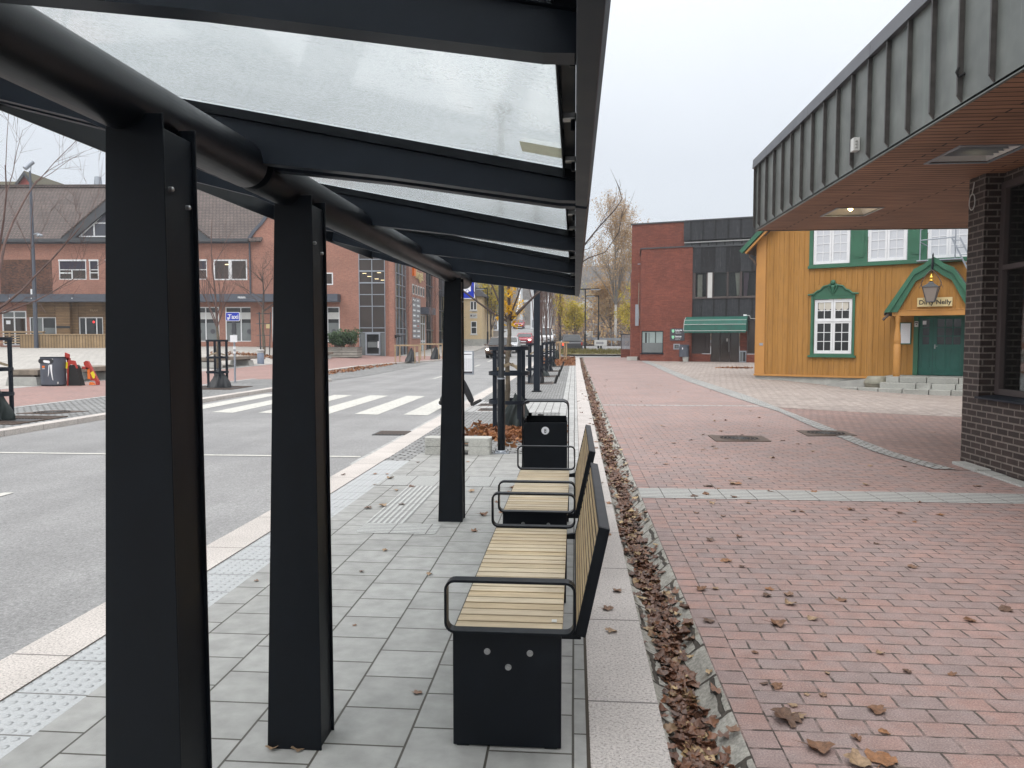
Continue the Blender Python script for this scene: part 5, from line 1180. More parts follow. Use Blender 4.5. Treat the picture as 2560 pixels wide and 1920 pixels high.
def guard(x,y,label,ht=1.45,r=.35,group='black tree guards'):
    t=thing('tree_guard',label,'tree guard',(x,y,zg(x,y)),0,group)
    for k in range(4):
        a=R(40+90*k) if True else 0
        cx,cy=r*.86*math.cos(a),r*.86*math.sin(a); mb=MB(); mb.box(cx-.036,cx+.036,cy-.022,cy+.022,0,ht,'grey_metal_dark'); mb.build('post',t,.003)
    for z in (ht-.02,1.0,.51):
        mb=MB(); n=40; v=[];f=[]
        for i in range(n):
            c,s=math.cos(i*2*math.pi/n),math.sin(i*2*math.pi/n)
            for rr,zz in ((r-.006,z-.032),(r+.006,z-.032),(r+.006,z+.032),(r-.006,z+.032)): v.append((rr*c,rr*s,zz))
        for i in range(n):
            for k in range(4): f.append((4*i+k,4*i+(k+1)%4,4*((i+1)%n)+(k+1)%4,4*((i+1)%n)+k))
        mb.add(v,f,'grey_metal_dark'); mb.build('hoop',t,.002)
    mb=MB()
    for k in range(4):
        a=R(40+90*k); mb.bar((r*.84*math.cos(a),r*.84*math.sin(a),1.06),(.05*math.cos(a+1),.05*math.sin(a+1),1.16),.006,.05,'strap_tan')
    mb.build('tie_strap',t); return t
def grate(x,y,label,sz=1.25,group='cast iron tree grates'):
    mb=MB(); z=zg(x,y); h=sz/2; mb.box(x-h,x+h,y-h,y+h,z-.05,z+.006,'cast_iron')
    n=22
    for i in range(n):
        a=-h+.05+(sz-.1)*i/n
        for c0,c1 in ((-h+.05,-.26),(.26,h-.05)): mb.box(x+a,x+a+.028,y+c0,y+c1,z+.006,z+.020,'galvanised' if False else 'rust_iron')
    for q in ((-h,h,-h,-h+.05),(-h,h,h-.05,h),(-h,-h+.05,-h+.05,h-.05),(h-.05,h,-h+.05,h-.05)): mb.box(x+q[0],x+q[1],y+q[2],y+q[3],z+.006,z+.022,'rust_iron')
    return tag(mb.build('tree_grate'),label,'tree grate',group)
def bag(x,y,label,m='water_bag_black',h=.62,r=.27,seed=1,group='tree watering bags',sx=1.25):
    rng=random.Random(seed); mb=MB(); n=44; k=12; v=[]
    ph=[rng.uniform(0,6.28) for _ in range(4)]
    tx,ty=rng.uniform(-.35,.35)*r,rng.uniform(-.3,.3)*r
    for j in range(k):
        f=j/(k-1); rr=r*(1-.78*f**1.35)
        for i in range(n):
            a=2*math.pi*i/n; q=rr*(1+.16*math.sin(4*a+ph[0]+f*2.5)*(1-.3*f)+.10*math.sin(9*a+ph[1]-f*4)+.22*math.sin(2*a+ph[2])*(1-f)+.13*math.sin(3*a+ph[3]))
            v.append((q*math.cos(a)*sx+tx*f,q*math.sin(a)+ty*f,max(0,h*f*(1+.10*math.sin(2*a+ph[1])*f)+.05*h*math.sin(5*a+ph[3]+f*5)*f)))
    mb.add(v,[(j*n+i,j*n+(i+1)%n,(j+1)*n+(i+1)%n,(j+1)*n+i) for j in range(k-1) for i in range(n)],m,True); mb.add(v[-n:],[tuple(range(n))],m); mb.add(v[:n],[tuple(range(n))[::-1]],m)
    o=mb.build('watering_bag'); o.location=(x,y,zg(x,y)+.02); return tag(o,label,'watering bag',group)
def pipe(x,y,label,tilt=.22,group='black watering pipes'):
    mb=MB(); mb.tube([(0,0,-.05),(tilt*.5,0,.30)],.05,'black_rubber',14); o=mb.build('watering_pipe'); o.location=(x,y,zg(x,y)); return tag(o,label,'pipe',group)
def twigs(tw,pts,r,m,rng,n=5,L=.45):
    tw.tube(pts,[r*(1-.8*i/(len(pts)-1)) for i in range(len(pts))],m,5,False)
    for k in range(n):
        f=rng.uniform(.25,.98)*(len(pts)-1); i=min(int(f),len(pts)-2); q=Vector(pts[i]).lerp(Vector(pts[i+1]),f-i); d=(Vector(pts[i+1])-Vector(pts[i])).normalized()
        e=q+(d+Vector((rng.uniform(-.5,.5),rng.uniform(-.5,.5),rng.uniform(.1,.9)))).normalized()*L*rng.uniform(.4,1.1); tw.tube([q,q.lerp(e,.5)+Vector((.02,0,-.02)),e],[.005,.004,.002],m,4,False)
def tree(name,label,x,y,trunk_h,tr,seed,kind,group=None,height=4,spread=.7,leaf=None,leafn=0,leafs=.05,bark='bark',twig='bark_dark',levels=3,up=.3,kids=(3,5),L=1.3,nb=6,leafspread=.2,droop=0,lean=0,mains=None,limbs=()):
    rng=random.Random(seed); t=thing(name,label,'tree',(x,y,zg(x,y)-.02),0,group)
    mb=MB(); pts=[];rad=[]; n=8; crook=[Vector((rng.uniform(-.03,.03)*trunk_h*.3,rng.uniform(-.03,.03)*trunk_h*.3,0)) for _ in range(n+1)]; crook[0]=Vector((0,0,0))
    for i in range(n+1): pts.append(Vector((lean*i/n,0,trunk_h*i/n))+crook[i]); rad.append(tr*(1.25 if i==0 else 1)*(1-.32*i/n)*(1+.10*rng.uniform(-1,1)))
    mb.tube(pts,rad,bark,12,True); mb.build('trunk',t)
    tw=MB(); ends=[]; top=pts[-1]
    if mains:
        for d,l,r_ in mains: branchy(tw,top-Vector((0,0,.05)),d,l,r_,levels-1,rng,twig,spread,up,3,ends,6,6,kids)
    else:
        # leader with side limbs
        lead=[top]; q=top; hh=height-trunk_h; r0=rad[-1]
        for i in range(6): q=q+Vector((rng.uniform(-.05,.05),rng.uniform(-.05,.05),hh/6)); lead.append(q)
        tw.tube(lead,[r0*(1-.85*i/6) for i in range(7)],twig,6,False)
        for k in range(nb):
            f=rng.uniform(-.12,.85); p=top.lerp(q,max(0,f)) if f>0 else top+Vector((0,0,f*trunk_h*.5)); a=k*2.4+rng.uniform(-.4,.4)
            d=Vector((math.cos(a)*spread,math.sin(a)*spread,up+.25)); branchy(tw,p,d,L*(1-.55*max(0,f))*rng.uniform(.8,1.2),max(.006,r0*.5*(1-.5*max(0,f))),levels-1,rng,twig,spread*.8,up*.5,3,ends,5,4,kids)
    for lp,lr,ln in limbs: twigs(tw,lp,lr,twig,rng,ln)
    cr=tw.build('crown',t)
    if limbs:
        ends=[(top+Vector(d),0,0) for d in ((-.10,-.05,.02),(-.12,-.05,.06),(.0,-.06,.14),(.03,-.05,.20),(.02,-.06,.10),(-.02,-.05,.26),(.03,-.05,.42),(.05,-.05,.48),(.12,-.05,-.04),(.14,-.05,-.10),(.12,-.05,.06),(.22,0,.3),(-.02,0,.8),(.1,0,1.3))]
    if leaf:
        lm=MB(); leafcards(lm,ends,leafn,leafs,leaf,rng,leafspread,droop); lm.build('foliage',t)
    return t
# tree beyond the benches with a few yellow leaves left
tree('young_tree','young tree with a few yellow leaves in the guard beyond the litter bin',-1.19,13.3,1.95,.052,21,'y','',leaf='leaf_yellow',leafn=150,leafs=.036,levels=3,spread=.55,up=.28,kids=(3,5),leafspread=.045,lean=.06,
  limbs=[([(.06,0,1.93),(.35,.1,2.22),(.62,.15,2.48),(1.25,.2,3.12),(1.60,.22,3.55),(1.88,.22,3.85),(1.99,.2,4.02),(1.93,.2,4.22)],.024,9),([(.06,0,1.9),(.5,-.05,2.35),(1.22,-.05,2.86),(1.42,-.05,2.99),(1.70,0,3.09),(1.93,0,3.42),(1.99,0,3.78)],.018,6),([(1.25,.2,3.12),(1.5,.2,3.2),(1.72,.2,3.42)],.006,2),([(1.60,.22,3.55),(1.75,.2,3.85),(1.92,.2,4.05)],.005,2)],
  mains=[((.70,.1,.5),1.2,.014),((-.8,.1,.45),1.9,.022),((.02,.1,1),2.0,.032),((.35,-.3,.7),1.6,.018),((-.35,.3,.9),1.7,.02)])
mb=MB(); rng=random.Random(4)
guard(-1.135,13.3,'black steel tree guard nearest the benches, round the yellow leaved tree')
grate(-1.13,13.25,'tree grate covered in orange leaves, nearest beyond the litter bin')
bag(-1.0,13.25,'dark green watering bag inside the tree guard nearest the benches','water_bag_green',.56,.235,3)
pipe(-.60,13.15,'black pipe stub on the tree grate nearest the benches',.05)
# row of narrow bare trees further along the cobbles
order=['first','second','third','fourth']
for k,(x,y) in enumerate(((-1.43,28.1),(-1.43,33.5),(-1.43,39),(-1.43,45))):
    w=('nearest of the row','second of the row','third of the row','farthest of the row')[k]
    tree('columnar_tree',f'bare narrow upright street tree, {w} beyond the square lamp post',x,y,1.9,.06,31+k,'c','narrow bare street trees',height=6.2,spread=.20,up=1.15,levels=3,twig='twig_red',bark='bark_dark',L=2.2,nb=13,kids=(4,6))
    guard(x,y,f'black tree guard round a bare narrow tree, {w} past the square post'); grate(x,y,f'iron tree grate under a bare narrow tree, {w} past the square post',1.3)
    bag(x+.05,y-.1,f'black crumpled watering bag in a guard, {w} past the square post','water_bag_black' if k%2==0 else 'water_bag_green',.55,.225,5+k); pipe(x+.70,y-.15,f'tilted black pipe stub beside a guard, {w} past the square post',.22)
# staked tree in the leaf covered bed
st=thing('tree_stake','wooden tree stake with a round rail in the leaf covered bed','tree stake',(-.95,55.2,zg(-.9,55.2)))
for dx,dy in ((.35,0),(-.35,.2),(.2,.5),(-.1,-.1)): mb=MB(); mb.tube([(dx,dy,0),(dx,dy,1.25)],.05,'stake_wood',8); mb.build('stake',st)
mb=MB(); mb.box(-.55,.55,-.12,.12,1.20,1.32,'stake_wood'); mb.box(-.5,.5,.4,.5,1.2,1.3,'stake_wood'); mb.build('rail',st)
bag(-1.35,55.4,'green watering bag by the wooden tree stake in the leaf bed','water_bag_green',.7,.27,17)
tree('columnar_tree','yellowing narrow tree behind the wooden tree stake at the far bed',-1.2,56.5,1.9,.06,41,'c','',height=6.0,spread=.28,up=1.0,levels=3,twig='twig_red',L=1.8,nb=12,leaf='leaf_yellowgreen',leafn=900,leafs=.07,leafspread=.12)
# left side of the street
tree('street_tree','bare spreading tree at the left edge reaching into the picture',-11.45,14.2,2.1,.06,52,'b','',levels=4,spread=.6,up=.30,kids=(3,4),twig='twig_red',mains=[((.75,.1,.55),2.5,.028),((.45,-.2,.9),3.0,.03),((-.6,.2,.8),2.4,.03),((.1,.3,1),3.2,.035),((.75,.3,.25),1.9,.018),((.6,-.1,.05),1.5,.012)])
guard(-11.40,14.2,'black tree guard at the left edge of the picture on the far pavement',1.62)
grate(-11.1,14.15,'iron tree grate under the guard at the left edge',1.5); bag(-11.28,14.1,'black watering bag at the left edge under the tree guard','water_bag_green',.55,.22,23)
tree('street_tree','bare slim tree in the guard beside the taxi sign',-11.85,24.75,2.05,.06,61,'b','',height=5.6,levels=3,spread=.5,up=.7,L=1.8,nb=8,twig='twig_red',kids=(3,5))
guard(-11.88,24.75,'black tree guard beside the taxi sign pole across the street',1.58)
grate(-11.75,24.4,'iron tree grate under the guard beside the taxi sign',1.7); bag(-11.72,24.6,'grey black watering bag slumped in the guard beside the taxi sign','water_bag_black',.58,.225,27,sx=1.35); pipe(-12.42,24.45,'tilted black pipe stub left of the guard beside the taxi sign',.10)
tree('street_tree','bare bushy tree inside a tall mesh guard on the square',-21.6,52,3.2,.11,67,'b','',height=6.5,levels=4,spread=.75,up=.3,L=2.3,nb=9,twig='bark_dark',kids=(4,5))
mg=thing('mesh_guard','tall dark mesh guard round the bushy tree on the square','tree guard',(-21.6,52,zg(-21.6,52)))
for k in range(3):
    a=k*2.09+.4; mb=MB(); mb.tube([(.42*math.cos(a)*.9,.42*math.sin(a),0),(.5*math.cos(a),.5*math.sin(a),3.0)],.04,'lead_dark',6); mb.build('post',mg)
for z in (.6,1.4,2.2,2.9): mb=MB(); mb.tube([(.46*math.cos(i*.3),.46*math.sin(i*.3),z) for i in range(22)],.018,'lead_dark',5); mb.build('hoop',mg)
for k,(x,y) in enumerate(((-11.35,51.6),(-10.5,56.0))):
    w=('left','right')[k]
    tree('street_tree',f'bare sapling in a wooden rail frame by the taxi bay, {w} of the two',x,y,2.2,.05,71+k,'b','bare saplings in wooden frames',height=7.5,levels=3,spread=.4,up=.7,L=1.9,nb=10,twig='twig_red')
    fr_=thing('wooden_guard',f'wooden post and rail frame round a bare sapling, {w} of the two','tree stake',(x,y,zg(x,y)),0,'wooden tree frames')
    for dx,dy in ((-.75,-.4),(.55,-.2),(-.6,.3),(.7,.5)): mb=MB(); mb.tube([(dx,dy,-.1),(dx,dy,1.15)],.045,'stake_wood',8); mb.build('post',fr_)
    mb=MB(); mb.bar((-.8,-.4,1.12),(.6,-.2,1.12),.05,.10,'stake_wood'); mb.bar((-.65,.3,1.12),(.75,.5,1.12),.05,.10,'stake_wood'); mb.bar((-.8,-.42,1.12),(-.62,.32,1.12),.05,.10,'stake_wood'); mb.build('rail',fr_)
    bag(x+.25,y-.1,f'dark watering bag under a wooden rail frame, {w} of the two','water_bag_black',.85,.30,33+k)
# far trees
tree('yellow_tree','tall yellow green tree on the left beyond the cream building',-9.6,88,1.6,.16,81,'y','',height=9.3,levels=3,spread=.45,up=.7,L=3.2,nb=16,leaf='leaf_yellowgreen',leafn=5200,leafs=.11,leafspread=.22,twig='bark_dark',kids=(4,6))
tree('yellow_tree','small orange yellow tree just right of the tall yellow green one',-8.0,93,1.2,.1,82,'y','',height=7,levels=3,spread=.4,up=.7,L=2.2,nb=10,leaf='leaf_yellow',leafn=1500,leafs=.10,leafspread=.2,twig='bark_dark')
tree('birch_tree','large weeping birch with thin orange brown leaves left of the red brick building',4.6,88,4.5,.2,84,'w','',height=15.0,levels=4,spread=.42,up=.6,L=4.6,nb=22,leaf='leaf_birch',leafn=9000,leafs=.085,leafspread=.25,droop=1.5,bark='birch_bark',twig='twig_far',kids=(3,5))
tree('birch_tree','second orange brown birch half hidden behind the red brick building',7.6,92,4,.18,85,'w','',height=12,levels=4,spread=.6,up=.4,L=4.4,nb=18,leaf='leaf_birch',leafn=6500,leafs=.11,leafspread=.3,droop=1.2,bark='birch_bark',twig='twig_far',kids=(3,4))
tree('birch_tree','low bushy orange brown birch under the tall weeping one',4.3,95,1.5,.15,86,'w','',height=6.5,levels=3,spread=.6,up=.4,L=2.8,nb=18,leaf='leaf_birch',leafn=6000,leafs=.12,leafspread=.35,droop=.6,bark='birch_bark',twig='twig_far')
tree('yellow_tree','rounded yellow green tree by the bend of the side road',-.05,78,1.3,.08,87,'y','',height=4.3,levels=3,spread=.55,up=.45,L=1.35,nb=14,leaf='leaf_yellowgreen',leafn=3000,leafs=.09,leafspread=.22,twig='bark_dark')
tree('yellow_tree','narrow yellow tree left of the bend of the side road',-1.5,82,1.5,.09,88,'y','',height=5.8,levels=3,spread=.32,up=.9,L=1.5,nb=14,leaf='leaf_birch',leafn=2200,leafs=.09,leafspread=.16,twig='twig_red')
tree('yellow_tree','yellow green bush tree against the left edge of the red brick building',5.5,72,.8,.09,89,'y','',height=6.2,levels=3,spread=.5,up=.6,L=1.8,nb=14,leaf='leaf_yellowgreen',leafn=3000,leafs=.09,leafspread=.2,twig='bark_dark')
tree('street_tree','thin bare twiggy bush beside the cream building',-12.2,76,.5,.05,90,'b','',height=3.4,levels=3,spread=.6,up=.6,L=1.3,nb=12,leaf='leaf_bush',leafn=700,leafs=.07,twig='bark_dark')
# grey woods on the valley side: too many to count
mb=MB(); rng=random.Random(99)
for i in range(3000):
    x=rng.uniform(-170,110); y=rng.uniform(112,430); z=zg(x,y)-.3+hill(x,y)
    if -17<x<7 and y<232: continue
    if y<150 and x>8 and rng.random()<.3: continue
    h=rng.uniform(5,10); c=rng.random()
    for k in range(7):
        a=rng.uniform(0,6.28); r_=rng.uniform(.3,2.3); q=Vector((x+math.cos(a)*r_,y+math.sin(a)*r_,z+h*rng.uniform(.45,1)))
        m='twig_far' if c<.78 else 'leaf_birch' if c<.93 else 'leaf_yellowgreen'
        mb.tube([(x,y,z+h*.2),(x+.3*math.cos(a)*r_,y+.3*math.sin(a)*r_,z+h*.45),q],[.10,.07,.02],'twig_far',3,False)
        if k<5:
            for j in range(5):
                s=rng.uniform(.25,.7); u=Vector((rng.uniform(-1,1),rng.uniform(-1,1),rng.uniform(-1,1.2)))*1.4; b=Vector((rng.uniform(-1,1),rng.uniform(-1,1),rng.uniform(-1,1))); mb.add([q+u,q+u+b*s,q+u+Vector((.1,.1,s*1.5))],[(0,1,2)],m)
tag(mb.build('hillside_wood'),'grey leafless woodland covering the hillside beyond the bridge','woodland',kind='stuff')
mb=MB(); rng=random.Random(123)
for i in range(5200):
    y=rng.uniform(87,150); x=rng.uniform(-3.0+.0*y,20) if rng.random()<.8 else rng.uniform(-34,-13)
    if x<0 and x>-3 and y<100: continue
    z=zg(x,y)-.3; h=rng.uniform(.4,2.2)*(1 if rng.random()<.7 else 1.8); m='leaf_birch' if rng.random()<.62 else 'twig_far'
    mb.tube([(x,y,z),(x+rng.uniform(-.4,.4),y,z+h)],[.03,.01],'twig_red',3,False)
    for k in range(4):
        q=Vector((x+rng.uniform(-.6,.6),y+rng.uniform(-.5,.5),z+h*rng.uniform(.3,1))); a=Vector((rng.uniform(-1,1),rng.uniform(-1,1),rng.uniform(-1,1))).normalized(); b=a.orthogonal(); s_=rng.uniform(.10,.24)
        mb.add([q-a*s_,q+b*s_*.5,q+a*s_,q-b*s_*.5],[(0,1,2,3)],m)
tag(mb.build('roadside_scrub'),'orange brown autumn scrub filling the slope behind the side road','scrub',kind='stuff')
for k,(x,y,lab) in enumerate(((13,262,'white gabled house on the hillside, right of the two'),(3.4,262,'grey white gabled house on the hillside, left of the two'))):
    z=hill(x,y)+zg(x,y)-.3; h_=thing('hill_house',lab,'house',(x,y,z),0,'houses on the hillside'); mb=MB(); mb.box(-3,3,0,8,-1,6,'off_white'); mb.add([(-3,0,6),(3,0,6),(0,0,9)],[(0,1,2)],'off_white'); mb.build('wall',h_)
    mb=MB(); mb.prism([(-3.5,5.6),(0,9.1),(3.5,5.6),(3.5,6.0),(0,9.5),(-3.5,6.0)],-.4,8.4,'roof_slate'); mb.build('roof',h_)
    for a in (-1.8,.6): mb=MB(); mb.box(a,a+1.2,-.05,0,3.5,5,'window_glass'); mb.build('window',h_)
# white suspension bridge
br=thing('suspension_bridge','white suspension bridge with arched portal towers at the end of the road','bridge',(-7.5,128,zg(-7,128)))
def tower(y,x0,x1,h,leg):
    mb=MB(); z0=zg(-7,y)-zg(-7,128)
    for x in (x0,x1): mb.box(x-leg/2,x+leg/2,y-128-leg/2,y-128+leg/2,z0-3,z0+h*.75,'bridge_white')
    n=16; cx=(x0+x1)/2; rx=(x1-x0)/2
    pts=[(cx-rx*math.cos(math.pi*i/n),y-128,z0+h*.75+h*.25*math.sin(math.pi*i/n)) for i in range(n+1)]
    mb.tube(pts,leg*.52,'bridge_white',8); mb.box(x0,x1,y-128-.25,y-128+.25,z0+h*.52,z0+h*.56,'bridge_white'); mb.build('tower',br)
tower(130,-5.2,.45,13.5,.8); tower(215,-7.6,.4,15,1.0)
zc=4.4-zg(-7,128)+0
for x,xx in ((-5.2,-7.6),(.45,.4)):
    pts=[];n=24
    for i in range(n+1):
        f=i/n; y=2+85*f; s=(2*f-1)**2; pts.append((x+(xx-x)*f,y,2.5+1.0*f+9.0*s))
    mb=MB(); mb.tube(pts,.16,'bridge_white',6); c_=mb.build('cable',br); mb=MB()
    for q in pts[1:-1]: mb.tube([q,(q[0],q[1],.8)],.05,'bridge_white',4,False)
    mb.build('hangers',br)
mb=MB(); mb.box(-6.5,1.5,0,95,-.9,-.05,'bridge_white'); mb.box(-6.7,-6.5,-20,95,-.05,1.0,'galvanised'); mb.box(1.5,1.7,-20,95,-.05,1.0,'galvanised'); mb.build('deck',br)
# ------------------------------------------------------------------ street furniture across the road
t=thing('litter_bin','large dark litter bin with stickers and drips, by the red barrier parts on the square','litter bin',(-17.95,25.15,0))
mb=MB(); pr=rrect(-.41,.41,-.26,.26,.24,6); mb.prism(pr,.05,.96,'slate_blue_metal','z',True); mb.prism(pr,.96,1.0,'grey_metal_dark','z',True); mb.prism([(x*.97,y*.96) for x,y in pr],0,.05,'grey_metal_dark','z',True); mb.build('bin_body',t)
mb=MB(); mb.prism(rrect(-.34,.20,.78,.94,.075,5),-.268,-.255,'dark_ink'); mb.build('opening',t)
mb=MB(); mb.prism([(x,z-.12*(x+.15)) for x,z in rrect(-.16,.08,.81,.90,.044,5)],-.272,-.268,'sign_white'); mb.build('paper_cup',t)
mb=MB(); mb.box(-.21,-.12,-.266,-.26,.63,.70,'orange_plastic'); mb.box(-.21,-.12,-.266,-.26,.59,.605,'sign_white'); mb.box(.09,.19,-.266,-.26,.89,.94,'off_white'); mb.box(.30,.34,-.24,-.225,.08,.15,'off_white')
for pl in ([(.06,.74),(.15,.74),(.14,.5),(.16,.3),(.175,.2),(.15,.22),(.11,.4),(.08,.6)],[(.02,.72),(.05,.72),(.03,.45),(-.01,.32),(0,.45)]): mb.prism(pl,-.266,-.26,'sign_white')
mb.build('sticker',t)
t=thing('timber_bench','long weathered timber bench on concrete feet behind the dark bin','bench',(-19.1,27.6,0),0,'timber benches on the square')
mb=MB(); mb.box(-.48,.62,-2.5,2.6,.37,.55,'timber_grey')
for k in range(5): mb.box(-.485,.625,-2.5,2.6,.545,.55,'timber_grey') if False else None
mb.build('seat_beam',t,.015)
for y in (-2.2,1.8): 
    mb=MB(); mb.hexa([(-.55,y-.35,0),(.62,y-.35,0),(-.55,y+.35,0),(.62,y+.35,0),(-.5,y-.32,.30),(.56,y-.32,.30),(-.5,y+.32,.30),(.56,y+.32,.30)],'concrete'); mb.box(-.4,.45,y-.25,y+.25,.30,.37,'timber_dark'); mb.build('foot',t,.01)
tb=t; dup(tb,(-19.25,41.3,zg(-19.2,41.3)-.01),0,'long timber bench on concrete feet behind the taxi sign pole','timber benches on the square')
dup(tb,(-18.4,53.0,zg(-18.2,53)-.03),0,'timber bench mostly hidden by the second shelter post, left of the planter bush','timber benches on the square')
# red barrier parts leaning beside the bin
t=thing('rubber_barrier','black rubber barrier foot with red plate standing right of the dark bin','barrier',(-17.28,25.35,0))
mb=MB(); mb.prism([(-.20,0),(.26,0),(.10,.68),(.05,.72),(-.12,.72),(-.16,.66)],-.12,.12,'black_rubber'); mb.build('rubber_body',t,.015)
mb=MB(); mb.prism([(-.24,0),(-.19,0),(-.15,.66),(-.10,.74),(.07,.72),(.12,.60),(.17,.60),(.09,.86),(-.16,.90),(-.20,.80)],-.14,-.10,'red_plastic'); mb.prism([(-.36,.92),(-.19,.86),(-.18,1.09),(-.34,1.15)],-.04,0,'red_plastic'); mb.prism([(-.28,0),(-.24,0),(-.15,.95),(-.28,.95)],-.04,0,'red_plastic'); mb.build('red_plate',t)
mb=MB(); mb.prism([(-.255,.60),(-.19,.60),(-.17,.82),(-.235,.82)],-.15,-.14,'yellow_reflective'); mb.build('reflector',t)
t=thing('barrier_board','red and orange plastic barrier board leaning right of the black barrier foot','barrier',(-16.75,25.5,0))
mb=MB(); mb.prism([(-.30,.80),(-.22,.86),(-.14,.84),(.22,.13),(.22,.02),(.14,.02),(.10,.16),(-.06,.18),(-.08,.60),(-.36,.66),(-.36,.58),(-.20,.56),(-.28,.72)],-.05,.05,'red_plastic'); mb.build('board',t,.01)
mb=MB(); mb.prism([(-.18,.70),(-.10,.64),(.06,.30),(-.04,.22),(-.18,.22)],-.03,.03,'orange_plastic'); mb.prism([(-.12,.02),(.12,.02),(.04,.10),(-.08,.12)],-.06,.02,'orange_plastic'); mb.build('orange_panel',t)
mb=MB(); mb.prism([(-.05,.44),(.05,.50),(.12,.36),(.10,.26),(.04,.24)],-.062,-.05,'yellow_reflective'); mb.build('reflector',t)
for k,(x,y) in enumerate(((-18.85,44.9),(-17.95,46.3))):
    t=thing('bollard',('grey bollard with white top, nearer the timber bench','grey bollard with white top, nearer the second shelter post')[k],'bollard',(x,y,zg(x,y)),0,'grey bollards on the square')
    mb=MB(); mb.lathe([(.20,0),(.20,.62),(.17,.62),(.17,.66)],'blue_grey_paint',(0,0,0),20); mb.build('post',t); mb=MB(); mb.lathe([(.17,.66),(.17,.76),(.22,.77),(.22,.84),(.20,.86)],'off_white',(0,0,0),20); mb.build('cap',t)
# taxi sign
t=thing('taxi_sign','blue taxi sign on a grey pole with a timetable box below','sign',(-12.58,27.6,0))
mb=MB(); mb.tube([(0,0,0),(0,0,2.18)],.036,'galvanised',12); mb.build('pole',t)
mb=MB(); mb.prism(rrect(-.29,.25,2.28,2.61,.05,4),-.06,-.04,'sign_white'); mb.prism(rrect(-.272,.232,2.298,2.592,.04,4),-.063,-.06,'blue_sign'); mb.box(-.05,.05,-.05,.03,2.1,2.4,'lead_dark'); s_=mb.build('sign_panel',t)
mb=MB(); text_mb(mb,'Taxi',.235,'sign_white',XZ(.005,-.066,2.435),.002,bold=.004); mb.prism([(-.225,2.33),(-.19,2.34),(-.165,2.32),(-.15,2.36),(-.17,2.39),(-.165,2.43),(-.195,2.415),(-.23,2.42),(-.215,2.38)],-.067,-.063,'sign_white'); mb.build('lettering',s_)
mb=MB(); mb.box(-.06,.07,-.06,.05,1.80,2.2,'lead_dark'); mb.build('junction_box',t,.006)
mb=MB(); mb.box(-.115,.14,-.10,-.05,1.50,1.76,'sign_white'); mb.build('notice_box',t,.004)
mb=MB(); mb.box(-.035,.035,-.045,.04,1.24,1.34,'sign_white'); mb.box(-.035,.035,-.045,.04,1.08,1.16,'sign_white'); mb.build('sticker',t)
# planter with bush
t=thing('planter','grey slatted wooden planter holding a bush before the stair tower','planter',(-17.55,57.6,zg(-17.5,57.6)),R(4))
mb=MB(); mb.box(-1.15,1.15,-.9,.9,.05,.78,'planter_grey'); mb.box(-1.2,1.2,-.95,.95,.75,.80,'planter_grey'); mb.build('box',t); mb=MB(); mb.box(-1.08,1.08,-.83,.83,.80,.82,'soil'); mb.build('soil',t)
t=thing('bush','dense dark green bush growing in the slatted planter','bush',(-17.55,57.6,zg(-17.5,57.6)+.8))
rng=random.Random(8); mb=MB(); ends=[]
for k in range(70): branchy(mb,(rng.uniform(-.9,.9),rng.uniform(-.5,.5),0),(rng.uniform(-.5,.5),rng.uniform(-.5,.5),1),rng.uniform(.5,.9),.015,1,rng,'bark_dark',.6,.3,3,ends,4,3,(2,4))
mb.build('stems',t); mb=MB(); leafcards(mb,ends,7000,.075,'leaf_bush',rng,.11); mb.build('foliage',t)
# timber deck fence in front of the brick building, left
t=thing('deck_fence','pale vertical board deck fence before the timber clad entrance','fence',(-39.5,57.0,zg(-39.5,57)),R(4))
mb=MB(); mb.box(-3.1,3.9,-.9,.4,-.05,1.0,'planter_boards'); mb.build('boards',t); mb=MB(); mb.box(-3.15,3.95,-.95,.45,1.0,1.06,'stake_wood'); mb.build('top_rail',t)
t=thing('deck_rail','low open slatted timber railing at the far left before the white door','fence',(-44.6,58.5,zg(-44,58.5)),R(4))
mb=MB(); 
for k in range(5): mb.box(-3,2.0,-.05,0,.35+.2*k,.43+.2*k,'stake_wood')
for x in (-3,-.8,1.95): mb.box(x,x+.1,0,.1,0,1.25,'stake_wood')
mb.build('slats',t); mb=MB(); mb.box(-3.1,2.1,-.1,.15,1.22,1.29,'stake_wood'); mb.build('top_rail',t)
# tall mast on the square
t=thing('light_mast','tall grey light mast with a floodlight on top and a small camera','lamp post',(-41.2,55.9,zg(-41,55.9)))
mb=MB(); mb.tube([(0,0,0),(0,0,5),(-.02,0,9.5),(-.02,0,13.4)],[.16,.14,.12,.07],'slate_blue_metal',12); mb.build('mast',t)
mb=MB(); mb.tube([(-.02,0,13.3),(.05,0,13.5),(.10,0,14.0)],.03,'galvanised',6); mb.tube([(-.25,-.25,13.55),(.08,.2,14.15)],.17,'galvanised',14); mb.build('floodlight',t)
mb=MB(); mb.tube([(.1,0,8.65),(.5,-.05,8.72)],.05,'galvanised',6); mb.lathe([(.02,.2),(.2,.12),(.22,0),(.12,-.06)],'galvanised',(.62,-.05,8.5),16); mb.build('camera_dome',t)
mb=MB(); mb.box(-.17,-.08,-.2,-.12,4.1,4.5,'sign_white'); mb.build('sticker',t)
t=thing('light_mast','thin grey lamp pole at the left edge before the patterned brick','lamp post',(-46.6,57.5,zg(-46,57.5)))
mb=MB(); mb.tube([(0,0,0),(0,0,8.3)],[.12,.10],'slate_blue_metal',10); mb.build('mast',t); mb=MB(); mb.box(-.2,.2,-.2,.2,8.3,8.42,'slate_blue_metal'); mb.build('lantern',t)
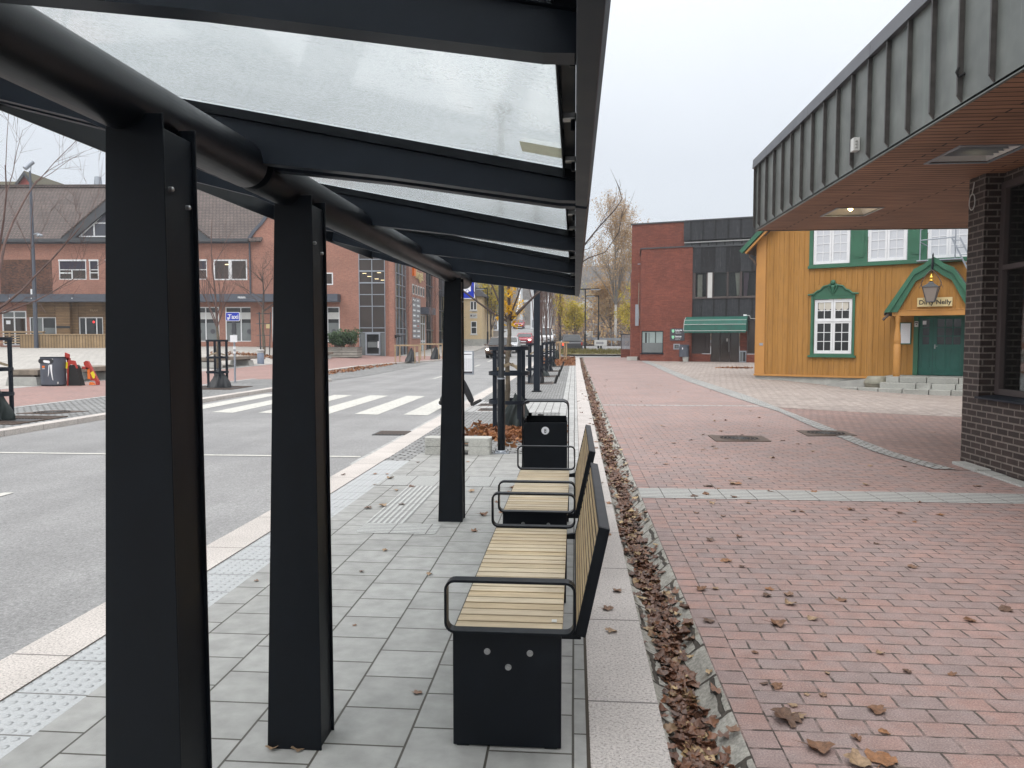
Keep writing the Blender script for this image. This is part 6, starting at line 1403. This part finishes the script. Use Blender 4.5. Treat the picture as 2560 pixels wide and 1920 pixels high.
# bus stop sign and timetable
t=thing('bus_stop_sign','blue bus stop sign and timetable case on a grey pole behind the third post','sign',(-2.45,16.5,0))
mb=MB(); mb.tube([(0,.02,0),(0,.02,2.8)],.048,'galvanised',14); mb.build('pole',t)
mb=MB(); mb.prism(rrect(-.11,.305,2.46,2.87,.035,4),-.045,-.03,'sign_white'); mb.prism(rrect(-.095,.29,2.475,2.855,.028,4),-.048,-.045,'blue_sign'); mb.box(-.05,.05,-.04,.06,2.36,2.42,'lead_dark'); s_=mb.build('sign_panel',t)
mb=MB(); P_=[(-.075,2.62),(.22,2.62),(.22,2.83),(0,2.83),(-.03,2.72),(-.075,2.69)]; mb.prism(P_,-.051,-.048,'sign_white'); 
for a,b in ((.015,.10),(.115,.20)): mb.box(a,b,-.053,-.051,2.73,2.81,'blue_sign')
for x in (.0,.15): mb.prism([(x+.036*math.cos(k*.4),2.62+.036*math.sin(k*.4)) for k in range(16)],-.055,-.051,'blue_sign'); mb.prism([(x+.027*math.cos(k*.4),2.62+.027*math.sin(k*.4)) for k in range(16)],-.057,-.055,'sign_white')
mb.build('bus_symbol',s_)
mb=MB(); mb.box(.0,.285,-.10,-.03,.83,1.34,'galvanised'); c_=mb.build('timetable_case',t,.006)
mb=MB(); mb.xf=Matrix.Translation((.34,0,0)); mb.box(-.325,-.085,-.104,-.10,.86,1.32,'sign_white'); mb.box(-.325,-.085,-.1045,-.104,.86,.90,'sign_grey'); mb.box(-.31,-.10,-.1045,-.104,1.26,1.275,'dark_ink'); mb.box(-.30,-.28,-.1045,-.104,1.215,1.235,'dark_ink')
for k in range(16): mb.box(-.31,-.10,-.1045,-.104,.925+.0165*k,.9275+.0165*k,'lattice_mix_grey')
for k in range(5): mb.box(-.31+.05*k,-.3085+.05*k,-.1045,-.104,.925,1.18,'lattice_mix_grey')
mb.build('timetable_sheet',c_)
# manhole covers
def manhole(pts,label,group):
    mb=MB(); c=Vector((sum(p[0] for p in pts)/4,sum(p[1] for p in pts)/4,0)); z=zg(c.x,c.y)+.012
    mb.add([(p[0],p[1],z) for p in pts]+[(p[0],p[1],z-.05) for p in pts],[(0,1,2,3),(0,4,5,1),(1,5,6,2),(2,6,7,3),(3,7,4,0)],'rust_iron')
    L=min((Vector(pts[1])-Vector(pts[0])).length,(Vector(pts[2])-Vector(pts[1])).length)*.5
    for r_ in (.93,.74,.55,.36,.18):
        n=36; v=[]
        for i in range(n):
            for q,zz in ((L*r_-.012,.001),(L*r_-.006,.006),(L*r_+.006,.006),(L*r_+.012,.001)): v.append((c.x+q*math.cos(i*2*math.pi/n),c.y+q*math.sin(i*2*math.pi/n),z+zz))
        mb.add(v,[(4*i+k,4*((i+1)%n)+k,4*((i+1)%n)+k+1,4*i+k+1) for i in range(n) for k in range(3)],'rust_iron' if r_>.5 else 'cast_iron')
    for k in range(24):
        a=k*math.pi/12; mb.bar((c.x+L*.2*math.cos(a),c.y+L*.2*math.sin(a),z+.003),(c.x+L*.9*math.cos(a+.12),c.y+L*.9*math.sin(a+.12),z+.003),.012,.006,'cast_iron')
    return tag(mb.build('manhole_cover'),label,'manhole cover',group)
manhole([(2.19,12.06),(3.04,12.12),(3.05,12.78),(2.19,12.80)],'square rusty manhole cover in the open red paving','manhole covers in the paving')
manhole([(3.80,12.85),(4.62,12.95),(4.62,13.62),(3.84,13.62)],'square rusty manhole cover cutting through the curved cobble band','manhole covers in the paving')
manhole([(-11.9,15.45),(-11.1,15.4),(-10.7,16.1),(-11.6,16.2)],'rusty manhole cover in the cobbles across the road','manhole covers in the paving')
manhole([(-2.15,16.9),(-1.55,16.9),(-1.55,17.5),(-2.15,17.5)],'manhole cover nearer the tree guard in the pale pavers by the kerb','manhole covers in the paving')
manhole([(-2.3,18.2),(-1.7,18.2),(-1.7,18.8),(-2.3,18.8)],'manhole cover farther along in the pale pavers by the walking feet','manhole covers in the paving')
mb=MB(); mb.box(-3.55,-2.95,13.2,13.8,-.15,-.088,'cast_iron')
for k in range(9): mb.box(-3.5+.062*k,-3.47+.062*k,13.25,13.75,-.088,-.080,'rust_iron')
tag(mb.build('drain_grate'),'iron street drain grate in the road beside the kerb','drain grate')
# ------------------------------------------------------------------ far road
def far_lamp(x,y,h,label,arms=1):
    t=thing('street_lamp',label,'street lamp',(x,y,zg(x,y))); mb=MB(); mb.tube([(0,0,0),(0,0,1.6),(0,0,1.65),(0,0,h)],[.10,.10,.06,.05],'black_metal',8); mb.build('pole',t)
    mb=MB(); 
    for s in ((-1,1) if arms==2 else (-1,)): mb.box(min(0,s*1.3),max(0,s*1.3),-.06,.06,h-.05,h+.05,'black_metal'); mb.box(s*.65-.55 if arms==1 else s*.95-.45,s*.65+.25 if arms==1 else s*.95+.45,-.12,.12,h-.09,h-.02,'galvanised')
    mb.build('lantern',t)
far_lamp(.95,71.5,5.75,'black double headed street lamp on the grass island',2); far_lamp(2.4,79,5.3,'brown single headed street lamp in front of the birches',1)
far_lamp(-1.35,71,7.5,'black thin street lamp left of the yellow trees',1); far_lamp(-10.9,74,7.4,'dark thin street lamp beside the cream building',1); far_lamp(-9.3,82,6.2,'dark thin street lamp before the yellow green tree on the left',1)
t=thing('road_sign','small white direction sign on a short post beside the side road','sign',(2.45,72.5,zg(2.4,72.5))); mb=MB(); mb.tube([(0,0,0),(0,0,.5)],.09,'black_metal',8); mb.build('post',t); mb=MB(); mb.box(-.62,.55,-.03,.03,.5,1.05,'off_white'); p_=mb.build('panel',t); mb=MB(); mb.prism([(-.45,.68),(.1,.68),(.1,.62),(.3,.76),(.1,.90),(.1,.84),(-.45,.84)],-.034,-.03,'lattice_mix_grey'); mb.build('arrow',p_)
t=thing('guard_rail','pale steel guard rail climbing along the side road','guard rail',(6,85,0))
for (x0,y0),(x1,y1) in (((-1.5,92),(1.5,88)),((1.5,88),(6,85)),((6,85),(14,80))):
    mb=MB(); z0,z1=zg(x0,y0),zg(x1,y1); mb.bar((x0,y0,z0+.65),(x1,y1,z1+.65),.06,.30,'galvanised'); 
    for k in range(4): f=k/3.5; mb.box(x0+(x1-x0)*f-.05,x0+(x1-x0)*f+.05,y0+(y1-y0)*f,y0+(y1-y0)*f+.1,z0+(z1-z0)*f-.1,z0+(z1-z0)*f+.6,'galvanised')
    mb.build('rail',t,0,True)
t=thing('parcel_box','white electrical cabinet behind the guard rail by the birches','cabinet',(1.6,90,zg(1.6,90))); mb=MB(); mb.box(-.45,.45,-.3,.3,0,1.35,'off_white'); mb.build('body',t,.04); mb=MB(); mb.box(-.5,.5,-.35,.35,1.35,1.42,'sign_white'); mb.build('lid',t)
# ------------------------------------------------------------------ cars
def car(label,paint,loc,rz,kind='hatch',lights=True,tail=False):
    t=thing('car',label,'car',loc,rz)
    # local: length along y, front at y=-2.1, width x
    Hh_={'hatch':1.48,'suv':1.66,'van':1.95,'wagon':1.46}[kind]
    prof=[(-2.1,.34),(-2.13,.52),(-2.05,.74),(-1.05,.95),(-.95,.97),(-.15,Hh_-.06),(.15,Hh_),(1.25,Hh_-.03),(1.95,1.02 if kind!='van' else 1.75),(2.12,.9),(2.14,.45),(2.05,.32),(1.65,.28),(-1.75,.28)]
    def wd(z): return .88-.02*(z<.4)-.30*max(0,z-.92)**1.1
    mb=MB(); n=len(prof); v=[]
    for s in (-1,1):
        for y,z in prof: v.append((s*wd(z),y,z))
    mb.add(v,[tuple(range(n)),tuple(range(n,2*n))[::-1]],paint); mb.add(v,[(i,i+n,(i+1)%n+n,(i+1)%n) for i in range(n)],paint); b=mb.build('body',t,.05,seg=3)
    mb=MB(); zt=Hh_-.09
    def q(y,z,s,o=.006): return (s*(wd(z)+o),y,z)
    # windscreen, rear and side glass lie a few mm outside the body
    def nrm(a,b): d=Vector((b[0]-a[0],b[1]-a[1])).normalized(); return Vector((-d.y,d.x))
    a,b_=(-.93,.99),(-.19,Hh_-.09); mb.add([(-wd(a[1])+.06,a[0]-.03,a[1]+.02),(wd(a[1])-.06,a[0]-.03,a[1]+.02),(wd(b_[1])-.07,b_[0]-.03,b_[1]+.02),(-wd(b_[1])+.07,b_[0]-.03,b_[1]+.02)],[(0,1,2,3)],'car_glass'); mb.build('windscreen',t)
    mb=MB(); c,d=(1.32,Hh_-.08),(1.90,1.08); mb.add([(wd(c[1])-.08,c[0]+.04,c[1]+.01),(-wd(c[1])+.08,c[0]+.04,c[1]+.01),(-wd(d[1])+.06,d[0]+.04,d[1]+.01),(wd(d[1])-.06,d[0]+.04,d[1]+.01)],[(0,1,2,3)],'car_glass'); mb.build('rear_window',t)
    for s in (-1,1):
        mb=MB()
        for P4 in ([(-.72,1.0),(.18,1.0),(.18,zt),(-.08,zt)],[(.24,1.0),(1.25,1.0),(1.12,zt),(.24,zt)]): mb.add([q(y,z,s,.012) for y,z in P4],[(0,1,2,3) if s>0 else (3,2,1,0)],'car_glass')
        mb.build('side_window',t)
        mb=MB(); mb.ico((s*1.0,-.72,1.03),(.11,.06,.075),paint,2); mb.build('mirror',t)
        mb=MB(); mb.ico((s*.66,-2.05,.68),(.17,.10,.075),'headlight_on' if lights else 'sign_white',2); mb.build('headlight',t)
        mb=MB(); mb.box(s*.80-.06,s*.80+.06,2.06,2.15,.72,1.0,'tail_light_on' if (tail and s>0) else 'red_plastic'); mb.build('tail_light',t,.01)
        for y in (-1.35,1.32):
            mb=MB(); mb.tube([(s*.66,y,.32),(s*.885,y,.32)],.325,'black_rubber',22); w_=mb.build('wheel',t); mb=MB(); mb.tube([(s*.87,y,.32),(s*.892,y,.32)],.20,'hub_grey',16); mb.build('rim',w_)
    mb=MB(); mb.box(-.45,.45,-2.155,-2.10,.40,.56,'dark_ink'); mb.box(-.55,.55,-2.13,-2.03,.64,.70,'dark_ink'); mb.build('grille',t)
    mb=MB(); mb.box(-.26,.26,-2.165,-2.155,.44,.54,'sign_white'); mb.build('number_plate',t)
    return t
car('brown car with headlights on driving towards the viewer, nearest on the road','car_brown',(-6.1,61.8,zg(-6,61.8)-.10),0,'suv')
car('bright red car with headlights on coming from the bridge','car_red',(-5.6,86.2,zg(-5.6,86)-.10),0,'wagon')
car('silver car following behind the brown one, half hidden by the tree trunk','car_silver',(-6.1,72,zg(-6,72)-.1),0,'hatch',False)
car('small far red car up on the bridge','car_red',(-9.5,131,zg(-9,131)-.1),0,'hatch',False)
car('dark grey car seen from behind with one lit red tail light','car_grey',(-.35,68.4,zg(-.4,68.4)-.02),R(184),'suv',False,True)
car('white van parked beyond the row of tree guards','car_white',(-3.4,92,zg(-3.4,92)-.1),0,'van',False)
# ------------------------------------------------------------------ pedestrian
pt=thing('person','person in black trousers striding right over the crossing behind a shelter post','person',(-2.93,18.3,-.06))
def skin_body(name,joints,edges,mat,parent,levels=2):
    me=bpy.data.meshes.new(name); me.from_pydata([j[0] for j in joints],edges,[]); o=bpy.data.objects.new(name,me); COL.objects.link(o)
    o.modifiers.new('Skin','SKIN'); sv=me.skin_vertices[0].data
    for i,j in enumerate(joints): r=j[1]; sv[i].radius=(r,r) if not hasattr(r,'__len__') else r; sv[i].use_root=(i==0)
    s=o.modifiers.new('Sub','SUBSURF'); s.levels=levels; s.render_levels=levels
    bpy.context.view_layer.update(); m2=bpy.data.meshes.new_from_object(o.evaluated_get(bpy.context.evaluated_depsgraph_get())); bpy.data.objects.remove(o)
    m2.materials.clear(); m2.materials.append(MAT[mat]); m2.polygons.foreach_set('use_smooth',[True]*len(m2.polygons)); ob=bpy.data.objects.new(name,m2); COL.objects.link(ob); ob.parent=parent; return ob
z0=.06
hip=(0,0,.93)
J=[((0,0,.98),(.13,.15)),((.01,0,1.22),(.11,.15)),((.02,0,1.40),(.10,.15)),((.025,0,1.475),.062),((.035,0,1.53),.058),((.055,0,1.575),(.075,.07)),((.05,0,1.645),(.105,.085)),((.045,0,1.72),(.095,.08)),((.155,0,1.615),.016)]
E_=[(0,1),(1,2),(2,3),(3,4),(4,5),(5,6),(6,7),(6,8)]
for sy,arm in ((-1,[(.02,-.19,1.40),(-.05,-.23,1.15),(.01,-.22,.93),(.02,-.22,.86)]),(1,[(.02,.19,1.40),(.05,.23,1.15),(.13,.22,.94),(.15,.22,.87)])):
    b0=len(J); 
    for q,r_ in zip(arm,(.06,.05,.034,.040)): J.append((q,r_))
    E_+=[(2,b0),(b0,b0+1),(b0+1,b0+2),(b0+2,b0+3)]; hx,hy,hz=arm[3]
    for k,(dx,ln) in enumerate(((-.030,.060),(-.010,.078),(.010,.082),(.030,.074))):
        n0=len(J); J+= [((hx+dx,hy,hz-.045),.0115),((hx+dx*1.1+.012,hy-.006*sy,hz-.045-ln*.55),.0105),((hx+dx*1.1+.028,hy-.018*sy,hz-.045-ln),.0085)]; E_+=[(b0+3,n0),(n0,n0+1),(n0+1,n0+2)]
    n0=len(J); J+=[((hx+.045,hy-.012*sy,hz-.005),.013),((hx+.062,hy-.022*sy,hz-.050),.0105)]; E_+=[(b0+3,n0),(n0,n0+1)]
bd=skin_body('body',J,E_,'skin',pt)
for sy in (-1,1):
    mb=MB(); mb.ico((.128,sy*.035,1.655),(.014,.016,.011),'sign_white',2); ey=mb.build('eye',pt); mb=MB(); mb.ico((.139,sy*.035,1.655),(.005,.008,.008),'dark_ink',1); mb.build('iris',ey)
    mb=MB(); mb.ico((.035,sy*.088,1.63),(.022,.012,.034),'skin',2); mb.build('ear',pt)
mb=MB(); mb.ico((.128,0,1.572),(.012,.028,.007),'red_render',2); mb.build('mouth',pt)
skin_body('jacket',[((0,0,.87),(.15,.165)),((.0,0,1.02),(.155,.18)),((.01,0,1.22),(.145,.185)),((.02,0,1.40),(.125,.175)),((.027,0,1.50),(.085,.08)),((.02,-.21,1.40),.085),((-.05,-.25,1.15),.07),((.0,-.24,.97),.056),((.02,.21,1.40),.085),((.05,.25,1.15),.07),((.11,.24,.98),.056)],[(0,1),(1,2),(2,3),(3,4),(3,5),(5,6),(6,7),(3,8),(8,9),(9,10)],'dark_cloth',pt)
skin_body('trousers',[((0,0,.95),.16),((.04,-.08,.88),.12),((.26,-.09,.60),.092),((.38,-.09,.38),.085),((.495,-.09,.13),.075),((.02,.08,.88),.12),((-.02,.09,.56),.092),((-.15,.09,.36),.082),((-.30,.09,.13),.075)],[(0,1),(1,2),(2,3),(3,4),(0,5),(5,6),(6,7),(7,8)],'dark_cloth',pt)
for n_,A in (('a',[((.46,-.09,.16),.055),((.49,-.09,.085),.065),((.60,-.09,.14),.055),((.72,-.09,.21),.04)]),('b',[((-.29,.09,.17),.055),((-.33,.09,.11),.06),((-.25,.09,.06),.055),((-.15,.09,.05),.04)])):
    sh=skin_body('shoe',A,[(0,1),(1,2),(2,3)],'black_rubber',pt)
    mb=MB(); a,b,c=[Vector(A[i][0]) for i in (1,2,3)]; d=(c-a).normalized(); dn=Vector((d.z,0,-d.x)); mb.bar(a+dn*.045-d*.04,c+dn*.040+d*.04,.085,.018,'sign_white',(0,1,0)) if False else mb.bar(a+dn*.045-d*.04,c+dn*.040+d*.04,.085,.018,'sign_white'); mb.build('sole',sh)
mb=MB(); mb.ico((.030,0,1.728),(.098,.088,.075),'hair_brown',3); mb.ico((-.015,0,1.66),(.072,.082,.085),'hair_brown',3); mb.build('hair',pt)
# ------------------------------------------------------------------ fallen leaves
def leafmesh(seed,m):
    rng=random.Random(seed); lob=5; pts=[]; n=20
    for i in range(n):
        a=2*math.pi*i/n; r_=(.62+.38*abs(math.cos(a*2.5+.3)))*rng.uniform(.75,1.08)
        pts.append((r_*math.cos(a)*.9,r_*math.sin(a)))
    k1,k2,k3=rng.uniform(.15,.6),rng.uniform(-.3,.45),rng.uniform(0,6)
    def zf(x,y): return k1*x*x+k2*y*y+.18*math.sin(4*x+k3)*math.cos(3*y)+.10*math.sin(7*y+k3)
    v=[(0,0,zf(0,0))]; 
    for f in (.5,1): 
        for x,y in pts: v.append((x*f,y*f,zf(x*f,y*f)*(1 if f<1 else 1.05)+rng.uniform(-.03,.08)*f))
    zmin=min(p[2] for p in v); v=[(x,y,z-zmin) for x,y,z in v]
    fs=[(0,1+i,1+(i+1)%n) for i in range(n)]+[(1+i,1+n+i,1+n+(i+1)%n,1+(i+1)%n) for i in range(n)]
    mb=MB(); mb.add(v,fs,m,True); st_=len(mb.v)
    s0=Vector((-.6,0,zf(-.6,0)-zmin)); mb.tube([s0,s0+Vector((-.5,.1,.05)),s0+Vector((-.9,.3,.02))],[.03,.025,.015],m,3,False); return mb
def leafmat1(name,c): plain(name,c,.5,var=.35,scale=4,bump=.4,bscale=20,spec=.4)
for nm,c in (('leaf_a',(.19,.098,.055)),('leaf_b',(.125,.072,.048)),('leaf_c',(.27,.13,.06)),('leaf_d',(.33,.225,.14)),('leaf_e',(.22,.13,.085))): leafmat1(nm,c)
protos=[]
for k in range(10):
    o=leafmesh(100+k,('leaf_a','leaf_b','leaf_c','leaf_d','leaf_e')[k%5]).build('fallen_leaf'); protos.append(o)
used=[False]*10
rng=random.Random(12)
def put(x,y,s,off,label,group,k=None,flat_=.6):
    k=rng.randrange(10) if k is None else k
    if not used[k]: o=protos[k]; used[k]=True
    else: o=protos[k].copy(); COL.objects.link(o)
    o.location=(x,y,zg(x,y)+off); o.rotation_euler=(rng.uniform(-.15,.15),rng.uniform(-.15,.15),rng.uniform(0,6.28)); o.scale=(s,s,s*flat_*rng.uniform(.7,1.5)); return tag(o,label,'leaf',group)
LB='brown curled fallen leaf lying on the red brick paving'; GB='fallen leaves on the red paving'
seen=[(1.08,5.49,0.055),(0.8,4.83,0.05),(0.89,4.85,0.035),(1.23,4.88,0.045),(1.28,4.6,0.05),(1.61,4.7,0.045),(0.75,4.28,0.05),(1.12,4.26,0.06),(1.34,4.36,0.045),(2.33,5.44,0.05),(2.5,4.61,0.06),(2.21,4.41,0.045),(2.55,7.26,0.05),(2.08,7.15,0.045),(0.87,3.17,0.085),(0.93,3.2,0.05),(1.28,3.28,0.055),(0.94,2.95,0.075),(1.15,2.89,0.08),(1.05,2.85,0.07),(0.92,3.48,0.04),(0.87,3.51,0.03),(0.91,3.86,0.025),(1.53,3.9,0.03),(1.24,3.1,0.03),(1.1,3.41,0.025),(1.03,3.41,0.02),(1.77,3.68,0.03),(1.57,3.69,0.03),(0.64,3.06,0.045),(3.15,8.53,0.05),(4.32,8.57,0.06),(3.33,7.66,0.035),(1.46,8.31,0.05),(1.72,8.47,0.055),(1.21,7.78,0.05),(1.34,7.87,0.05),(1.59,7.75,0.05),(2.47,8.1,0.05),(2.03,8.09,0.05),(0.94,3.3,0.03),(1.11,3.04,0.03),(1.19,3.64,0.02),(1.16,5.35,0.03),(1.11,7.02,0.035),(3.89,17.39,0.05),(3.37,11.87,0.05),(3.55,11.88,0.04),(2.04,11.48,0.05),(1.32,4.77,0.045),(1.18,4.74,0.04),(2.01,10.32,0.04),(2.71,15.12,0.05),(3.72,15.8,0.05),(6.06,13.48,0.05),(1.83,12.19,0.05),(2.52,13.42,0.05),(3.24,12.24,0.05),(1.77,8.48,0.07),(1.15,9.77,0.05),(1.43,8.32,0.06)]
for x,y,s in seen: put(x,y,s*.88,.002,LB,GB)
for i in range(62):
    y=6+26*rng.random()**1.6; x=rng.uniform(.75,.75+min(8,1.2+y*.22)); 
    if x>lerp(CL,y)-.1 and y<60: x=rng.uniform(.75,4)
    put(x,y,rng.uniform(.024,.046),.003,LB,GB)
LS='small brown fallen leaf lying on the grey pavement slabs'; GS='fallen leaves on the grey slabs'
for x,y,s in [(-0.69,3.29,0.03),(-1.15,2.78,0.03),(-1.05,2.79,0.035),(-1.4,5.55,0.025),(-1.43,5.02,0.02),(-0.96,5.0,0.025),(-1.2,4.06,0.015),(-2.33,8.78,0.035),(-2.19,8.79,0.03),(-2.16,8.12,0.03),(-1.85,7.81,0.035),(-2.0,9.66,0.03),(-2.68,8.7,0.035),(-2.06,4.77,0.02)]: put(x,y,s,.003,LS,GS)
for i in range(26): put(rng.uniform(-2.1,.0),rng.uniform(6,10.3),rng.uniform(.03,.055),.004,LS,GS)
LG='brown fallen leaf lying on the pale granite edge strip'; GG='fallen leaves on the granite strip'
for i in range(24): y=4+20*rng.random(); put(rng.uniform(.09,.36),y,rng.uniform(.03,.05),.003,LG,GG)
for k in range(10):
    if not used[k]: bpy.data.objects.remove(protos[k])
def pile(name,spots,label,m,cat='leaves'):
    mb=MB(); rg=random.Random(len(name))
    base=[leafmesh(300+k,m) for k in range(6)]
    for x,y,z,s,tl in spots:
        b=base[rg.randrange(6)]; M_=Matrix.Translation((x,y,z))@Matrix.Rotation(rg.uniform(0,6.28),4,'Z')@Matrix.Rotation(rg.gauss(0,tl),4,'X')@Matrix.Rotation(rg.gauss(0,tl),4,'Y')@Matrix.Scale(s,4)
        # light version: fan of the outer outline only
        vs=[M_@Vector(b.v[i]) for i in [0]+list(range(21,41))]; n=20
        mb.add(vs,[(0,1+i,1+(i+1)%n) for i in range(n)],m,True)
    return tag(mb.build(name),label,cat,kind='stuff')
sp=[]; rg=random.Random(5)
def gz(x): 
    u=(x-.365)/.305; 
    return lerp(GP,min(1,max(0,u)))
for i in range(8200):
    y=1.7+58*rg.random()**1.75; dens=.5+.5*mnoise.noise(Vector((y*.8,3,0)))+.25*mnoise.noise(Vector((y*2.5,7,0)))
    if rg.random()>.35+dens*.7: continue
    x=.505+rg.gauss(0,.042+.012*math.sin(y*3))+.02*math.sin(y*1.7)
    if rg.random()<.10: x=rg.uniform(.375,.66)
    if not .372<x<.70: continue
    sp.append((x,y,gz(x)+zg(x,y)+.002+abs(rg.gauss(0,.006)),rg.uniform(.022,.048)*(1 if y<12 else 1.3),.20))
pile('gutter_leaves',sp,'wet brown leaves heaped along the concave stone gutter','leaf_gutter')
sp=[]
for i in range(650):
    a=rg.uniform(0,6.28); d=abs(rg.gauss(0,.62)); x=-1.0+d*math.cos(a)*.95; y=12.75+d*math.sin(a)*1.25
    if x<-2.0 or x>-.1: continue
    sp.append((x,y,.015+.06*rg.random()*max(0,1-d),rg.uniform(.05,.09),.5))
pile('tree_pit_leaves',sp,'orange brown leaves heaped round the first tree guard','leaf_orange')
sp=[(rg.uniform(-2.3,0),rg.uniform(46,60),0,rg.uniform(.07,.12),.4) for i in range(900)]; sp=[(x,y,zg(x,y)+.02,s,t_) for x,y,z,s,t_ in sp]
sp+=[(rg.uniform(-12.9,-11.6),y,zg(-12,y)-.06,rg.uniform(.06,.1),.4) for y in [rg.uniform(33,50) for i in range(420)]]
sp+=[(-21.5+rg.gauss(0,1.2),50.5+rg.gauss(0,.8),.5,rg.uniform(.08,.12),.3) for i in range(250)]; sp=[(x,y,(zg(x,y)+.03 if x<-15 else z),s,t_) for x,y,z,s,t_ in sp]
sp+=[(9.0+rg.gauss(0,.5),43.5+rg.gauss(0,.3),zg(9,43.5)+.02,rg.uniform(.06,.1),.3) for i in range(120)]
pile('far_leaves',sp,'brown leaves drifted over the far beds and the taxi bay kerb','leaf_orange')
HAZE=.0007
# ------------------------------------------------------------------ haze
t=NT('haze_air'); pv=t.n('VolumePrincipled'); pv.inputs['Color'].default_value=(.93,.96,1,1); pv.inputs['Density'].default_value=HAZE; pv.inputs['Anisotropy'].default_value=.2; t.l(pv.outputs[0],t.out.inputs[1])
mb=MB(); mb.box(-940,940,-90,940,-4,75,'haze_air'); tag(mb.build('haze'),'thin autumn haze hanging over the street and the hillside','haze',kind='stuff')
# ------------------------------------------------------------------ camera, light
cam=bpy.data.cameras.new('Camera'); co=bpy.data.objects.new('Camera',cam); COL.objects.link(co); S.camera=co
cam.sensor_width=36; cam.lens=36*1921/2560; cam.clip_end=3000; cam.clip_start=.05
co.location=(0,0,1.567); co.rotation_euler=(R(90-3.2476),0,R(4.6648))
w=bpy.data.worlds.new('World'); S.world=w; w.use_nodes=True; nt=w.node_tree; nt.nodes.clear()
def wn(t,**k):
    n=nt.nodes.new('ShaderNode'+t)
    for a,b in k.items(): setattr(n,a,b)
    return n
sky=wn('TexSky',sky_type='NISHITA',sun_disc=False,sun_elevation=R(52),sun_rotation=R(-150),altitude=200,air_density=1.0,dust_density=4.0)
hs=wn('HueSaturation'); hs.inputs['Saturation'].default_value=.45; nt.links.new(sky.outputs[0],hs.inputs['Color'])
b1_=wn('Background'); b1_.inputs['Strength'].default_value=.05; nt.links.new(hs.outputs[0],b1_.inputs[0])
tc=wn('TexCoord'); sx=wn('SeparateXYZ'); nt.links.new(tc.outputs['Generated'],sx.inputs[0])
nz=wn('TexNoise'); nz.inputs['Scale'].default_value=1.6; nz.inputs['Detail'].default_value=4; nt.links.new(tc.outputs['Generated'],nz.inputs['Vector'])
ad=wn('Math',operation='MULTIPLY_ADD'); nt.links.new(nz.outputs['Fac'],ad.inputs[0]); ad.inputs[1].default_value=.14; nt.links.new(sx.outputs[2],ad.inputs[2])
cr=wn('ValToRGB'); nt.links.new(ad.outputs[0],cr.inputs[0]); e=cr.color_ramp.elements
e[0].position=.02; e[0].color=(.215,.230,.250,1); e[1].position=.95; e[1].color=(1,1,1,1)
for p,c in ((.12,(.228,.245,.268)),(.30,(.262,.277,.297)),(.48,(.37,.385,.40)),(.66,(.74,.75,.76))):
    x=e.new(p); x.color=(*c,1)
b2_=wn('Background'); b2_.inputs['Strength'].default_value=2.4; nt.links.new(cr.outputs[0],b2_.inputs[0])
ads=wn('AddShader'); nt.links.new(b1_.outputs[0],ads.inputs[0]); nt.links.new(b2_.outputs[0],ads.inputs[1])
ow=wn('OutputWorld'); nt.links.new(ads.outputs[0],ow.inputs[0])
L=bpy.data.lights.new('sun','SUN'); L.energy=.6; L.angle=R(25); L.color=(1,.97,.93); lo=bpy.data.objects.new('sun',L); COL.objects.link(lo)
# overcast sun high up behind the viewer, to the left
az=R(-150); el=R(52); d=Vector((math.sin(az)*math.cos(el),math.cos(az)*math.cos(el),math.sin(el))); lo.rotation_euler=(-d).to_track_quat('-Z','Y').to_euler()
S.view_settings.view_transform='Standard'; S.view_settings.look='None'; S.view_settings.exposure=0.0; S.view_settings.gamma=1.0
S.render.engine='CYCLES'; S.cycles.max_bounces=8; S.cycles.transparent_max_bounces=12; S.cycles.diffuse_bounces=3
